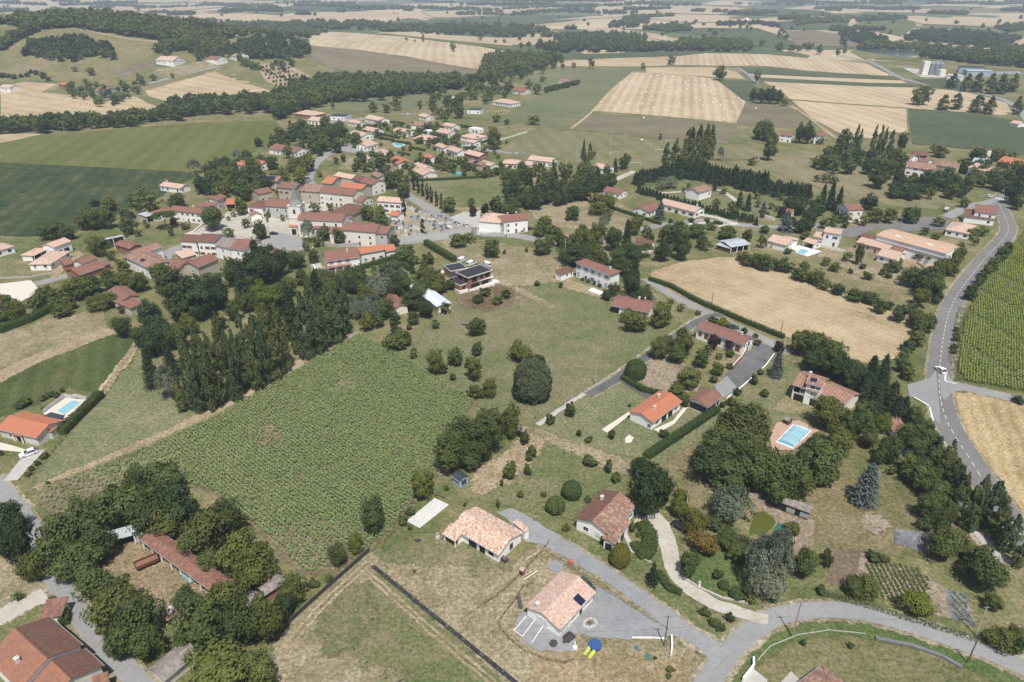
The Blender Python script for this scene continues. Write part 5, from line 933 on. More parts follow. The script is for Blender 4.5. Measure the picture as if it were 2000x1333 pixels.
M_FRAME = plain('window_frame', (.70, .69, .66), .6); M_PANE = plain('window_glass', (.035, .042, .05), .12, .5, 0, .2); M_DARKFR = plain('dark_frame', (.05, .05, .055), .5)
SHUT = {'b': plain('blue_shutter', (.33, .40, .52), .7), 'n': plain('brown_shutter', (.22, .075, .045), .7), 'w': plain('white_shutter', (.62, .62, .60), .7), 'v': plain('deep_blue_shutter', (.09, .11, .30), .7), 'g': plain('grey_shutter', (.35, .36, .36), .7)}
M_DOORB = plain('brown_door', (.20, .085, .05), .6); M_DOORW = plain('white_door', (.66, .65, .62), .6); M_SOLAR = plain('solar_cells', (.014, .02, .05), .18, .5, .0); M_GUT = plain('zinc', (.42, .43, .44), .5, .4, .3); M_CHIM = plain('chimney_render', (.60, .57, .52), .9); M_METAL = plain('steel', (.34, .35, .36), .45, .5, .5)
OPM = {}
def opening_mesh(typ, w, h, style):
    key = (typ, round(w, 1), round(h, 1), style)
    if key in OPM: return OPM[key]
    mb = MB(); a = w/2; t = .09
    if typ == 'win':
        for lo, hi in (((-a-t, -.07, -t), (-a, .05, h+t)), ((a, -.07, -t), (a+t, .05, h+t)), ((-a, -.07, -t), (a, .05, 0)), ((-a, -.07, h), (a, .05, h+t)), ((-.035, -.045, 0), (.035, -.0, h))): mb.box(lo, hi)
        mb.box((-a-t-.08, -.14, -t-.07), (a+t+.08, .04, -t))
        OPM[key] = mb.mesh('window', M_DARKFR if style == 'd' else M_FRAME)
    elif typ == 'pane': mb.box((-a, -.012, 0), (a, .04, h)); OPM[key] = mb.mesh('pane', M_PANE)
    elif typ == 'shut':
        mb.box((-.27, -.11, -.05), (.27, -.055, h+.05))
        for k in range(4): mb.box((-.25, -.125, h*(.08+.23*k)), (.25, -.11, h*(.08+.23*k)+.08))
        OPM[key] = mb.mesh('shutter', SHUT[style])
    elif typ == 'shutwin':          # closed shutters
        mb.box((-a-.05, -.09, -.05), (-.01, .04, h+.05)); mb.box((.01, -.09, -.05), (a+.05, .04, h+.05))
        for k in range(4): mb.box((-a, -.105, h*(.08+.23*k)), (a, -.09, h*(.08+.23*k)+.08))
        OPM[key] = mb.mesh('shutter', SHUT[style])
    elif typ == 'door':
        mb.box((-a, -.05, 0), (a, .05, h), 0); mb.box((-a-t, -.08, 0), (-a, .05, h+t), 1); mb.box((a, -.08, 0), (a+t, .05, h+t), 1); mb.box((-a, -.08, h), (a, .05, h+t), 1)
        for k in range(3): mb.box((-a*.8, -.07, h*(.08+.3*k)), (a*.8, -.05, h*(.08+.3*k)+h*.22), 0)
        OPM[key] = mb.mesh('door', [M_DOORB if style == 'n' else (M_DARKFR if style == 'd' else M_DOORW), M_FRAME])
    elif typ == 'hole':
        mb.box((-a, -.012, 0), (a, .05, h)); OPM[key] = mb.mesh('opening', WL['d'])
    return OPM[key]
def opening(root, M, typ, w, h, sh=None, near=True):
    if typ == 'win':
        if near:
            f = link('window', opening_mesh('win', w, h, 'd' if sh == 'd' else 'l'), root, M); link('pane', opening_mesh('pane', w, h, ''), f)
            if sh and sh in SHUT:
                for s in (-1, 1): link('shutter', opening_mesh('shut', w, h, sh), f, Matrix.Translation((s*(w/2+.38), 0, 0)))
        else:
            k = ('fw', round(w, 1), round(h, 1), sh)
            if k not in OPM:
                mb = MB(); a = w/2; mb.box((-a-.07, -.05, -.07), (a+.07, .04, h+.07), 1); mb.box((-a, -.06, 0), (a, -.045, h), 0)
                if sh and sh in SHUT:
                    for s in (-1, 1): mb.box((s*(a+.36)-.27, -.09, -.05), (s*(a+.36)+.27, .03, h+.05), 2)
                OPM[k] = mb.mesh('window', [M_PANE, M_FRAME, SHUT.get(sh, M_FRAME)])
            link('window', OPM[k], root, M)
    elif typ == 'closed': link('shutter', opening_mesh('shutwin', w, h, sh or 'w'), root, M)
    elif typ == 'door': link('door', opening_mesh('door', w, h, sh or 'w'), root, M)
    elif typ == 'hole': link('opening', opening_mesh('hole', w, h, ''), root, M)
RH = random.Random(11)
def rect(A, B, C, z):
    a, b, c = P(*A, z), P(*B, z), P(*C, z); u = Vector((b.x-a.x, b.y-a.y)); L = u.length; u /= L; n = Vector((-u.y, u.x)); W = (Vector((c.x, c.y))-Vector((b.x, b.y))).dot(n)
    if W < 0: a, b = b, a; u = -u; n = -n; W = -W
    g = Vector((a.x, a.y, 0)); el = math.atan2(CH, math.hypot(g.x, g.y))
    if el < rad(17): W *= max(.35, 2/(1+.33/math.tan(el)))
    if FPX/depth((a.x, a.y, 0)) < 3.2: W = min(max(W, 6.5, .55*L), max(10, .9*L))
    c0 = Vector((a.x, a.y))+u*L/2+n*W/2; return c0, math.atan2(u.y, u.x), L, W
def block(root, A, B, C, e, style='red', wall='w', rt='g', rh=None, slope=.33, o=.4, fl=1, dens=1.0, sh=None, z0=0.0, ch=(), ops=None, swap=False, base=None, near=None, sol=None, open_=None, door='n', wz=None, trim=None, style2=None, sky=()):
    """one rectangular building block: A, B, C eave corners in the picture, e eave height. Returns nothing; parts go under root"""
    if swap: A, B, C = B, C, (C[0]+A[0]-B[0], C[1]+A[1]-B[1])
    gz = base if base is not None else 0.0
    c, yaw, L, W = rect(A, B, C, gz+e)
    if rt == 'h' and W > L: yaw += math.pi/2; L, W = W, L
    M = root.matrix_basis.inverted() @ (Matrix.Translation((c.x, c.y, gz)) @ Matrix.Rotation(yaw, 4, 'Z'))
    pm = ppm((c.x, c.y, 0)); near = near if near is not None else pm > 4.3
    hl, hw = L/2, W/2; rh = rh if rh is not None else (slope*hw if rt in 'gh' else slope*W); o = min(o, hw*.25, hl*.25)
    if rt == 'f': o = .0 if o == .4 else o
    wl, ww = hl-o, hw-o; sl = rh/hw if rt in 'gh' else (rh/W if rt == 's' else 0); ew = e+sl*o-.16
    mb = MB(); z = z0-(4.0 if gz > .5 else 0)
    if rt == 'g': prof = [(-ww, z), (ww, z), (ww, ew), (0, e+rh-.16), (-ww, ew)]
    elif rt == 's': prof = [(-ww, z), (ww, z), (ww, e+rh-sl*o-.16), (-ww, ew)]
    else: prof = [(-ww, z), (ww, z), (ww, ew), (-ww, ew)]
    wm = WL[wall]
    if open_ is None:
        n = len(prof); mb.face([(-wl, q[0], q[1]) for q in prof][::-1]); mb.face([(wl, q[0], q[1]) for q in prof])
        for i in range(n):
            p, q = prof[i], prof[(i+1) % n]; mb.face([(-wl, p[0], p[1]), (wl, p[0], p[1]), (wl, q[0], q[1]), (-wl, q[0], q[1])])
        me = mb.mesh('wall', wm); bm = bmesh.new(); bm.from_mesh(me); bmesh.ops.remove_doubles(bm, verts=bm.verts, dist=1e-4); bmesh.ops.recalc_face_normals(bm, faces=bm.faces); bm.to_mesh(me); bm.free(); link('wall', me, root, M)
    else:                           # an open shelter: posts at front, wall behind
        n = max(2, int(L/3.5)+1)
        for i in range(n): x = -wl+2*wl*i/(n-1); mb.box((x-.12, -ww-.12, z), (x+.12, -ww+.12, ew))
        mb.build('post', wm, root, M)
        m2 = MB(); m2.box((-wl, ww-.2, z), (wl, ww, ew)); m2.box((-wl, -ww+1.0, z), (-wl+.2, ww-.2, ew)); m2.box((wl-.2, -ww+1.0, z), (wl, ww-.2, ew)); m2.build('wall', WL[open_], root, M)
    rb = MB(); t = .14
    U = lambda pts, dn: [(p[0]*dn[0]+p[1]*dn[1], (abs(p[1]*dn[0])+abs(p[0]*dn[1]))) for p in pts]
    if rt == 'g':
        k = math.sqrt(1+sl*sl)
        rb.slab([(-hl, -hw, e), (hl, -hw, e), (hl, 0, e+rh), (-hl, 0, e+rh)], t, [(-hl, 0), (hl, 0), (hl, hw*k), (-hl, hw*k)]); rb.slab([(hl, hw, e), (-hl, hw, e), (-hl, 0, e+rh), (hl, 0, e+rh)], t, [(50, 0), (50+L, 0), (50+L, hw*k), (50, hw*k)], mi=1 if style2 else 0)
        rb.tube((-hl-.02, 0, e+rh-.02), (hl+.02, 0, e+rh-.02), .13, .13, 6)
    elif rt == 'h':
        r = max(.01, hl-hw); k = math.sqrt(1+sl*sl); zt = e+rh
        if hl >= hw:
            rb.slab([(-hl, -hw, e), (hl, -hw, e), (r, 0, zt), (-r, 0, zt)], t, [(-hl, 0), (hl, 0), (r, hw*k), (-r, hw*k)]); rb.slab([(hl, hw, e), (-hl, hw, e), (-r, 0, zt), (r, 0, zt)], t, [(-hl+50, 0), (hl+50, 0), (r+50, hw*k), (-r+50, hw*k)])
            rb.slab([(hl, -hw, e), (hl, hw, e), (r, 0, zt)], t, [(-hw, 0), (hw, 0), (0, hw*k)]); rb.slab([(-hl, hw, e), (-hl, -hw, e), (-r, 0, zt)], t, [(-hw, 0), (hw, 0), (0, hw*k)])
            rb.tube((-r, 0, zt-.02), (r, 0, zt-.02), .12, .12, 6)
            for sx in (-1, 1):
                for sy in (-1, 1): rb.tube((sx*hl, sy*hw, e), (sx*r, 0, zt-.02), .11, .11, 5)
    elif rt == 's':
        k = math.sqrt(1+sl*sl); rb.slab([(-hl, -hw, e), (hl, -hw, e), (hl, hw, e+rh), (-hl, hw, e+rh)], t, [(-hl, 0), (hl, 0), (hl, W*k), (-hl, W*k)])
    else: rb.box((-hl, -hw, e-.22), (hl, hw, e)); 
    roof = rb.build('roof', [RF[style], RF[style2]] if style2 else RF[style], root, M)
    if rt == 'f' and trim:
        tb = MB(); q = .12
        for lo, hi in (((-hl-q, -hw-q, e-.24), (hl+q, -hw-.002, e+.1)), ((-hl-q, hw+.002, e-.24), (hl+q, hw+q, e+.1)), ((-hl-q, -hw-.002, e-.24), (-hl-.002, hw+.002, e+.1)), ((hl+.002, -hw-.002, e-.24), (hl+q, hw+.002, e+.1))): tb.box(lo, hi)
        tb.build('parapet', WL[trim] if trim in WL else M_FRAME, root, M)
    if near and rt in 'gh':
        gb = MB(); gb.tube((-hl, -hw-.06, e-.1), (hl, -hw-.06, e-.1), .07, .07, 6); gb.build('gutter', M_GUT, root, M)
    for cx, cy in ch:
        x, y = cx*hl, cy*hw; zr = e+(rh*(1-abs(cy)) if rt in 'gh' else 0); cb = MB(); cb.box((x-.35, y-.3, zr-.5), (x+.35, y+.3, zr+.95)); cb.box((x-.43, y-.38, zr+.95), (x+.43, y+.38, zr+1.05)); cb.box((x-.2, y-.16, zr+1.05), (x+.2, y+.16, zr+1.25)); cb.build('chimney', M_CHIM, roof)
    if sol:
        (sx0, sx1, sv0, sv1) = sol; pb = MB(); k = .12
        pts = [(sx0*hl, -hw+sv0*hw), (sx1*hl, -hw+sv0*hw), (sx1*hl, -hw+sv1*hw), (sx0*hl, -hw+sv1*hw)]; pb.slab([(x, y, e+sl*(y+hw)+k) for x, y in pts], .06); pb.build('solar_panel', M_SOLAR, roof)
    for sx_, sv_, wh in sky:
        y_ = -hw+sv_*hw; kb = MB(); kb.slab([(sx_*hl-1.1, y_-.35, e+sl*(y_-.35+hw)+.22), (sx_*hl+1.1, y_-.35, e+sl*(y_-.35+hw)+.22), (sx_*hl+1.1, y_+.35, e+sl*(y_+.35+hw)+.22), (sx_*hl-1.1, y_+.35, e+sl*(y_+.35+hw)+.22)], .2); kb.build('skylight', M_WHITE if wh else WL['g'], roof)
    # openings on the walls that face the camera
    cw = Vector((c.x, c.y)); cy_, sy_ = math.cos(yaw), math.sin(yaw)
    for side, (nx, ny, half, dist) in enumerate(((0, -1, wl, ww), (1, 0, ww, wl), (0, 1, wl, ww), (-1, 0, ww, wl))):
        N = Vector((nx*cy_-ny*sy_, nx*sy_+ny*cy_)); wc = cw+N*dist
        if ops is not None and side not in ops: continue
        if ops is None and (N.dot(-wc) < 0 or (open_ and side != 1)): continue
        Rz = {0: 0, 1: math.pi/2, 2: math.pi, 3: -math.pi/2}[side]
        Ms = M @ Matrix.Rotation(Rz, 4, 'Z') @ Matrix.Translation((0, -dist, 0))
        if ops is not None:
            for (typ, x, zz, w, h, s) in ops[side]: opening(root, Ms @ Matrix.Translation((x*half, 0, zz)), typ, w, h, s, near)
            continue
        if half < 1.3: continue
        nn = max(1, int(2*half/3.3*dens)); hasdoor = side in (0, 2)
        for f in range(fl):
            for i in range(nn):
                x = -half+2*half*(i+.5)/nn
                if RH.random() < (.12 if near else .2): continue
                zz = (wz if wz else .95)+z0+f*2.75; h = 1.2 if zz+1.25 < ew else ew-zz-.15
                if h < .5: continue
                if f == 0 and hasdoor and i == nn//2 and ew-z0 > 2.15: opening(root, Ms @ Matrix.Translation((x, 0, z0)), 'door', RH.choice((.95, 1.5, 2.3)) if not fl > 1 else 1.0, 2.05, door, near)
                else: opening(root, Ms @ Matrix.Translation((x, 0, zz)), RH.choice(('win', 'win', 'win', 'closed')) if sh else 'win', .95 if fl > 1 else RH.choice((.9, 1.2, 1.5)), h, sh, near)
    return M, L, W
NH = [0]
def house(look, *blocks, cat='house', name='house', full=False, group='houses of the village'):
    """look, then (A, B, C, eave, {options}) for each block; the first block sets the root"""
    b0 = blocks[0]; gz = 0.0
    if max(b0[0][1], b0[1][1]) < 262: gz = G((b0[0][0]+b0[2][0])/2, max(b0[0][1], b0[1][1])+3).z
    c, yaw, L, W = rect(b0[0], b0[1], b0[2], gz+b0[3]); root = empty(name, (c.x, c.y, gz), yaw)
    root.matrix_basis = Matrix.Translation((c.x, c.y, gz)) @ Matrix.Rotation(yaw, 4, 'Z')
    for A, B, C, e, op in blocks: block(root, A, B, C, e, base=gz, **op)
    px = ((b0[0][0]+b0[2][0])/2, (b0[0][1]+b0[2][1])/2)
    tag(root, look, cat, group if not full else group, px, full); NH[0] += 1
    return root
# ------------------------------------------------------------------ buildings, near ones first
D = dict
hs = house('white bungalow with pink tiled roof and a small solar panel beside the grey gravel yard', ((1093.6, 1231.4), (1164, 1156.6), (1096, 1116), 2.6, D(style='pink', ch=[(-.82, .45)], sol=(.18, .46, .04, .5),
      ops={0: [('door', -.72, 0, 2.2, 2.05, 'w'), ('win', -.2, .9, 1.2, 1.1, None), ('door', .25, 0, 1.0, 2.05, 'd'), ('win', .7, .9, 1.2, 1.1, None)], 3: [('closed', -.05, .0, 2.4, 2.1, 'w')], 1: [('win', 0, .9, 1.2, 1.1, None)]})), full=True)
house('white L-shaped house with speckled clay roof, covered patio and grey gravel drive', ((880, 1030), (974, 1085), (1025, 1041), 2.6, D(style='speck', ops={0: [('hole', -.12, 0, 2.3, 2.15, ''), ('hole', .3, .0, 1.6, 2.1, ''), ('hole', .68, .75, 1.4, 1.25, '')], 1: [('win', .1, .8, .9, 1.2, 'd')], 3: []})),
      ((863, 1043), (889, 1058.5), (908, 1043), 2.15, D(style='speck', rt='s', slope=.33, open_='w', dens=.5)), ((1001, 1020), (1025, 1040), (1030, 1030), 2.6, D(style='speck', rt='s', slope=.05, ops={})), full=True)
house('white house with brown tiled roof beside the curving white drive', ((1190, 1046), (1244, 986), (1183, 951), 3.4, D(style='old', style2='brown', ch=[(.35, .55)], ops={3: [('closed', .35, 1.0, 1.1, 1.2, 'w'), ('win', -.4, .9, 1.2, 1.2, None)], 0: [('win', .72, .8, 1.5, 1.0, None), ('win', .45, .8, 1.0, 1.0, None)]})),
      ((1200, 1063), (1233, 1018), (1213, 1003), 3.0, D(style='old', slope=.3, ops={0: [('hole', -.6, 0, 1.8, 2.0, ''), ('hole', .2, 0, 1.8, 2.0, '')], 3: [('hole', 0, 0, 1.6, 2.0, '')]})), full=True)
house('white bungalow with bright orange roof and two chimneys', ((1275, 826), (1333, 784), (1288, 763), 2.8, D(style='orange', slope=.3, ch=[(-.35, -.3), (.45, .35)], ops={0: [('win', -.65, .7, 1.6, 1.3, None), ('hole', -.15, 0, 2.4, 2.1, ''), ('hole', .3, 0, 2.2, 2.1, ''), ('win', .7, .8, 1.4, 1.2, None)], 3: [('win', .75, .3, .9, 1.2, None)]})), full=True)
house('open-sided garage with faded red roof and glazed white posts', ((1382, 797), (1411, 775), (1384, 751), 2.7, D(style='red', slope=.38, wall='w', ops={0: [('hole', -.6, .3, 2.2, 2.0, ''), ('hole', .1, .3, 2.2, 2.0, ''), ('hole', .7, .3, 1.2, 2.0, '')], 3: [('hole', -.72, .2, 1.3, 2.0, ''), ('hole', -.25, .2, 1.4, 2.2, ''), ('hole', .25, .2, 1.4, 2.2, ''), ('hole', .72, .2, 1.3, 2.0, '')]})), cat='garage', name='garage', full=True, group='outbuildings')
house('long white house with brown roof, red-brown shutters and a tarred forecourt', ((1358, 640), (1453, 674), (1469, 658), 4.2, D(style='red', slope=.27, ch=[(.62, .25)], ops={0: [('closed', -.82, 1.6, 1.1, 1.4, 'n'), ('closed', -.55, 1.3, 1.3, 1.7, 'n'), ('hole', -.1, .9, 3.4, 2.2, ''), ('closed', .45, 1.0, 1.1, 2.0, 'n'), ('closed', .8, 1.0, 1.5, 2.1, 'n')], 1: [('win', -.7, 2.3, .9, 1.1, None), ('win', -.25, 2.3, .9, 1.1, None), ('closed', .25, 2.2, 1.0, 1.3, 'n'), ('door', .0, 0, 1.2, 2.0, 'n'), ('door', .6, 0, 2.3, 2.0, 'w')]})), full=True)
house('large house with striped roman tiles, solar panel and arched terrace', ((1547, 751), (1599, 768), (1630, 743), 5.0, D(style='roman', slope=.36, ch=[], wall='c', ops={0: [('hole', -.65, 2.7, 1.8, 1.9, ''), ('win', -.15, 2.9, 1.5, 1.5, None), ('win', .4, 2.9, 1.3, 1.4, None), ('hole', -.5, 0, 2.2, 2.2, ''), ('hole', .2, 0, 2.6, 2.2, ''), ('hole', .75, 0, 1.8, 2.2, '')]})),
      ((1596, 765), (1652, 790), (1674, 767), 3.8, D(style='roman', slope=.36, wall='c', swap=False, ops={0: [('win', 0, 1, 1.2, 1.2, None)], 1: []})), ((1573, 748), (1607, 757), (1622, 740), 7.0, D(style='roman', slope=.3, wall='w', ch=[(-.85, .3)], sol=(-.6, .15, .35, .8), ops={0: [('win', -.1, 5.4, 1.2, 1.1, None), ('win', .6, 5.4, .7, .9, None)]})), full=True)
house('small garage with striped roman tiles by the roadside conifers', ((1784, 849), (1766, 818), (1728, 813), 2.6, D(style='roman', slope=.36, wall='w', ops={1: [], 3: [('hole', .1, 0, 2.4, 2.0, '')]})), cat='garage', name='garage', full=True, group='outbuildings')
house('house with broad bright orange roof beside the turquoise lane pool', ((-8, 838), (71, 856), (109, 817), 2.9, D(style='orange', slope=.33, wall='o', ops={1: [('win', -.1, 2.0, .8, 1.0, None)], 0: [('win', -.4, .8, 1.4, 1.2, None), ('hole', .05, 0, 2.6, 2.1, ''), ('closed', .72, 0, 2.4, 2.1, 'w')]})), ((88, 845), (103, 833), (124, 827), 2.3, D(style='orange', rt='s', slope=.2, wall='o', ops={})), ((82, 815), (110, 822), (119, 810), 3.0, D(style='slate', rt='f', wall='g', ops={})), ((20, 848), (40, 853), (50, 843), 2.4, D(style='orange', rt='s', slope=.2, open_='c')), full=True)
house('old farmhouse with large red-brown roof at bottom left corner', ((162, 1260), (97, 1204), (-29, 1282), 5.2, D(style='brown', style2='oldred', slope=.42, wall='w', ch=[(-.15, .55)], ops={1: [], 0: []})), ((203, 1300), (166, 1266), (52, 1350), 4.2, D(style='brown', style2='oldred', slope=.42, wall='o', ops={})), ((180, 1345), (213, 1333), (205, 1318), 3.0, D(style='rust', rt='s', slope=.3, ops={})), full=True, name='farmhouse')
house('small lichen-covered shed behind the old farmhouse', ((77, 1209), (120, 1203), (98, 1175), 2.6, D(style='rust', rt='s', slope=.16, wall='w', ops={0: []})), cat='shed', name='shed', full=True, group='outbuildings')
house('long low old barn with worn rust-red tiles under the trees', ((270, 1052), (428, 1166), (462, 1140), 3.0, D(style='rust', slope=.3, open_='s')), cat='barn', name='barn', full=True, group='outbuildings')
house('metal-roofed lean-to at the head of the old barn', ((197, 1063), (264, 1044), (250, 1030), 2.6, D(style='metal', rt='s', slope=.12, open_='n')), ((255, 1040), (292, 1048), (299, 1022), 3.2, D(style='metal', rt='s', slope=.08, wall='g', ops={})), cat='shed', name='shed', full=True, group='outbuildings')
house('tumbledown grey-tiled barn between the trees and the sunflowers', ((495, 1205), (517, 1160), (480, 1138), 2.8, D(style='grey', slope=.35, wall='k', ops={})), ((516, 1163), (557, 1136), (540, 1120), 2.8, D(style='grey', slope=.35, wall='k', ops={})), cat='barn', name='barn', full=True, group='outbuildings')
house('small grey-tiled shed with white end wall beside the lane', ((319, 1331), (389, 1272), (362, 1248), 2.6, D(style='grey', slope=.34, wall='o', ops={})), cat='shed', name='shed', full=True, group='outbuildings')
house('unfinished red-brick house with flat black roofs and white terrace', ((914, 543), (961, 528), (942, 516), 6.3, D(style='black', rt='f', wall='k', trim='c', o=.5, near=True, ops={0: [('hole', -.45, 3.5, 2.6, 2.2, ''), ('hole', .2, 3.7, 1.3, 1.6, ''), ('hole', .72, 3.7, 2.2, 1.7, ''), ('hole', -.4, .5, 4.4, 2.3, ''), ('hole', .5, .5, 3.6, 2.3, '')], 3: [('hole', .55, 3.7, 1.4, 1.7, ''), ('hole', -.55, 3.5, 1.5, 2.2, '')]})),
      ((898, 558), (914, 553), (893, 540), 3.3, D(style='black', rt='f', wall='k', trim='c', near=True, ops={0: [('hole', 0, .6, 1.4, 2.0, '')], 3: [('hole', 0, 1.1, 1.2, 1.1, '')]})), ((880, 530), (912, 524), (905, 512), 3.6, D(style='black', rt='f', wall='k', trim='c', near=True, ops={})), ((889, 541), (906, 536), (897, 528), 3.4, D(style='black', rt='f', wall='k', near=True, ops={})),
      ((898, 570), (966, 553), (958, 545), 1.0, D(style='white', rt='f', wall='w', o=0, ops={})), ((916, 554), (964, 540.5), (961, 537), 3.35, D(style='white', rt='f', wall='w', o=0, z0=3.02, ops={})), full=True)
house('two-storey white house with red hipped roof and pale blue shutters', ((1123, 512), (1193, 538), (1216, 531), 6.6, D(style='red', rt='h', slope=.42, o=.5, near=True, ch=[(.72, -.2)], ops={0: [('win', -.86, 4.0, 1.0, 1.5, 'b'), ('win', -.42, 4.0, 1.0, 1.5, 'b'), ('win', -.02, 4.0, 1.0, 1.5, 'b'), ('closed', .36, 4.0, 1.1, 1.5, 'b'), ('win', .78, 4.0, 1.0, 1.5, 'b'), ('closed', -.86, .8, 1.1, 1.7, 'b'), ('door', -.4, 0, 1.2, 2.2, 'n'), ('win', -.02, .6, 1.2, 1.8, 'b'), ('closed', .36, .7, 1.1, 1.7, 'b'), ('closed', .78, .6, 1.2, 1.8, 'b')], 1: []})),
      ((1096, 537), (1122, 527), (1114, 520), 3.0, D(style='brown', rt='s', slope=.18, ops={0: [('hole', .0, 1.0, .8, 1.2, ''), ('hole', .7, .9, .7, 1.5, '')], 3: []})), full=True)
house('low white house with weathered red roof behind two round trees', ((1192, 597), (1268, 611), (1282, 588), 2.8, D(style='red', slope=.27, ch=[(.2, .3), (.45, .5)], ops={0: [('hole', -.8, 0, 3.2, 2.2, ''), ('win', .1, .9, 1.2, 1.2, None), ('win', .5, .9, 1.2, 1.2, None), ('win', .8, .9, 1.2, 1.2, None)]})), full=True)
house('long shed with pale corrugated metal roof among trees', ((797, 558), (854, 600), (878, 589), 2.8, D(style='white_metal', slope=.2, wall='c', ops={1: [('hole', -.1, 0, 2.2, 1.8, '')]})), cat='shed', name='shed', full=True, group='outbuildings')
house('low barn with plain red roof and cream gable', ((733, 571), (769, 604), (796, 595), 3.0, D(style='red', slope=.33, wall='c', ops={1: []})), cat='barn', name='barn', full=True, group='outbuildings')
house('small ruined barn with two-level rust-red roof', ((210, 568), (238, 588), (270, 575), 4.2, D(style='rust', slope=.34, wall='s', ops={0: [], 1: []})), ((254, 603), (281, 591), (268, 575), 3.0, D(style='rust', rt='s', slope=.16, wall='s', ops={})), cat='barn', name='barn', full=True, group='outbuildings')
house('small grey-blue garden shed with black roof', ((881, 929), (897, 941), (912, 928), 2.3, D(style='slate', slope=.42, wall='b', near=True, o=.18, ops={1: [('win', -.25, .8, .5, 1.0, 'd'), ('win', .35, .8, .5, 1.0, 'd')]})), cat='shed', name='garden_shed', full=True, group='outbuildings')
house('tiny broken wooden shack at the end of the tree row', ((1006, 838), (1021, 845), (1026, 836), 2.2, D(style='grey', rt='s', slope=.2, wall='n', o=.15, ops={0: [('hole', 0, 0, 1, 1.6, '')]})), cat='shed', name='shack', full=True, group='outbuildings')
house('long grey wooden shed with weathered sheet roof near the pond', ((1515, 978), (1583, 1003), (1590, 992), 2.5, D(style='grey', rt='s', slope=.1, wall='n', near=True, ops={0: [('hole', -.8, .2, 1.4, 1.7, ''), ('hole', -.45, 0, 1.2, 2.0, ''), ('closed', -.1, .4, 1.8, 1.2, 'g'), ('hole', .3, .3, 1.2, 1.6, ''), ('closed', .75, .5, 1.8, 1.2, 'g')]})), cat='shed', name='shed', full=True, group='outbuildings')
house('little pool-side hut with grey pitched roof', ((1531, 818), (1541, 823), (1545, 816), 1.7, D(style='grey', slope=.6, wall='n', o=.1, ops={})), cat='hut', name='pool_hut', full=True, group='outbuildings')
house('small red wooden playhouse between the two pale-roofed houses', ((1014, 1112), (1022, 1116), (1027, 1110), 1.6, D(style='pink', slope=.3, wall='k', o=.08, ops={0: [('hole', 0, 0, .6, 1.0, '')]})), cat='hut', name='playhouse', full=True, group='outbuildings')
house('house with brown tiled roof cut by the bottom edge', ((1520, 1362), (1606, 1298), (1704, 1316), 2.6, D(style='old', rt='h', slope=.36, ops={})), full=True)
# village core round the church
house('white house, pale pink roof', ((310, 363), (351, 369), (362, 359), 3.0, D(style='pink', ch=[(-.8, .2)], door='w')))
house('long white house, red roof', ((328, 411), (391, 417.5), (395, 406), 5.6, D(style='red', fl=2, ch=[(.25, .1)], sh='w', dens=1.1)), ((302, 419), (330, 412), (332, 404), 4.0, D(style='red', ops={})), ((285, 424), (302, 419), (303, 410), 3.4, D(style='metal', rt='s', slope=.1, open_='g')))
house('red-roofed outhouse', ((384, 404.5), (420, 404), (423, 395), 3.0, D(style='red', ops={})), cat='outhouse', name='outhouse')
house('grey house, red gable roof', ((397, 391), (424, 393), (444, 384), 5.2, D(style='red', fl=2, wall='o', swap=True)), ((439, 400), (460, 399), (462, 392), 2.6, D(style='orange', rt='s', slope=.2, open_='o')))
house('white corner house, brown roof', ((481, 404), (512, 406), (526, 393), 6.2, D(style='brown', rt='h', slope=.35, fl=2, sh='n')), ((487, 421), (512, 419), (508, 413), 3.0, D(style='old', slope=.4, swap=True, ops={})))
house('long grey presbytery, red roof', ((514, 402.5), (566, 406), (571, 390), 6.2, D(style='red', fl=2, wall='g', dens=.8, sh='w')))
house('old house, mottled red roof', ((505, 380), (533, 374), (540, 362), 5.0, D(style='rust', wall='s')), ((540, 366), (575, 370), (580, 357), 7.0, D(style='rust', wall='s', fl=2, sh='n')))
house('old barn house with solar tiles', ((497, 354), (541, 356), (552, 344), 4.2, D(style='old', wall='s', sol=(-.1, .6, .3, .9))), ((482, 352), (497, 355), (500, 345), 3.5, D(style='rust', wall='s', ops={})))
house('long yellowish terrace, brown-red roof', ((585, 373), (622, 376), (628, 361), 7.4, D(style='old', wall='s', fl=2, dens=.6)), ((621, 375.5), (688, 382.5), (700, 369), 7.4, D(style='red', wall='c', fl=2, sh='w', dens=1.2)))
house('low house, orange roof', ((627, 358), (648, 360), (657, 346), 4.5, D(style='orange', wall='s', ops={})), ((662, 365), (706, 371), (716, 360), 6.0, D(style='orange', wall='s', ops={})))
house('row house, pale mottled roof', ((651, 343.5), (686, 350), (695, 341), 6.0, D(style='speck', fl=2, sh='w', wall='o')))
house('row house, dark red roof', ((687, 349.5), (702, 355), (715, 344), 6.4, D(style='brown', fl=2, sh='g', wall='g')), ((702, 355), (727, 361.5), (753, 353), 6.4, D(style='red', fl=2, wall='c', sh='w')))
house('barn, old red roof', ((722, 340), (738, 347.5), (752, 340), 5.0, D(style='old', wall='s', ops={})), cat='barn', name='barn')
house('low house, red-brown roof', ((686, 393), (706, 396), (716, 383), 3.4, D(style='red', wall='c')))
house('big barn, dark brown double roof', ((643, 416), (690, 421), (708, 402), 5.5, D(style='brown', rt='h', slope=.4, wall='s', ops={})), ((672, 431), (690, 425), (686, 418), 4.5, D(style='red', ops={}, wall='c')), cat='barn', name='barn')
house('priory wing, long brown roof', ((667, 449.5), (733, 454.5), (737, 438), 7.2, D(style='red', wall='c', fl=2, dens=.8)), ((734, 456), (756, 457.5), (758, 442), 6.2, D(style='red', wall='g', fl=2)), ((641, 455), (668, 456), (670, 444), 5.4, D(style='red', wall='c', fl=1)))
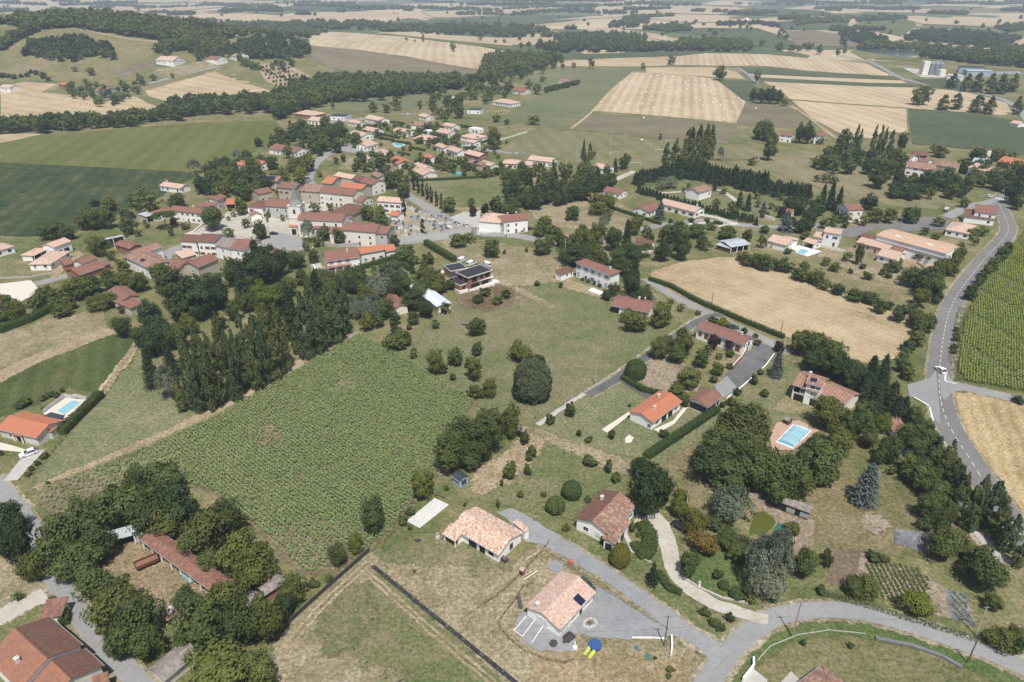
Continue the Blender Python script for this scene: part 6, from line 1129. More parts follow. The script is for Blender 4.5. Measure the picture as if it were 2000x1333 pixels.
house('white two-storey house, mottled roof', ((735, 393), (783, 396.5), (790, 387), 6.6, D(style='speck', fl=2, sh='n', dens=1.1)), ((758, 420), (775, 423), (780, 414), 3.0, D(style='orange', ops={})))
house('long low house, red and orange roof', ((637, 511.5), (704, 502.5), (699, 482), 5.2, D(style='red', fl=2, sh='g', ch=[(.35, -.3)], ops=None)), ((704, 496), (753, 487.5), (748, 477), 4.8, D(style='orange', wall='c', sh='w')), ((753, 491.5), (775, 488), (770, 476), 4.0, D(style='orange', wall='c')), ((638, 525), (687, 517), (685, 509), 2.8, D(style='old', rt='s', slope=.14, open_='c')))
house('row house, brown roof, balcony', ((350, 471), (383, 473), (390, 459), 7.0, D(style='brown', fl=2, sh='n', dens=1.4)), ((383, 472), (420, 474), (433, 458), 7.2, D(style='brown', fl=2, sh='n', dens=1.3, ch=[(.9, .2)])))
house('row house, speckled and orange roof', ((418, 478), (447, 485), (462, 466), 6.4, D(style='grey', fl=2, dens=.7)), ((447, 485.5), (479, 489), (514, 470), 6.4, D(style='red', wall='w', fl=2, dens=.5, ch=[(-.1, .3)])))
house('outbuilding, two red roofs', ((512, 487), (530, 494), (536, 483), 3.6, D(style='red', ops={}, wall='s')), ((520, 497), (537, 508), (553, 496), 3.6, D(style='red', ops={}, wall='s')), cat='outhouse', name='outhouse')
house('open barn, grey metal roof', ((198, 470), (242, 461), (252, 457), 4.6, D(style='metal', rt='s', slope=.12, open_='n')), cat='barn', name='barn')
house('brick barn, brown roof', ((222, 477.5), (252, 487), (272, 477), 3.6, D(style='rust', wall='k', ops={1: [('hole', 0, 0, 3, 2.4, '')]})), cat='barn', name='barn')
house('stone house, white gable', ((252, 492), (268, 500), (318, 482), 6.0, D(style='old', swap=True, ops={0: []})))
house('terraced house, brown roof, small solar panel', ((243, 502), (296, 527), (326, 504), 5.2, D(style='old', sol=(-.1, .15, .25, .55), ch=[(.55, .5)], fl=2)))
house('low terraced house, mottled roof', ((318, 526), (342, 531), (358, 504), 4.6, D(style='rust', wall='s', ops={})))
house('terraced house, orange-red roof', ((386, 523), (428, 505), (409, 494), 6.0, D(style='red', wall='s', ops={3: [('win', .2, 3.2, .9, 1.0, None)], 0: []})), ((355, 505), (385, 497), (376, 488), 3.6, D(style='pink', rt='s', slope=.15, ops={}, wall='s')))
house('white angled house, pink roof', ((54, 517), (98, 516.5), (105, 491), 2.9, D(style='pink', rt='h', slope=.36, wz=1.2)), ((39, 499), (66, 500), (80, 484), 2.7, D(style='pink', rt='h', slope=.3, open_='w')), ((104, 484), (140, 471), (128, 463), 4.6, D(style='pink', ops={0: [('hole', -.45, 0, 2.6, 2.4, ''), ('hole', .35, 0, 2.6, 2.4, '')], 1: []})))
house('white house, pink roof', ((-14, 493), (29, 481), (12, 471), 3.0, D(style='salmon', rt='h')))
house('old barn, brown roof', ((143, 511), (160, 516), (192, 504), 4.0, D(style='rust', wall='c', swap=True, ops={})), ((126, 519), (146, 514), (140, 506), 3.2, D(style='rust', rt='s', slope=.2, wall='k', ops={})), cat='barn', name='barn')
house('long brick barn, mottled roof', ((154, 538), (205, 521), (190, 508), 3.0, D(style='rust', wall='k', ops={})), ((203, 519), (217, 514), (211, 507), 2.8, D(style='rust', wall='k', ops={})), cat='barn', name='barn')
house('low house, brown roof', ((-10, 598), (20, 582), (0, 563), 3.0, D(style='brown', ops={})))
house('two-part white house with mottled and red roofs', ((933, 432.5), (978, 436), (993, 420), 5.2, D(style='speck', rt='h', slope=.4, wall='w', ops={0: [('hole', -.1, 0, 2.4, 3, ''), ('win', .5, .8, 1, 1.5, None), ('door', .8, 0, 1.2, 2.1, 'n')]})), ((984, 434), (1033, 428.5), (1027, 416), 6.4, D(style='red', fl=2, ch=[(-.4, .1), (.3, .1)])), full=True)
house('white villa, red hipped roof', ((1177, 373), (1212, 379.5), (1238, 374), 3.2, D(style='red', rt='g', slope=.36)))
house('orange-roofed shelter', ((1128, 382), (1150, 387.5), (1163, 378), 2.4, D(style='orange', rt='g', slope=.25, open_='o')), cat='shelter', name='shelter')
house('white L-plan house with long salmon roof behind a blue cedar', ((1286, 397), (1358, 415), (1374, 406), 3.4, D(style='salmon', ch=[(.75, .2)], dens=.8, sh='n')), ((1241, 406.5), (1267, 415), (1293, 403), 3.2, D(style='red', swap=True)), full=True)
house('square house, brown-red roof', ((1366, 377.5), (1392, 369.5), (1376, 358.5), 4.6, D(style='old', slope=.36, wz=1.8)))
house('low barn with sheet metal roof by the wheat track', ((1428, 483.5), (1467, 477.5), (1440, 465), 3.0, D(style='metal', slope=.16, open_='n')), ((1398, 478), (1426, 486), (1432, 478), 2.4, D(style='metal', rt='s', slope=.1, wall='n', ops={})), cat='barn', name='barn', full=True, group='outbuildings')
house('white house with pink roof beside a square pool', ((1536, 480), (1561, 467), (1546, 454), 3.2, D(style='pink', rt='h', slope=.34)), ((1498, 470), (1536, 480), (1552, 468), 3.1, D(style='pink', ops={})), ((1568, 471), (1590, 478), (1598, 470), 2.7, D(style='pink', open_='w')), full=True)
house('white two-storey house, blue shutters', ((1608, 453), (1642, 458.5), (1659, 450), 6.4, D(style='salmon', fl=2, sh='v', slope=.2)), ((1588, 462), (1608, 466), (1614, 456), 3.4, D(style='salmon', ops={})))
house('large pale hall with salmon sheet roof and skylights', ((1711, 459.5), (1848, 496), (1862, 478), 7.0, D(style='hall', slope=.12, wall='w', near=True, o=.2, sky=[(-.8, .55, 0), (-.5, .6, 1), (-.22, .6, 0), (.12, .6, 0), (.42, .6, 1), (.75, .6, 0)], ops={0: [('closed', -.05, 3.8, 33, 1.1, 'g')]})), full=True, cat='hall', name='hall', group='outbuildings')
house('long low house, pink and red roof', ((1672, 473), (1735, 489), (1747, 479), 3.0, D(style='salmon', wall='p')), ((1712, 498), (1752, 508), (1768, 495), 3.0, D(style='salmon', wall='w')), ((1735, 495), (1760, 500), (1772, 486), 3.8, D(style='red', ops={})))
house('dark container shed', ((1676, 460), (1706, 467), (1710, 461), 2.8, D(style='brown', rt='f', wall='n', ops={})), cat='shed', name='shed')
house('white house, hipped pink roof', ((1846, 448.5), (1896, 457.5), (1914, 441), 3.0, D(style='pink', rt='h', slope=.34)))
house('white roadside house, brown-red roof', ((1903, 413), (1948, 419), (1951, 405.5), 6.0, D(style='red', fl=2, dens=.8)), ((1883, 423), (1944, 430), (1946, 421), 3.2, D(style='brown', rt='s', slope=.25)))
house('cream house, red roof', ((1657, 411), (1688, 409.5), (1681, 396), 6.4, D(style='red', fl=2, wall='c')))
house('small house, red roof', ((1532, 414.5), (1547, 417), (1553, 410), 3.0, D(style='red')))
house('house half hidden by trees', ((1240, 471), (1272, 478), (1276, 472), 4.0, D(style='brown', ops={}, slope=.5)), ((1236, 484), (1250, 487), (1255, 480), 3.0, D(style='brown', rt='s', slope=.2, ops={})))
# east hamlet and the farm beyond the poplars
for look, A, B, C, e, op in (
    ('white house, grey-red roof', (1751, 305), (1778, 310.5), (1780, 299), 6, D(style='old', fl=2)), ('open barn, dark roof', (1782, 303), (1812, 305.5), (1813, 295), 3, D(style='brown', open_='n')),
    ('house, orange-red roof', (1790, 315), (1812, 318.5), (1817, 305), 6, D(style='red', wall='w', fl=2)), ('wide white house, brown roof', (1768, 326), (1823, 333.5), (1830, 321), 5, D(style='old', fl=2, sh='n')),
    ('long barn, mottled roof', (1825, 322), (1868, 329), (1870, 317), 4.5, D(style='old', wall='s', ops={})), ('white terrace, pale roof', (1890, 327), (1940, 338.5), (1942, 325), 5, D(style='salmon', fl=2)),
    ('long barn, bright orange roof', (1948, 316), (2006, 326), (2006, 312), 4.5, D(style='orange', wall='s', ops={})), ('farmhouse, orange roof', (1900, 291), (1922, 297), (1926, 285), 6, D(style='red', fl=2)), ('low shed, grey roof', (1898, 316), (1930, 320), (1933, 312), 3, D(style='metal', rt='s', slope=.1, wall='g', ops={})), ('low white house, brown roof', (1805, 350), (1830, 356), (1834, 346), 3.4, D(style='brown')),
    ('white farmhouse, red roof', (1522, 264), (1547, 266.5), (1550, 257), 5, D(style='red', fl=2)), ('white farm wing, red roof', (1590, 265), (1613, 267), (1616, 257), 6, D(style='red', fl=2)), ('small pumphouse, pale roof', (1972, 240), (1990, 243), (1990, 236), 3, D(style='pink', ops={}))):
    house(look, (A, B, C, e, op))
# housing estate and houses beyond
for i, (A, B, C, op) in enumerate((
    ((574, 222), (612, 226.5), (617, 215), D(style='salmon', rt='h', wall='k')), ((640, 227), (672, 228.5), (680, 219), D(style='slate', rt='f', wall='w', trim='b')), ((711, 230.5), (740, 236.5), (750, 228), D(style='pink')), ((600, 235), (628, 237.5), (634, 229), D(style='pink')),
    ((680, 261), (707, 267), (718, 257), D(style='salmon')), ((707, 253), (730, 257.5), (740, 249), D(style='salmon')), ((766, 255), (796, 259.5), (809, 253), D(style='salmon')), ((816, 226), (832, 229.5), (841, 223), D(style='pink', wall='c')), ((800, 244), (830, 246.5), (836, 238), D(style='old')),
    ((717, 287), (738, 281), (726, 270), D(style='salmon')), ((697, 277), (718, 280), (724, 271), D(style='salmon')), ((803, 271), (838, 274), (850, 264.5), D(style='pink', rt='h', wall='p')), ((850, 257), (875, 262), (885, 253), D(style='salmon')), ((898, 266), (928, 272), (945, 262), D(style='pink', rt='h')), ((863, 245), (884, 248.5), (888, 241), D(style='salmon')),
    ((727, 295), (750, 303.5), (763, 296), D(style='pink', rt='h')), ((760, 310), (777, 321), (801, 313), D(style='orange', wall='c')), ((826, 305), (840, 309.5), (848, 303), D(style='orange')), ((870, 291), (893, 298.5), (907, 290), D(style='salmon')), ((905, 299), (935, 307), (958, 301), D(style='pink', wall='k')),
    ((802, 331), (826, 343), (852, 334), D(style='salmon', wall='c')), ((802, 324), (822, 333), (840, 322), D(style='pink')), ((912, 317), (940, 323), (958, 318), D(style='old', wall='p', sol=(-.3, .3, .1, .9))), ((936, 318), (958, 325), (972, 319), D(style='salmon', wall='c')), ((978, 319), (1012, 321), (1020, 309), D(style='pink', rt='h', wall='c')), ((1015, 323), (1046, 323.5), (1040, 313), D(style='pink', rt='h', wall='c')),
    ((1030, 312), (1078, 317.5), (1086, 309), D(style='pink')), ((1157, 326), (1182, 331.5), (1189, 322), D(style='pink')), ((523, 291), (575, 299), (577, 284), D(style='red')), ((458, 320), (480, 326), (484, 312), D(style='orange')), ((484, 319), (507, 324), (512, 311), D(style='orange')), ((907, 276), (926, 280), (928, 273), D(style='pink')), ((961, 198), (997, 203.5), (1000, 194), D(style='salmon', rt='h')), ((1000, 177), (1023, 179.5), (1026, 171), D(style='red', wall='c')),
    ((1090, 158), (1108, 159.5), (1110, 153), D(style='old')), ((912, 215), (938, 216), (940, 210), D(style='slate', rt='f')), ((872, 193), (884, 194), (886, 187), D(style='pink', wall='n')), ((303, 118), (338, 119), (346, 110), D(style='pink')), ((401, 115), (422, 116.5), (425, 109), D(style='red')), ((443, 108), (463, 110), (467, 102), D(style='salmon')), ((183, 177), (205, 178.5), (212, 168), D(style='old', wall='g')), ((113, 165), (126, 166.5), (128, 159), D(style='orange', wall='k')), ((-3, 171), (18, 172), (26, 162), D(style='pink')), ((530, 80), (550, 81), (555, 75), D(style='metal', rt='s', slope=.05, wall='g', ops={})), ((500, 83), (507, 84), (508, 78), D(style='salmon')), ((1040, 57), (1056, 58), (1057, 54), D(style='red')), ((785, 59), (812, 60), (815, 54), D(style='metal', wall='w', ops={})), ((848, 284), (866, 290), (872, 285), D(style='salmon')), ((678, 238), (700, 242), (706, 236), D(style='salmon')), ((915, 250), (934, 253), (936, 248), D(style='white', rt='f')), ((827, 255), (838, 257), (840, 252), D(style='white', rt='f')), ((700, 306), (715, 313), (720, 307), D(style='pink')), ((1435, 37), (1450, 38), (1452, 34), D(style='red')))):
    nm = {'salmon': 'pale salmon', 'pink': 'pink', 'orange': 'bright orange', 'red': 'red', 'old': 'mottled brown', 'slate': 'flat dark', 'metal': 'grey metal', 'white': 'flat white'}[op['style']]
    wn_ = {'w': 'white', 'c': 'cream', 'k': 'brick-red', 'p': 'pinkish', 'g': 'grey', 'n': 'brown'}[op.get('wall', 'w')]
    e = 3.4
    house('%s house, %s roof' % (wn_, nm), (A, B, C, e, op), group='houses of the estate and beyond')
# ------------------------------------------------------------------ church
def church():
    a = (579, 428.5); root = None
    g = P(579, 456); c, yaw, L, W = rect(a, (668, 432.5), (672.5, 419), 9.0); root = empty('church', (c.x, c.y, 0)); root.matrix_basis = Matrix.Translation((c.x, c.y, 0)) @ Matrix.Rotation(yaw, 4, 'Z')
    block(root, a, (668, 432.5), (672.5, 419), 9.0, style='red', wall='c', o=.3, slope=.36, ops={0: [('hole', .72, 5.6, .9, 2.0, ''), ('hole', .2, 5.6, .9, 2.0, '')]}, near=True)
    block(root, (611, 446), (641, 448), (644, 436), 5.6, style='red', wall='c', rt='s', slope=.2, ops={})
    block(root, (563, 443), (580, 443), (581, 433), 4.4, style='orange', wall='c', rt='s', slope=.2, ops={0: [('hole', .1, 0, 2.2, 3.0, '')]}, near=True)
    q = P(578, 399, 14.2); yq = yaw; s = 3.1; M = root.matrix_basis.inverted() @ (Matrix.Translation((q.x, q.y, 0)) @ Matrix.Rotation(yq, 4, 'Z'))
    mb = MB(); mb.box((-s, -s, 0), (s, s, 8.0)); mb.box((-s-.18, -s-.18, 8.0), (s+.18, s+.18, 8.3)); mb.box((-s, -s, 8.3), (s, s, 14.0)); mb.box((-s-.2, -s-.2, 14.0), (s+.2, s+.2, 14.35)); tw = mb.build('tower', WL['c'], root, M)
    for rz in (0, math.pi/2, math.pi, -math.pi/2):
        ob = MB(); ob.box((-.6, -.03, 0), (.6, .05, 1.7)); n = 8
        pts = [(.6*math.cos(math.pi*i/n), .6*math.sin(math.pi*i/n)+1.7) for i in range(n+1)]; ob.face([(x, -.03, z) for x, z in pts]); ob.build('belfry_opening', WL['d'], tw, Matrix.Rotation(rz, 4, 'Z') @ Matrix.Translation((0, -s-.005, 10.2)))
    sb = MB(); z0 = 14.35; R = [(s+.25, 0), (s*.62, 2.2), (s*.34, 5.4), (.06, 11.0)]
    for (r0, h0), (r1, h1) in zip(R, R[1:]):
        n = 8; f = lambda r, h: [(r*(1.0 if h else 1.08)*math.cos(math.pi/8+2*math.pi*i/n), r*(1.0 if h else 1.08)*math.sin(math.pi/8+2*math.pi*i/n), z0+h) for i in range(n)]
        A_, B_ = f(r0, h0), f(r1, h1)
        for i in range(n): sb.face([A_[i], A_[(i+1) % n], B_[(i+1) % n], B_[i]])
    sp = sb.build('spire', RF['stone'], root, M)
    cb = MB(); cb.bar((0, 0, z0+10.9), (0, 0, z0+12.5), .09); cb.bar((-.4, 0, z0+12.0), (.4, 0, z0+12.0), .09); cb.build('cross', M_METAL, sp)
    tag(root, 'stone church with octagonal grey spire and red tiled nave', 'church', full=True)
church()
# ------------------------------------------------------------------ silos and sheds by the lake
def silos():
    o = P(1812, 147); root = empty('silo', o); s = 1
    tag(root, 'cluster of pale grain silos with elevator tower on white yard', 'grain silo', full=True)
    u = 1/ppm(o)
    for k, (dx, dy, r, h) in enumerate(((3, 0, 3, 14), (9, 0, 3, 14), (15, 0, 3, 14), (3, 9, 3, 14), (9, 9, 3, 14), (15, 9, 3, 14))):
        mb = MB(); mb.tube((dx, dy, 0), (dx, dy, h), r, r, 14); mb.tube((dx, dy, h), (dx, dy, h+1.8), r, .4, 14); mb.build('silo_cylinder', plain('silo_steel', (.25, .27, .30), .5, .4, .2), root)
    mb = MB(); mb.box((-9, -2, 0), (-1.2, 7, 17)); mb.build('elevator_tower', WL['c'], root)
    mb = MB(); mb.box((8, -14, 0), (15, -6, 8)); mb.build('loading_tower', WL['c'], root)
    mb = MB(); mb.box((-4, 2, 15.9), (16, 4, 17)); mb.build('conveyor', M_GUT, root)
silos()
for px0, px1, pz, nm, mt in (((1874, 131), (1925, 133), 7, 'dark industrial shed behind the white yard', 'slate'), ((1890, 139), (1940, 140), 6, 'grey and white industrial shed nearer the road', 'metal'), ((1850, 147), (1880, 149), 6, 'pale low shed beside the silos', 'white_metal')):
    house(nm, (px0, px1, (px1[0]+2, px1[1]-4), pz, D(style=mt, slope=.1, wall='b' if mt != 'white_metal' else 'w', ops={})), cat='shed', name='industrial_shed', full=True, group='industrial sheds')
# ------------------------------------------------------------------ sunflower crops: rows of leafy plants
def crop(name, px, ang, row, gap, hgt, seed, thin=None, label='', head=.5, lf=.2, mats=None):
    W = [P(*q) for q in px]; w = [(p.x, p.y) for p in W]; rng = np.random.default_rng(seed); ca, sa = math.cos(rad(ang)), math.sin(rad(ang))
    us = [x*ca+y*sa for x, y in w]; vs = [-x*sa+y*ca for x, y in w]; pts = []
    v = min(vs)
    while v < max(vs):
        n = int((max(us)-min(us))/gap); u = min(us)+np.arange(n)*gap+rng.uniform(-.18, .18, n); vv = v+rng.normal(size=n)*.07+np.sin(u*.06)*.5
        X = u*ca-vv*sa; Y = u*sa+vv*ca
        for x, y in zip(X, Y):
            if inpoly(x, y, w) and (thin is None or rng.random() < thin(x, y)): pts.append((x, y))
        v += row
    p = np.array(pts); n = len(p); h = hgt*rng.uniform(.75, 1.12, n); k = 5
    C = np.repeat(np.c_[p, h*.72], k, 0); a = rng.uniform(0, 6.283, n*k); r = rng.uniform(.12, .34, n*k)
    C[:, 0] += np.cos(a)*r; C[:, 1] += np.sin(a)*r; C[:, 2] += rng.uniform(-.4, .22, n*k)*np.repeat(h, k)
    N = np.stack([np.cos(a)*.6, np.sin(a)*.6, np.full(n*k, 1.3)], 1)+rng.normal(size=(n*k, 3))*.35
    q = leaf_quads(C, N, lf*rng.uniform(.7, 1.25, n*k), rng, .85); mi = np.zeros(len(q))
    m = rng.random(n) < head; Ch = np.c_[p, h][m]; Nh = np.array([[.35, -.5, .55]])+rng.normal(size=(m.sum(), 3))*.2
    qh = leaf_quads(Ch, Nh, .13, rng, 1.0); o = link(name, quads_mesh(name, np.concatenate([q, qh]), mats, np.concatenate([mi, np.ones(len(qh))]))); return stuff(o, label, 'crop')
SFL = foliage('sunflower_leaves', (.22, .305, .115), .35, 0, .3); SFH = foliage('sunflower_heads', (.33, .35, .14), .2, 0, .1); SFY = foliage('sunflower_blooms', (.46, .39, .05), .2, 0, .1); SFL2 = foliage('sunflower_leaves_far', (.20, .26, .075), .3, 0, .25)
SFP = [(700, 654), (760, 682), (850, 737), (930, 785), (905, 815), (872, 862), (850, 915), (800, 990), (755, 1047), (690, 1092), (640, 1112), (590, 1118), (540, 1062), (430, 965), (330, 935), (200, 992), (120, 1008), (76, 975), (92, 952), (260, 886), (420, 815), (560, 735)]
patch('crop_soil', SFP, grass('crop_soil', [(.10, .105, .05), (.15, .13, .075), (.21, .17, .11), (.28, .23, .15)], 2.0), .3)
nz = [(random.Random(i).uniform(-130, 110), random.Random(i+99).uniform(95, 225), random.Random(i+50).uniform(1.0, 3.6)) for i in range(46)]
low = P(110, 985)
def thin1(x, y):
    d = math.hypot(x-low.x, y-low.y); k = .30 if d < 12 else (.62 if d < 28 else .97)
    e = P(600, 1090); k = min(k, .6) if math.hypot(x-e.x, y-e.y) < 12 else k
    for a, b, r in nz:
        if (x-a)**2+((y-b)*.8)**2 < r*r: k *= .3
    return k
crop('sunflower_crop', SFP, along((78, 975), (104, 1008))-90, .92, .40, 1.15, 1, thin1, 'broad green sunflower crop in close rows', .5, .215, [SFL, SFH])
SF2 = [(1990, 468), (2012, 440), (2030, 700), (2020, 770), (1960, 757), (1885, 746), (1869, 720), (1876, 660), (1896, 600), (1930, 545), (1963, 503)]
patch('crop_soil', SF2, grass('green_soil', [(.075, .10, .03), (.10, .12, .04), (.14, .14, .06), (.20, .165, .09)], 1.5), .3)
crop('sunflower_crop', SF2, along((1880, 740), (1885, 660))-90, .78, .38, 1.2, 2, lambda x, y: .93 if math.sin(x*.31+y*.05) < .8 else .45, 'flowering yellow-green sunflower crop beyond the main road', 1.0, .26, [SFL2, SFY])
# vegetable rows
def rows(px, ang, row, gap, hgt, seed, label, lf, thin=None): crop('vegetable_rows', px, ang, row, gap, hgt, seed, thin, label, 0.0, lf, [FOL['l'], FOL['l']])
rows([(1690, 1086), (1790, 1112), (1812, 1130), (1815, 1172), (1790, 1186), (1700, 1165)], 84, 1.0, .2, .5, 4, 'green vegetable rows in the allotment', .17)
rows([(1855, 1155), (1880, 1158), (1900, 1220), (1865, 1212)], 96, 1.1, .35, .4, 5, 'leafy clumps through the grey weed sheet', .14)
rows([(1285, 700), (1300, 697), (1345, 722), (1335, 730)], -22, 1.6, .4, .5, 6, 'thin green rows in the pale vegetable plot', .13); rows([(1262, 722), (1270, 720), (1335, 755), (1328, 758)], -20, 1.4, .45, .35, 7, 'low green strip across the pale vegetable plot', .12)
# rough tufts: tall grass and weeds where the photograph shows them
def tufts(px, n, hgt, kind, seed, label, sz=.16):
    w = [(q.x, q.y) for q in (P(*p) for p in px)]; rng = np.random.default_rng(seed); xs = [a for a, b in w]; ys = [b for a, b in w]; C = []
    while len(C) < n:
        x, y = rng.uniform(min(xs), max(xs)), rng.uniform(min(ys), max(ys))
        if inpoly(x, y, w): C.append((x, y, rng.uniform(.03, hgt)))
    C = np.array(C); N = rng.normal(size=C.shape)+np.array([0, -.3, .6]); o = link('tall_grass', quads_mesh('tall_grass', leaf_quads(C, N, sz*rng.uniform(.6, 1.4, len(C)), rng), FOL.get(kind, kind))); return stuff(o, label, 'grass')
F_STRAW = foliage('dry_stalks', (.33, .26, .15), .25, 0, .2); F_RUST = foliage('rusty_weeds', (.17, .12, .075), .3, 0, .2); F_WEED = foliage('green_weeds', (.11, .135, .06), .3, 0, .2)
tufts([(905, 590), (960, 560), (1005, 560), (1010, 580), (960, 605), (915, 605)], 1500, .8, F_RUST, 1, 'rust-coloured weeds on the building plot', .2); tufts([(900, 590), (1000, 560), (1010, 590), (950, 612)], 700, .6, F_WEED, 2, 'grey-green weeds on the building plot', .2)
tufts([(590, 1118), (650, 1108), (740, 1048), (850, 925), (858, 930), (750, 1060), (660, 1125), (600, 1130)], 1600, .7, F_STRAW, 3, 'tall dry grass along the sunflower edge', .14); tufts([(265, 665), (282, 660), (206, 775), (194, 770)], 1100, .6, F_STRAW, 4, 'tall dry grass in the ditch', .16)
tufts([(1600, 1150), (1700, 1180), (1860, 1230), (1960, 1262), (1950, 1272), (1840, 1236), (1690, 1190), (1600, 1165)], 2200, .6, F_WEED, 5, 'rough weeds on the allotment bank', .13); tufts([(1075, 1080), (1300, 1225), (1310, 1236), (1085, 1095)], 1500, .4, F_STRAW, 6, 'dry weeds along the gravel road', .11)
tufts([(1870, 600), (1850, 700), (1866, 745), (1878, 745), (1868, 700), (1890, 605)], 900, .6, F_WEED, 7, 'roadside weeds along the sunflowers', .2); tufts([(720, 1085), (1000, 1330), (520, 1330), (560, 1250)], 5200, .14, F_STRAW, 8, 'clumps of bleached dry grass in the meadow', .10); tufts([(1060, 1265), (1340, 1290), (1340, 1333), (1040, 1333)], 2600, .2, F_STRAW, 9, 'bleached grass below the blue pool', .11); tufts([(740, 1095), (990, 1120), (1040, 1250), (1000, 1300)], 2200, .16, F_WEED, 10, 'greener grass clumps beside the dark planted strip', .09)
tufts([(60, 945), (280, 868), (420, 806), (425, 812), (262, 886), (80, 958)], 900, .3, F_STRAW, 11, 'dry grass along the sunflower track', .12)
# ------------------------------------------------------------------ straw: windrows and bales
def bale_mesh():
    mb = MB(); mb.tube((0, -.62, .6), (0, .62, .6), .62, .62, 12); return mb.mesh('straw_bale', plain('pale_wrapped_straw', (.80, .77, .68), .8))
BL = None
for k, (zx, zy) in enumerate(((1058, 583), (1092, 604), (1134, 598), (1178, 588), (1100, 637), (1152, 625), (1193, 621), (1248, 600), (1276, 604), (1272, 634), (1182, 645), (1203, 657), (1285, 643), (1310, 650), (1356, 603), (1410, 607), (1352, 652), (1356, 668), (1424, 637), (1438, 637), (986, 630), (931, 648), (896, 650), (850, 658), (1484, 622), (955, 681), (1023, 683), (968, 708), (1112, 697), (1197, 716), (1050, 728), (1007, 740), (874, 733), (781, 753), (794, 776), (695, 805), (830, 816), (904, 823), (1016, 824), (1107, 793), (1092, 763), (1213, 745), (1245, 749), (1280, 742), (1295, 781), (1356, 797), (1312, 824), (1405, 700), (1371, 706), (1430, 709), (1433, 777), (1465, 792), (1470, 684), (1507, 681), (1522, 716), (1551, 727), (1583, 714), (1634, 706), (1646, 684), (1602, 800), (1566, 812), (1490, 833), (1521, 852), (1622, 829), (1680, 800), (1722, 815), (1768, 778), (1738, 770), (1806, 800), (1651, 863), (1716, 886), (1372, 851), (1205, 875), (1106, 853), (797, 868), (1026, 930), (1651, 943), (1903, 858), (1015, 1105), (982, 886), (1242, 906))):
    p = G(1000+zx/4, zy/4); BL = BL or bale_mesh(); o = link('straw_bale', BL); o.location = (p.x, p.y, p.z+.25); o.rotation_euler = (0, 0, RT.uniform(0, 3.14)); o.scale = (1.15,)*3
    tag(o, 'round straw bale', 'straw bale', 'round straw bales', px=(1000+zx/4, zy/4))
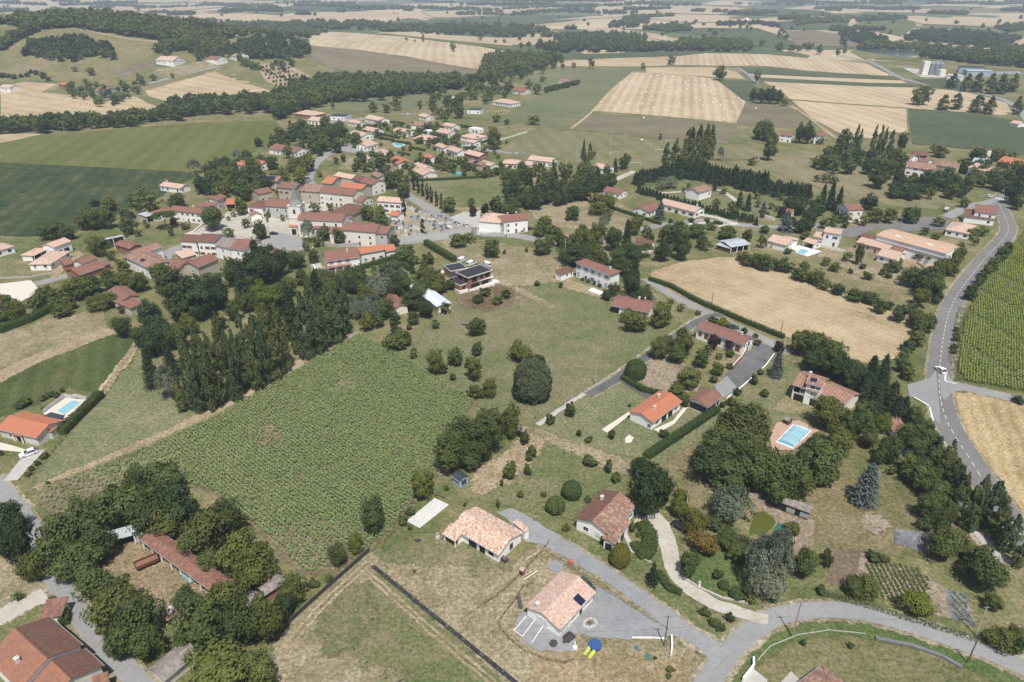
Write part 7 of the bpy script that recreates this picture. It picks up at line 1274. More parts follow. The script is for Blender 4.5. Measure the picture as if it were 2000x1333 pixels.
# ------------------------------------------------------------------ vehicles
CARM = {}
def paint(name, c): return plain(name, c, .3, .5, 0, .03)
M_TYRE = plain('tyre_rubber', (.025, .025, .026), .9); M_LAMP = plain('lamp_glass', (.6, .6, .58), .2); M_GLASS = plain('car_glass', (.03, .038, .045), .08, .5, 0, .1); M_TAIL = plain('tail_lamp', (.3, .03, .02), .3)
def car(look, px, heading, col, kind='car', wx=1.0, group='cars about the village', full=True):
    key = kind
    if key not in CARM:
        L, W, Hh = {'car': (4.2, 1.76, 1.46), 'van': (4.9, 1.95, 2.05), 'truck': (8.5, 2.4, 3.0)}[kind]; l, w = L/2, W/2; b = MB(); r = .31
        lowp = [(-l, .42), (-l+.06, .78), (-l+.25, .92), (l-1.25, .96), (l-.2, .80), (l, .62), (l, .30), (-l, .28)] if kind == 'car' else [(-l, .4), (-l, 1.02), (l-1.0, 1.05), (l-.05, .9), (l, .62), (l, .3), (-l, .3)]
        for sgn in (-1, 1): b.face([(x, sgn*w, z) for x, z in (lowp if sgn < 0 else lowp[::-1])])
        n = len(lowp)
        for i in range(n):
            p, q = lowp[i], lowp[(i+1) % n]; b.face([(p[0], -w, p[1]), (p[0], w, p[1]), (q[0], w, q[1]), (q[0], -w, q[1])])
        if kind == 'car': ft, rt_, bt = (l-1.95, -l+.75), (l-1.15, -l+.12), .93
        else: ft, rt_, bt = (l-1.55, -l+.06), (l-.8, -l+.02), 1.03
        gl = MB(); ti = .16
        B4 = [(rt_[1], -w+.04), (rt_[0], -w+.04), (rt_[0], w-.04), (rt_[1], w-.04)]; T4 = [(ft[1], -w+ti), (ft[0], -w+ti), (ft[0], w-ti), (ft[1], w-ti)]
        rp = MB(); z1 = Hh-.05
        for i in range(4):
            a, c, d, e = B4[i], B4[(i+1) % 4], T4[(i+1) % 4], T4[i]; gl.face([(a[0], a[1], bt), (c[0], c[1], bt), (d[0], d[1], z1), (e[0], e[1], z1)])
        if kind != 'car':
            bx = MB(); b.box((-l+.05, -w+.06, 1.0), (l-2.0, w-.06, Hh-.06))
        T5 = [(x*1.0, y) for x, y in T4]; b.prism(T5, z1, Hh)
        for sx, sy in ((-1, -1), (1, -1), (1, 1), (-1, 1)):
            i = {(-1, -1): 0, (1, -1): 1, (1, 1): 2, (-1, 1): 3}[sx, sy]; b.bar((B4[i][0], B4[i][1], bt), (T4[i][0], T4[i][1], z1), .08)
        wh = MB(); wh.tube((0, -.11, 0), (0, .11, 0), r, r, 14, 0); wh.tube((0, -.125, 0), (0, .125, 0), r*.6, r*.6, 10, 1)
        CARM[key] = (b, gl.mesh('window', M_GLASS), wh.mesh('wheel', [M_TYRE, M_GUT]), L, W, {})
    b, gm, wm, L, W, bc = CARM[key]
    if col.name not in bc: bc[col.name] = b.mesh('body', col)
    g = G(*px); root = empty('van' if kind == 'van' else ('lorry' if kind == 'truck' else 'parked_car'), (g.x, g.y, g.z+.06), rad(heading)); link('body', bc[col.name], root); link('window', gm, root)
    for sx in (-1, 1):
        for sy in (-1, 1): link('wheel', wm, root, Matrix.Translation((sx*L*.31, sy*(W/2-.08), .31)))
    if ppm(g) > 3:
        for sy in (-1, 1):
            h = MB(); h.box((L/2-.06, sy*(W/2-.35)-.16, .58), (L/2+.015, sy*(W/2-.35)+.16, .72)); h.build('headlight', M_LAMP, root); h = MB(); h.box((-L/2-.015, sy*(W/2-.3)-.14, .6), (-L/2+.05, sy*(W/2-.3)+.14, .78)); h.build('tail_light', M_TAIL, root)
    tag(root, look, 'van' if kind == 'van' else ('lorry' if kind == 'truck' else 'car'), group, px, full); return root
CW, CK, CG, CS, CB, CR = paint('white_car_paint', (.75, .75, .75)), paint('black_car_paint', (.02, .022, .025)), paint('dark_green_car_paint', (.05, .075, .062)), paint('silver_car_paint', (.42, .43, .45)), paint('blue_car_paint', (.05, .08, .16)), paint('red_car_paint', (.3, .04, .03))
car('white car driving along the main road past the junction', (1836, 726), 96, CW); car('white car with dark glass parked on the pale driveway', (57, 889), 222, CW); car('dark green car parked at the corner of the solar-panel house', (1145, 1148), -50, CG); car('black car in shade beside the yellow trees on the white drive', (1327, 1032), 130, CK)
car('black car parked on the village square near the church', (535, 459), 10, CK); car('black car in shade under the square tree', (520, 466), 25, CK); car('white van nearest the lane behind the brick house', (903, 511), 55, CW, 'van'); car('white van just behind the black roofs', (920, 518), 50, CW, 'van'); car('white van at the right corner of the brick house', (950, 520), 130, CW, 'van'); car('silver car parked before the two-part white house', (1020, 454), 100, CS); car('black car in shade right of the two-part white house', (1032, 449), 20, CK); car('grey-green car behind the long brown-roofed house', (1432, 642), -15, CG)
car('dark car under the car park tree', (1778, 438), -10, CK); car('white car by the cemetery gate', (912, 443), 20, CS); car('silver car on the street behind the yellowish terrace', (604, 356), 70, CS); car('white car at the bend by the roadside house', (1932, 385), 20, CW); car('white van on the far road beside the lake', (1630, 113), -10, CW, 'truck')
for px, c, a in (((538, 224), CW, 10), ((546, 226), CS, 15), ((555, 228), CW, 20), ((565, 225), CB, 10), ((634, 238), CS, 40), ((706, 234), CW, 20), ((785, 226), CS, 0), ((797, 225), CW, 0), ((940, 300), CB, 30), ((1010, 302), CW, 60), ((1022, 303), CS, 50), ((940, 330), CW, 30), ((1705, 120), CW, 10), ((1660, 108), CW, 20), ((1735, 150), CB, 60), ((1762, 157), CW, 40)): car({'white_car_paint': 'white car', 'silver_car_paint': 'silver car', 'blue_car_paint': 'dark blue car'}[c.name], px, a, c, full=False)
# rust-red farm trailer
def trailer():
    g = P(288, 1104); r = empty('farm_trailer', (g.x, g.y, .08), rad(38)); M_R = plain('rusty_paint', (.17, .055, .03), .8); M_RI = plain('rusty_bed', (.22, .12, .08), .9)
    b = MB(); b.box((-2.2, -1.05, .75), (2.2, 1.05, .85), 1)
    for lo, hi in (((-2.25, -1.1, .7), (2.25, -1.03, 1.4)), ((-2.25, 1.03, .7), (2.25, 1.1, 1.4)), ((-2.25, -1.03, .7), (-2.18, 1.03, 1.4)), ((2.18, -1.03, .7), (2.25, 1.03, 1.4))): b.box(lo, hi)
    b.build('body', [M_R, M_RI], r); d = MB(); d.bar((2.2, 0, .6), (3.5, 0, .45), .14); d.build('drawbar', M_R, r); w = MB(); w.tube((0, -.14, 0), (0, .14, 0), .42, .42, 12); m = w.mesh('wheel', M_TYRE)
    for x in (-1.5, 1.4):
        for y in (-.85, .85): link('wheel', m, r, Matrix.Translation((x, y, .42)))
    tag(r, 'rust-red open farm trailer in the dry farmyard', 'trailer', full=True)
trailer()
# ------------------------------------------------------------------ poles, lamps, wires
M_POLC = plain('concrete_pole', (.42, .40, .37), .9); M_POLW = plain('wooden_pole', (.17, .12, .085), .9); M_CABLE = plain('cable', (.05, .05, .05), .6)
TOPS = {}
def pole(look, base, top, mat=None, kind='pole', key=None, full=True):
    g = G(*base); best = min((abs(proj((g.x, g.y, g.z+h*.1))[1]-top[1]), h*.1) for h in range(15, 260))[1]; r = empty({'pole': 'utility_pole', 'lamp': 'street_lamp', 'flood': 'floodlight_mast'}[kind], g)
    mb = MB(); mb.tube((0, 0, 0), (0, 0, best), .15, .10, 8); mb.build('pole', mat or M_POLC, r)
    if kind == 'pole':
        a = MB(); a.bar((-.55, 0, best-.25), (.55, 0, best-.25), .1)
        for x in (-.5, 0, .5): a.tube((x, 0, best-.2), (x, 0, best), .045, .03, 6)
        a.build('crossarm', M_METAL, r)
    elif kind == 'lamp': a = MB(); a.bar((0, 0, best-.1), (-1.3, 0, best+.25), .07); a.box((-1.75, -.12, best+.2), (-1.2, .12, best+.33)); a.build('lamp_arm', M_METAL, r)
    else: a = MB(); a.bar((-1.2, 0, best), (1.2, 0, best), .1); [a.box((x-.28, -.2, best+.05), (x+.28, .15, best+.55)) for x in (-.9, -.3, .3, .9)]; a.build('floodlights', M_METAL, r)
    if key: TOPS[key] = Vector((g.x, g.y, g.z+best-.05))
    tag(r, look, {'pole': 'utility pole', 'lamp': 'street lamp', 'flood': 'floodlight'}[kind], {'pole': 'utility poles', 'lamp': 'street lamps', 'flood': 'football ground floodlights'}[kind], base, full)
pole('leaning pinkish utility pole on the lawn edge by the crossroads', (1547, 1244), (1566, 1174), plain('pinkish_pole', (.36, .27, .23), .9), key='a'); pole('pale concrete pole at the foot of the allotment bank', (1904, 1240), (1924, 1185), key='b'); pole('grey pole across the lane from the allotment bank', (1889, 1295), (1908, 1251), M_POLW, key='c'); pole('slim grey pole beside the gravel yard entrance', (1297, 1262), (1303, 1204), M_POLW, key='d'); pole('concrete pole standing before the silvery trees', (1464, 1160), (1477, 1109), key='e')
pole('pale concrete pole behind the curved white drive garden', (1341, 985), (1350, 944), key='f'); pole('grey pole at the meadow corner by the walled lane', (1163, 752), (1167, 704), key='g'); pole('slim concrete pole in the meadow by the building plot', (1017, 578), (1016, 540), key='h'); pole('tall pole before the dark trees left of the blue-shuttered house', (1103, 513), (1104, 466), key='i')
pole('brown wooden lamp pole at the field hedge corner', (1267, 548), (1268, 520), M_POLW, 'lamp', key='j'); pole('brown wooden lamp pole midway along the field hedge', (1390, 593), (1392, 572), M_POLW, 'lamp', key='k'); pole('brown wooden lamp pole at the hedge end by the big trees', (1524, 656), (1529, 627), M_POLW, 'lamp', key='l')
pole('pale pole rising through the trees of the old barn', (515, 1112), (511, 1088), key='m'); pole('grey pole among the trees by the lower lane', (217, 1195), (211, 1178), M_POLW, key='n'); pole('short pole beside the grey-tiled shed', (413, 1254), (410, 1240), key='o'); pole('wooden pole before the barns west of the village', (143, 524), (138, 504), M_POLW); pole('pole at the cemetery corner', (941, 466), (942, 456), M_POLW); pole('pole at the two-part white house corner', (989, 466), (990, 434), M_POLW)
for b, t in (((127, 262), (122, 239)), ((291, 247), (288, 227)), ((388, 241), (386, 222)), ((479, 235), (477, 216)), ((1220, 290), (1221, 258))): pole('pale concrete utility pole', b, t, full=False)
for b, t in (((1059, 268), (1060, 228)), ((1193, 286), (1197, 243)), ((1190, 310), (1193, 262)), ((1126, 312), (1129, 270))): pole('pale floodlight mast', b, t, None, 'flood', full=False)
for b, t in (((1708, 458), (1709, 436)), ((1757, 447), (1759, 425)), ((1780, 455), (1783, 432)), ((1848, 418), (1853, 400)), ((1474, 440), (1477, 419)), ((1805, 705), (1799, 687)), ((526, 458), (525, 438)), ((1083, 470), (1084, 456))): pole('slim street lamp', b, t, M_METAL, 'lamp', full=False)
def wire(a, b, lab, sag=.5):
    p, q = TOPS[a], TOPS[b]; mb = MB(); pts = [p.lerp(q, t/8)-Vector((0, 0, sag*4*(t/8)*(1-t/8))) for t in range(9)]; o = p
    for u, v in zip(pts, pts[1:]): mb.tube(u-o, v-o, .018, .018, 4, cap=False)
    ob = mb.build('overhead_cable', M_CABLE); ob.location = o; tag(ob, lab, 'cable', 'overhead cables', full=True)
wire('d', 'a', 'thin cable from the gravel yard pole to the crossroads pole'); wire('a', 'e', 'thin cable from the crossroads pole to the silvery trees'); wire('a', 'b', 'thin cable from the crossroads pole to the allotment pole'); wire('e', 'f', 'thin cable crossing the white drive garden'); wire('o', 'd', 'long thin cable over the dry meadow', 1.5); wire('j', 'k', 'thin cable along the field hedge, near half'); wire('k', 'l', 'thin cable along the field hedge, far half')
# ------------------------------------------------------------------ pools
def pool(look, px, mat, rim=.35, kind='swimming pool', rimm=None):
    W = [P(*q) for q in px]; c = sum(W, Vector())/len(W); r = empty('swimming_pool', c); z = .30; rb = MB()
    pts = [(p-c).xy for p in W]; out = [v*(1+rim/max(.1, v.length)) for v in pts]; n = len(pts)
    for i in range(n):
        a, b, d, e = out[i], out[(i+1) % n], pts[(i+1) % n], pts[i]; rb.face([(a.x, a.y, z), (b.x, b.y, z), (d.x, d.y, z), (e.x, e.y, z)]); rb.face([(a.x, a.y, 0), (b.x, b.y, 0), (b.x, b.y, z), (a.x, a.y, z)]); rb.face([(e.x, e.y, z), (d.x, d.y, z), (d.x, d.y, .0), (e.x, e.y, .0)])
    me = rb.mesh('coping', rimm or M_TERR); bm = bmesh.new(); bm.from_mesh(me); bmesh.ops.recalc_face_normals(bm, faces=bm.faces); bm.to_mesh(me); bm.free(); link('coping', me, r)
    wm = MB(); wm.face([(v.x, v.y, .23) for v in pts]); me = wm.mesh('water_surface', mat); bm = bmesh.new(); bm.from_mesh(me); [f.normal_flip() for f in bm.faces if f.normal.z < 0]; bm.to_mesh(me); bm.free(); link('water_surface', me, r)
    tag(r, look, kind, full=True); return r
pool('turquoise lane pool on a pale terrace beside the orange-roofed house', [(113, 804), (143, 784), (157, 787), (126, 811)], W_POOL)
pool('small square pool with white surround beside the pink roof', [(1555, 494), (1565, 487), (1580, 491), (1570, 499)], W_POOL, .5, rimm=M_WHITE); pool('rounded pool among the estate hedges', [(768, 282), (774, 279), (785, 280), (789, 284), (782, 288), (772, 287)], W_POOL, .8, rimm=M_WHITE)
pool('white-covered pool in front of the blue-shuttered house', [(1149, 569), (1157, 564), (1182, 573), (1174, 578)], M_WHITE, .2)
def dome_pool():
    r = pool('swimming pool under a ribbed clear telescopic cover on pink paving', [(1518, 864), (1549, 832), (1582, 844), (1548, 876)], W_POOL, .5, rimm=M_WHITE)
    A, B, C = P(1518, 864), P(1549, 832), P(1582, 844); c = Vector(r.location); m, t = newmat('clear_cover')
    g = t.n('BsdfPrincipled', {'Base Color': (.55, .75, .85, 1), 'Roughness': .12, 'Alpha': .34}); t.n('OutputMaterial', {0: g.outputs[0]}); u = B-A; v = C-B; cv = MB(); rb = MB()
    for i in range(3):
        a0 = A+u*(i/3)-c; k = 1-.05*i; n = 8; h = 1.0-.09*i; prev = None
        for e in (0, 1):
            arc = [a0+u*(e/3)+v*(.5-.5*k*math.cos(math.pi*j/n))+Vector((0, 0, .31+h*math.sin(math.pi*j/n))) for j in range(n+1)]
            rb = MB(); [rb.bar(p, q, .08) for p, q in zip(arc, arc[1:])]; rb.build('cover_rib', M_GUT, r)
            if prev:
                for j in range(n): cv.face([prev[j], prev[j+1], arc[j+1], arc[j]])
            prev = arc
    cv.build('clear_cover', m, r)
dome_pool()
def round_pool(look, px, d, h, wall, top):
    g = P(*px); r = empty('round_pool', g); n = 20; mb = MB(); mb.tube((0, 0, 0), (0, 0, h), d/2, d/2, n); mb.build('pool_wall', wall, r); w = MB(); w.tube((0, 0, h), (0, 0, h+.03), d/2*.93, d/2*.93, n); w.build('cover', top, r); k = MB()
    for i in range(n):
        a, b = 2*math.pi*i/n, 2*math.pi*(i+1)/n; k.bar((d/2*math.cos(a), d/2*math.sin(a), h), (d/2*math.cos(b), d/2*math.sin(b), h), .09)
    k.build('rim', wall, r); tag(r, look, 'pool', full=True)
M_BLUE = plain('blue_tarpaulin', (.035, .09, .26), .5); round_pool('round blue above-ground pool with cover in the dry garden', (1162, 1264), 2.35, .75, M_BLUE, M_BLUE); round_pool('round light blue pool behind the cypress row', (896, 341), 4.6, 1.0, plain('pale_blue_liner', (.25, .45, .58), .5), W_POOLB)
# ------------------------------------------------------------------ garden things near the camera
def lounger(px, a, c, lab):
    g = P(*px); r = empty('sun_lounger', g, rad(a)); m = MB(); m.box((-.9, -.3, .28), (.35, .3, .34)); m.slab([(.35, -.3, .34), (.95, -.3, .72), (.95, .3, .72), (.35, .3, .34)], .06); m.build('bed', c, r)
    for x in (-.75, .3):
        for y in (-.25, .25): l = MB(); l.box((x-.03, y-.03, 0), (x+.03, y+.03, .28)); l.build('leg', M_METAL, r)
    tag(r, lab, 'sun lounger', 'sun loungers', full=True)
LIME = plain('lime_cloth', (.42, .50, .09), .8); lounger((1146, 1275), 52, LIME, 'lime-green sun lounger nearer the round blue pool'); lounger((1155, 1282), 50, LIME, 'lime-green sun lounger farther down from the round blue pool')
DK = plain('dark_loungers', (.06, .05, .05), .8)
for i, (x, y) in enumerate(((133, 818), (140, 812), (131, 823))): lounger((x, y), 30, DK, 'dark sun lounger by the turquoise lane pool, %s' % ('nearest the house', 'nearest the water', 'nearest the hedge')[i])
def box_thing(name, px, a, parts, look, cat, group=None):
    g = G(*px); r = empty(name, g, rad(a))
    for nm, lo, hi, m in parts: b = MB(); b.box(lo, hi); b.build(nm, m, r)
    tag(r, look, cat, group, full=True); return r
GB = plain('grey_bin', (.12, .125, .135), .6); LID = plain('bin_lid', (.09, .09, .1), .5)
for i, (x, y, w) in enumerate(((1013, 1172, 'farthest'), (1015, 1180, 'middle'), (1017, 1188, 'nearest'))): box_thing('wheelie_bin', (x, y), 10, (('body', (-.3, -.35, 0), (.3, .35, 1.0), GB), ('lid', (-.34, -.4, 1.0), (.34, .4, 1.08), LID)), 'grey wheelie bin at the white gable, %s of three' % w, 'bin', 'grey bins')
box_thing('garden_sofa', (1112, 1248), 40, (('seat', (-.8, -.7, .0), (.8, .6, .42), DK), ('backrest', (-.8, .6, .0), (.8, .8, .85), DK), ('armrest', (-1.0, -.7, 0), (-.8, .8, .6), DK), ('armrest', (.8, -.7, 0), (1.0, .8, .6), DK)), 'dark wicker garden sofa on the gravel corner', 'sofa')
def round_table(px, d, m, look):
    g = P(*px); r = empty('garden_table', g); t = MB(); t.tube((0, 0, .7), (0, 0, .75), d/2, d/2, 16); t.build('table_top', m, r)
    for k in range(4): a = k*1.57; l = MB(); l.tube((d*.35*math.cos(a), d*.35*math.sin(a), 0), (d*.35*math.cos(a), d*.35*math.sin(a), .7), .03, .03, 6); l.build('leg', M_METAL, r)
    tag(r, look, 'table', full=True)
round_table((1081, 1261), 1.5, DK, 'round dark garden table on the gravel terrace'); round_table((1103, 1257), .8, DK, 'small dark side table near the garden sofa')
box_thing('cement_mixer', (1114, 1106), 20, (('drum', (-.35, -.35, .7), (.35, .35, 1.4), plain('orange_paint', (.5, .12, .04), .5)), ('frame', (-.5, -.3, 0), (.5, .3, .6), M_METAL)), 'orange cement mixer by the gravel heap', 'cement mixer')
box_thing('water_pump_box', (1123, 1267), 0, (('tank', (-.4, -.3, 0), (.4, .3, .5), M_WHITE), ('ladder', (-.1, .35, 0), (.1, .42, 1.5), M_WHITE)), 'white pump box with ladder beside the round blue pool', 'pool pump')
for i, (x, y) in enumerate(((1146, 1194), (1144, 1198), (1141, 1202), (1138, 1206), (1135, 1210), (1131, 1213), (1128, 1216))):
    g = P(x, y); m = MB(); m.box((-.28, -.22, 0), (.28, .22, .06)); o = m.build('stepping_stone', M_WHITE); o.location = (g.x, g.y, .06); o.rotation_euler = (0, 0, .7); o['label'] = 'white stepping stone along the front wall of the solar-panel house'; o['category'] = 'stepping stone'; o['group'] = 'stepping stones'
for i, (x, y) in enumerate(((1243, 1266), (1266, 1283))): g = P(x, y); m = MB(); m.tube((0, 0, 0), (0, 0, .1), .5+.2*i, .5+.2*i, 16); o = m.build('septic_lid', plain('green_lid', (.07, .14, .12), .7)); o.location = g; tag(o, ('smaller', 'larger')[i]+' round green septic lid in the dry garden', 'manhole lid', 'septic lids', full=True)
def planter():
    g = P(1152, 1219); r = empty('flower_bed', g, .5); b = MB(); rn = random.Random(4)
    for k in range(18): a = k/18*6.283; x, y = 1.3*math.cos(a), .9*math.sin(a); s = rn.uniform(.2, .34); b.box((x-s, y-s, 0), (x+s, y+s, rn.uniform(.2, .4)))
    b.build('stone_edge', plain('flint', (.42, .41, .39), .9), r); rng = np.random.default_rng(3); C = np.c_[rng.normal(size=(120, 2))*np.array([.45, .3]), rng.uniform(.1, .7, 120)]; link('flowers', quads_mesh('flowers', leaf_quads(C, rng.normal(size=(120, 3))+np.array([0, 0, .6]), .1, rng), FOL['a']), r); tag(r, 'stone-edged flower bed with orange plants in the gravel yard', 'flower bed', full=True)
planter()
def strip():
    a, b = P(728, 1106), P(1012, 1338); d = (b-a); L = d.length; u = d/L; r = empty('planted_strip', a, math.atan2(u.y, u.x)); m = MB(); m.box((0, -.45, 0), (L, .45, .05)); m.build('ground_cover_sheet', plain('black_sheet', (.028, .032, .042), .6), r); rng = np.random.default_rng(8); Cs = []
    for k in range(24):
        x = L*(k+.5)/26+rng.uniform(-.3, .3); C = np.c_[np.clip(rng.normal(size=(26, 2))*.15, -.28, .28)+np.array([x, 0]), rng.uniform(.08, .6, 26)]
        link('plant', quads_mesh('plant', leaf_quads(C, rng.normal(size=(26, 3))+np.array([0, 0, .6]), .11, rng), FOL[('a', 's', 'g')[k % 3]]), r)
    tag(r, 'long dark planting strip with young shrubs across the dry meadow', 'planting strip', full=True)
strip()
def fence(look, px, h, posts, mat, rails=2, name='fence', panel=None, w=.08):
    c = [P(*q) for q in px]; r = empty(name, c[0]); o = c[0]; pm = MB(); pm.box((-w/2, -w/2, 0), (w/2, w/2, h)); me = pm.mesh('post', mat)
    tot = sum((b-a).length for a, b in zip(c, c[1:])); n = 0
    for a, b in zip(c, c[1:]):
        L = (b-a).length; k = max(1, int(posts*L/tot))
        for i in range(k): q = a.lerp(b, i/k)-o; link('post', me, r, Matrix.Translation(q))
    m = MB()
    for a, b in zip(c, c[1:]):
        for j in range(rails): z = h*(.35+.55*j/max(1, rails-1)); m.bar(a-o+Vector((0, 0, z)), b-o+Vector((0, 0, z)), .03 if panel is None else .05)
    m.build('rail', mat, r)
    if panel:
        q = MB()
        for a, b in zip(c, c[1:]): q.bar(a-o+Vector((0, 0, h*.45)), b-o+Vector((0, 0, h*.45)), .05, h*.85)
        q.build('panel', panel, r)
    tag(r, look, 'fence', 'fences', full=True)
RUSTW = plain('rusty_wire', (.10, .065, .045), .9)
fence('curved rusty wire fence round the gravel terrace', [(1040, 1142), (1020, 1150), (1008, 1172), (978, 1210), (976, 1228), (992, 1248), (1025, 1275), (1070, 1292), (1103, 1298), (1122, 1290)], 1.0, 26, RUSTW, 3); fence('straight wire fence between the two pale-roofed gardens', [(1072, 1062), (1040, 1100), (985, 1155), (906, 1210)], 1.1, 18, RUSTW, 3)
fence('dark green screen fence along the dry meadow', [(722, 1078), (640, 1150), (580, 1205), (522, 1262)], 1.25, 24, M_DARKFR, 2, panel=plain('dark_mesh_screen', (.045, .055, .05), .9)); fence('dark wire fence beside the driveway bank', [(128, 855), (90, 900), (50, 945)], 1.1, 12, RUSTW, 2)
def wall(look, px, h, t, mat, cap=None):
    c = [P(*q) for q in px]; o = c[0]; r = empty('garden_wall', o); m = MB(); k = MB()
    for a, b in zip(c, c[1:]):
        d = Vector((b.x-a.x, b.y-a.y)).normalized(); n = Vector((-d.y, d.x))*t/2; A, B = (a-o).xy, (b-o).xy; m.prism([A-n, B-n, B+n, A+n], 0, h)
        if cap: n2 = n*1.25; k.prism([A-n2, B-n2, B+n2, A+n2], h+.002, h+.08)
    m.build('masonry', mat, r)
    if cap: k.build('coping', cap, r)
    tag(r, look, 'wall', 'garden walls', full=True)
STONEW = plain('grey_stone_wall', (.40, .38, .34), .95, .1, 0, .2, 2.5)
wall('long grey rendered retaining wall below the cemetery', [(777, 474), (830, 468), (880, 461), (925, 453)], 2.6, .4, WL['g'], M_CONC); wall('tall stone pier at the cemetery corner', [(923, 462), (930, 460)], 4.5, 1.6, STONEW, M_CONC); wall('low white wall beside the village square', [(362, 462), (378, 456), (395, 442)], 1.2, .35, WL['w']); wall('stone retaining wall below the village square', [(532, 492), (575, 494), (600, 492)], 1.6, .5, STONEW); wall('pale low wall edging the village lane', [(612, 520), (628, 548), (640, 562)], .8, .4, WL['w']); wall('stone wall before the priory wing', [(622, 478), (660, 484), (700, 480), (775, 474)], 1.6, .5, STONEW)
wall('low white wall at the gravel yard gate', [(1234, 1247), (1270, 1247), (1301, 1249)], .3, .2, WL['w']); wall('white gate wall beside the slim grey pole', [(1311, 1246), (1312, 1268), (1310, 1282)], .9, .25, WL['w']); wall('white angled gate wall at bottom crossroads house', [(1470, 1292), (1471, 1306), (1450, 1333)], 1.3, .3, WL['w']); wall('curved grey stone edging along the white drive', [(1340, 1135), (1370, 1152), (1410, 1170), (1460, 1180)], .5, .4, STONEW)
wall('thin pale kerb round the front lawn', [(1480, 1290), (1505, 1262), (1560, 1240), (1620, 1231), (1690, 1238)], .08, .14, STONEW); wall('dark gabion edging along the front lawn', [(1710, 1248), (1780, 1262), (1840, 1283), (1878, 1305)], .4, .7, plain('gabion', (.16, .165, .17), .95, .1, 0, .3, 4)); wall('long cream front wall with pillars by the L-plan house', [(1305, 447), (1330, 442), (1378, 437)], .9, .3, WL['c']); wall('cream front wall facing the side lane', [(1380, 440), (1402, 444), (1440, 438)], .8, .3, WL['c']); wall('white boundary wall at the hedge end', [(1492, 425), (1512, 432)], 1.5, .3, WL['w']); wall('low pale wall round the new white house', [(0, 545), (60, 543), (100, 535)], .7, .4, STONEW)
wall('white terrace wall beside the turquoise pool', [(86, 808), (127, 777), (141, 779), (149, 777), (171, 783)], 1.3, .18, WL['g']); wall('stone retaining wall by the old barn yard', [(612, 485), (605, 500), (612, 510)], 1.0, .5, STONEW); wall('pale concrete sill under the forecourt gate', [(1490, 670), (1512, 681)], .3, .3, M_CONC); wall('white kerb beside the tarred forecourt', [(1512, 692), (1495, 715), (1450, 755), (1420, 778)], .25, .25, WL['w']); wall('brick ramp wall beside the long brown-roofed house', [(1462, 680), (1448, 702), (1430, 722)], 1.4, .3, WL['k'], M_TERR); wall('pale wall before the white blue-shuttered town house', [(1600, 482), (1632, 490), (1650, 495)], 1.4, .3, WL['c']); wall('rough pale wall below the large hall', [(1762, 510), (1790, 515), (1805, 525), (1822, 520)], 1.2, .3, WL['p'])
box_thing('stone_trough', (1212, 1052), 0, (('basin', (-.4, -.3, 0), (.4, .3, .5), STONEW),), 'grey stone trough at the porch of the brown-roofed house', 'trough'); box_thing('gate_pillar', (1365, 1148), 0, (('pillar', (-.2, -.2, 0), (.2, .2, 1.5), WL['c']), ('cap', (-.27, -.27, 1.5), (.27, .27, 1.6), M_CONC)), 'cream gate pillar on the white drive', 'pillar'); box_thing('green_tarpaulin', (1530, 1043), -35, (('sheet', (-2.0, -2.6, 0), (2.0, 2.6, .3), plain('teal_tarpaulin', (.03, .13, .11), .6)), ('folded_edge', (-2.0, -2.75, 0), (2.0, -2.6, .4), plain('teal_edge', (.03, .11, .10), .6))), 'teal tarpaulin spread near the pond', 'tarpaulin'); box_thing('rubble_pile', (966, 552), 15, (('blocks', (-1.8, -1.4, 0), (1.8, 1.4, .5), M_TERR), ('pallet', (-.9, -.7, .5), (.8, .6, 1.0), M_WHITE)), 'pile of white building blocks beside the brick house', 'rubble'); box_thing('material_pile', (862, 533), 10, (('bags', (-1.5, -.9, 0), (1.5, .9, .6), M_WHITE), ('planks', (1.5, -.3, 0), (3.2, .3, .25), WL['k'])), 'white bags and planks left of the brick house', 'building material')
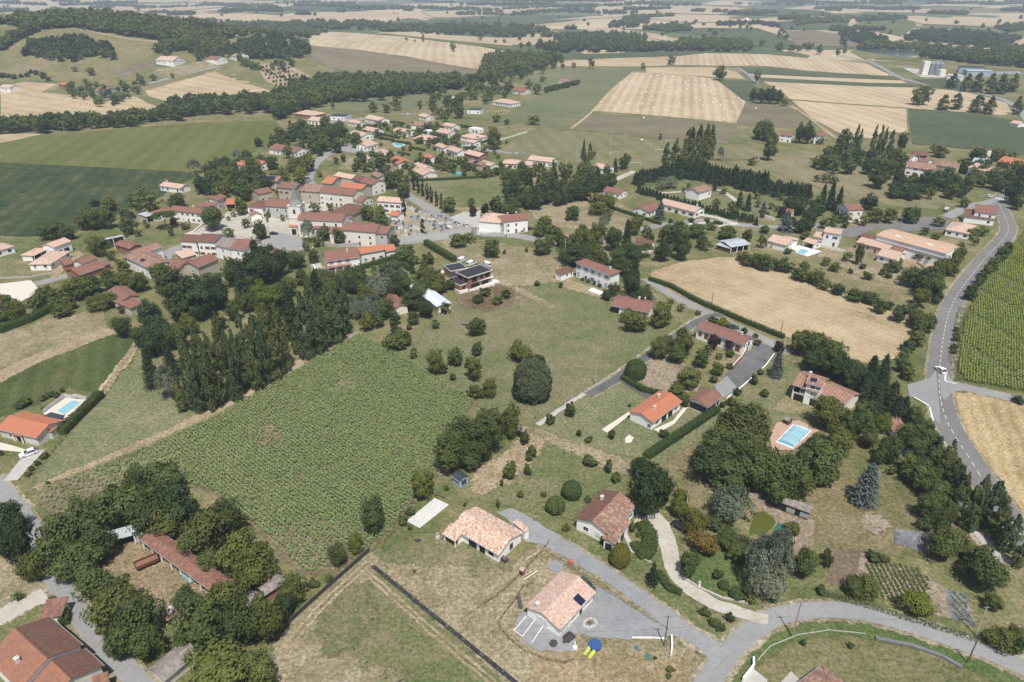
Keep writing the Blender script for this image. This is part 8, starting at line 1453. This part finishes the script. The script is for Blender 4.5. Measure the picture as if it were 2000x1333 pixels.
box_thing('timber_stack', (1045, 1083), 38, (('beam', (-2.6, -.15, 0), (2.6, .0, .15), M_STRAW), ('beam', (-2.4, .12, 0), (2.2, .25, .15), M_STRAW)), 'pale timber beams on the grass near the playhouse', 'timber'); box_thing('timber_stack', (1035, 1122), 40, (('beam', (-2.0, -.4, 0), (2.0, -.28, .15), M_WHITE), ('beam', (-1.9, .25, 0), (1.9, .38, .15), M_STRAW)), 'short pale boards right of the playhouse', 'timber'); box_thing('wood_pile', (908, 635), -15, (('logs', (-1.2, -.5, 0), (1.2, .5, .7), plain('dark_logs', (.12, .085, .08), .9)), ('cover', (-1.3, -.6, .702), (1.3, .6, .8), plain('purple_cover', (.2, .15, .17), .7))), 'covered wood pile beside the meadow bush', 'wood pile'); box_thing('bench_beam', (858, 970), -25, (('beam', (-1.6, -.12, .25), (1.6, .12, .4), WL['n']), ('foot', (-1.4, -.12, 0), (-1.2, .12, .25), WL['n']), ('foot', (1.2, -.12, 0), (1.4, .12, .25), WL['n'])), 'dark beam at the end of the white gravel court', 'bench'); box_thing('barbecue', (855, 1052), 0, (('base', (-.4, -.3, 0), (.4, .3, .8), M_TERR), ('hood', (-.25, -.2, .8), (.25, .2, 1.6), M_GUT)), 'stone barbecue at the patio corner of the speckled-roof house', 'barbecue'); box_thing('wheelbarrow', (815, 1058), 20, (('tray', (-.5, -.3, .3), (.4, .3, .6), DK), ('wheel', (.4, -.06, 0), (.8, .06, .4), M_TYRE)), 'dark wheelbarrow on the grass left of the speckled roof', 'wheelbarrow'); box_thing('water_tank', (985, 1096), -40, (('tank', (-.7, -.5, 0), (.7, .5, .8), DK), ('lid', (-.4, -.3, .8), (.4, .3, .9), GB)), 'dark water tank at the gable of the speckled-roof house', 'tank'); box_thing('farm_implement', (365, 1130), -38, (('frame', (-2.2, -.4, .3), (2.2, .4, .5), plain('teal_metal', (.2, .33, .33), .6)), ('tines', (-2.2, -.5, 0), (2.2, -.3, .3), M_METAL)), 'pale teal farm implement under the barn eave', 'farm machine'); box_thing('rubbish_heap', (334, 1192), 0, (('boards', (-.6, -1.0, 0), (.6, 1.0, .4), M_CONC), ('crate', (-.3, -.4, .4), (.4, .4, .8), M_TERR)), 'pale rubbish heap below the dry farmyard', 'rubbish')
box_thing('notice_board', (1847, 415), 0, (('post', (-.08, -.08, 0), (.08, .08, 1.5), M_METAL), ('board', (-1.2, -.08, 1.5), (1.2, .08, 3.0), M_WHITE), ('shelter_back', (-1.3, .3, 0), (1.3, .4, 2.6), DK)), 'white-topped notice shelter beside the car park', 'notice board'); box_thing('trampoline', (805, 578), 0, (('frame', (-.01, -.01, 0), (.01, .01, .01), M_METAL),), 'x', 'x') if False else None
def goal(px, a, look):
    g = P(*px); r = empty('football_goal', g, rad(a)); m = MB(); m.tube((-3.66, 0, 0), (-3.66, 0, 2.44), .08, .08, 8); m.build('post', M_WHITE, r); m = MB(); m.tube((3.66, 0, 0), (3.66, 0, 2.44), .08, .08, 8); m.build('post', M_WHITE, r); m = MB(); m.tube((-3.66, 0, 2.44), (3.66, 0, 2.44), .08, .08, 8); m.build('crossbar', M_WHITE, r); tag(r, look, 'football goal', 'football goals', full=True)
goal((1200, 304), 30, 'white football goal left of the tall floodlight masts'); goal((1290, 299), -8, 'white football goal beside the poplar clump'); goal((1240, 325), -8, 'white football goal right of the round green tree'); goal((1018, 265), 25, 'white football goal near the pale track')
def frame():
    px = [(1004, 1233), (1028, 1205), (1062, 1222), (1038, 1258)]; W = [P(*q) for q in px]; c = sum(W, Vector())/4; r = empty('terrace_frame', c); W = [w-c for w in W]; up = Vector((0, 0, .19))
    for t in (0, .48, 1): m = MB(); m.bar(W[0].lerp(W[3], t)+up, W[1].lerp(W[2], t)+up, .12); m.build('edging_board', M_WHITE, r)
    m = MB(); m.bar(W[0].lerp(W[3], .02)+up, W[0].lerp(W[3], .46)+up, .1); m.build('edging_board', M_WHITE, r)
    bed = MB(); q = [W[0], W[3].lerp(W[0], .0), W[2], W[1]]; bed.prism([(v.x*.96, v.y*.96) for v in (W[0], W[1], W[2], W[3])], .0, .14); bed.build('gravel_bed', M_GREYG, r)
    tag(r, 'white-edged terrace frame on the ground at the solar-panel house gable', 'terrace frame', full=True)
frame()
# ------------------------------------------------------------------ cemetery
def tomb_kinds():
    out = []
    for k, (m, hs) in enumerate(((plain('grey_granite', (.30, .31, .33), .5), 1), (plain('pale_tombstone', (.52, .51, .49), .7), 1), (plain('dark_granite', (.12, .125, .14), .35), 1), (plain('weathered_tomb', (.38, .36, .33), .9), 2))):
        s = MB(); s.box((-.55, -1.1, 0), (.55, 1.1, .4)); s.box((-.48, -1.0, .4), (.48, .75, .55)); h = MB(); h.box((-.5, .8, .4), (.5, 1.0, 1.25)) if hs == 1 else (h.bar((0, .9, .4), (0, .9, 1.7), .14), h.bar((-.35, .9, 1.35), (.35, .9, 1.35), .14)); out.append((s.mesh('slab', m), h.mesh('headstone', m)))
    return out
TK = tomb_kinds(); rt = random.Random(6); TB = []
for a, b, n in (((800, 408), (915, 444), 24), ((806, 412), (905, 442), 20), ((803, 425), (850, 432), 12), ((800, 429), (845, 436), 10), ((770, 430), (800, 446), 10), ((770, 438), (815, 448), 9), ((772, 448), (825, 440), 10), ((775, 456), (830, 447), 11), ((785, 463), (840, 455), 10), ((840, 440), (885, 448), 9), ((840, 448), (880, 456), 8), ((845, 436), (890, 446), 9), ((765, 424), (792, 420), 8)):
    for i in range(n):
        if rt.random() < .12: continue
        x, y = a[0]+(b[0]-a[0])*(i+.5)/n+rt.uniform(-1, 1), a[1]+(b[1]-a[1])*(i+.5)/n+rt.uniform(-1, 1); k = rt.choice((0, 0, 1, 2, 2, 3)); g = P(x, y); r = empty('tomb', g, math.atan2(b[1]-a[1], b[0]-a[0])*-1+rt.choice((0, math.pi))+rt.uniform(-.1, .1)); link('slab', TK[k][0], r); link('headstone', TK[k][1], r)
        tag(r, ('grey granite tomb', 'pale stone tomb', 'dark granite tomb', 'old tomb with cross')[k], 'tomb', 'tombs of the cemetery', (x, y))
for i, (x, y) in enumerate(((828, 438), (836, 438), (845, 439), (878, 445), (760, 432))): box_thing('mausoleum', (x, y), -12, (('walls', (-1.1, -1.4, 0), (1.1, 1.4, 2.4), WL['g'] if i != 3 else WL['w']), ('roof_slab', (-1.3, -1.6, 2.402), (1.3, 1.6, 2.65), STONEW)), 'small grey mausoleum in the cemetery, %s' % ('leftmost of the row of three', 'middle of the row of three', 'rightmost of the row of three', 'whitest, nearest the street', 'by the cypress-side house')[i], 'mausoleum', 'mausoleums')
# ------------------------------------------------------------------ a few rooftop and yard details
for i, (x, y) in enumerate(((745, 462), (738, 450))): pass
# ------------------------------------------------------------------ haze
def haze():
    m, t = newmat('haze_air'); v = t.n('VolumePrincipled', {'Color': (.72, .84, 1.0, 1), 'Density': HAZE, 'Anisotropy': .0}); t.n('OutputMaterial', {'Volume': v.outputs[0]})
    b = MB(); b.box((-16000, -400, -14), (16000, 16500, CH+6)); o = b.build('haze', m); o['kind'] = 'stuff'; o['label'] = 'thin summer haze over the plain'
HAZE = 1.6e-4
haze()
finish_labels()
print('objects', len(bpy.data.objects), 'faces', sum(len(m.polygons) for m in bpy.data.meshes))
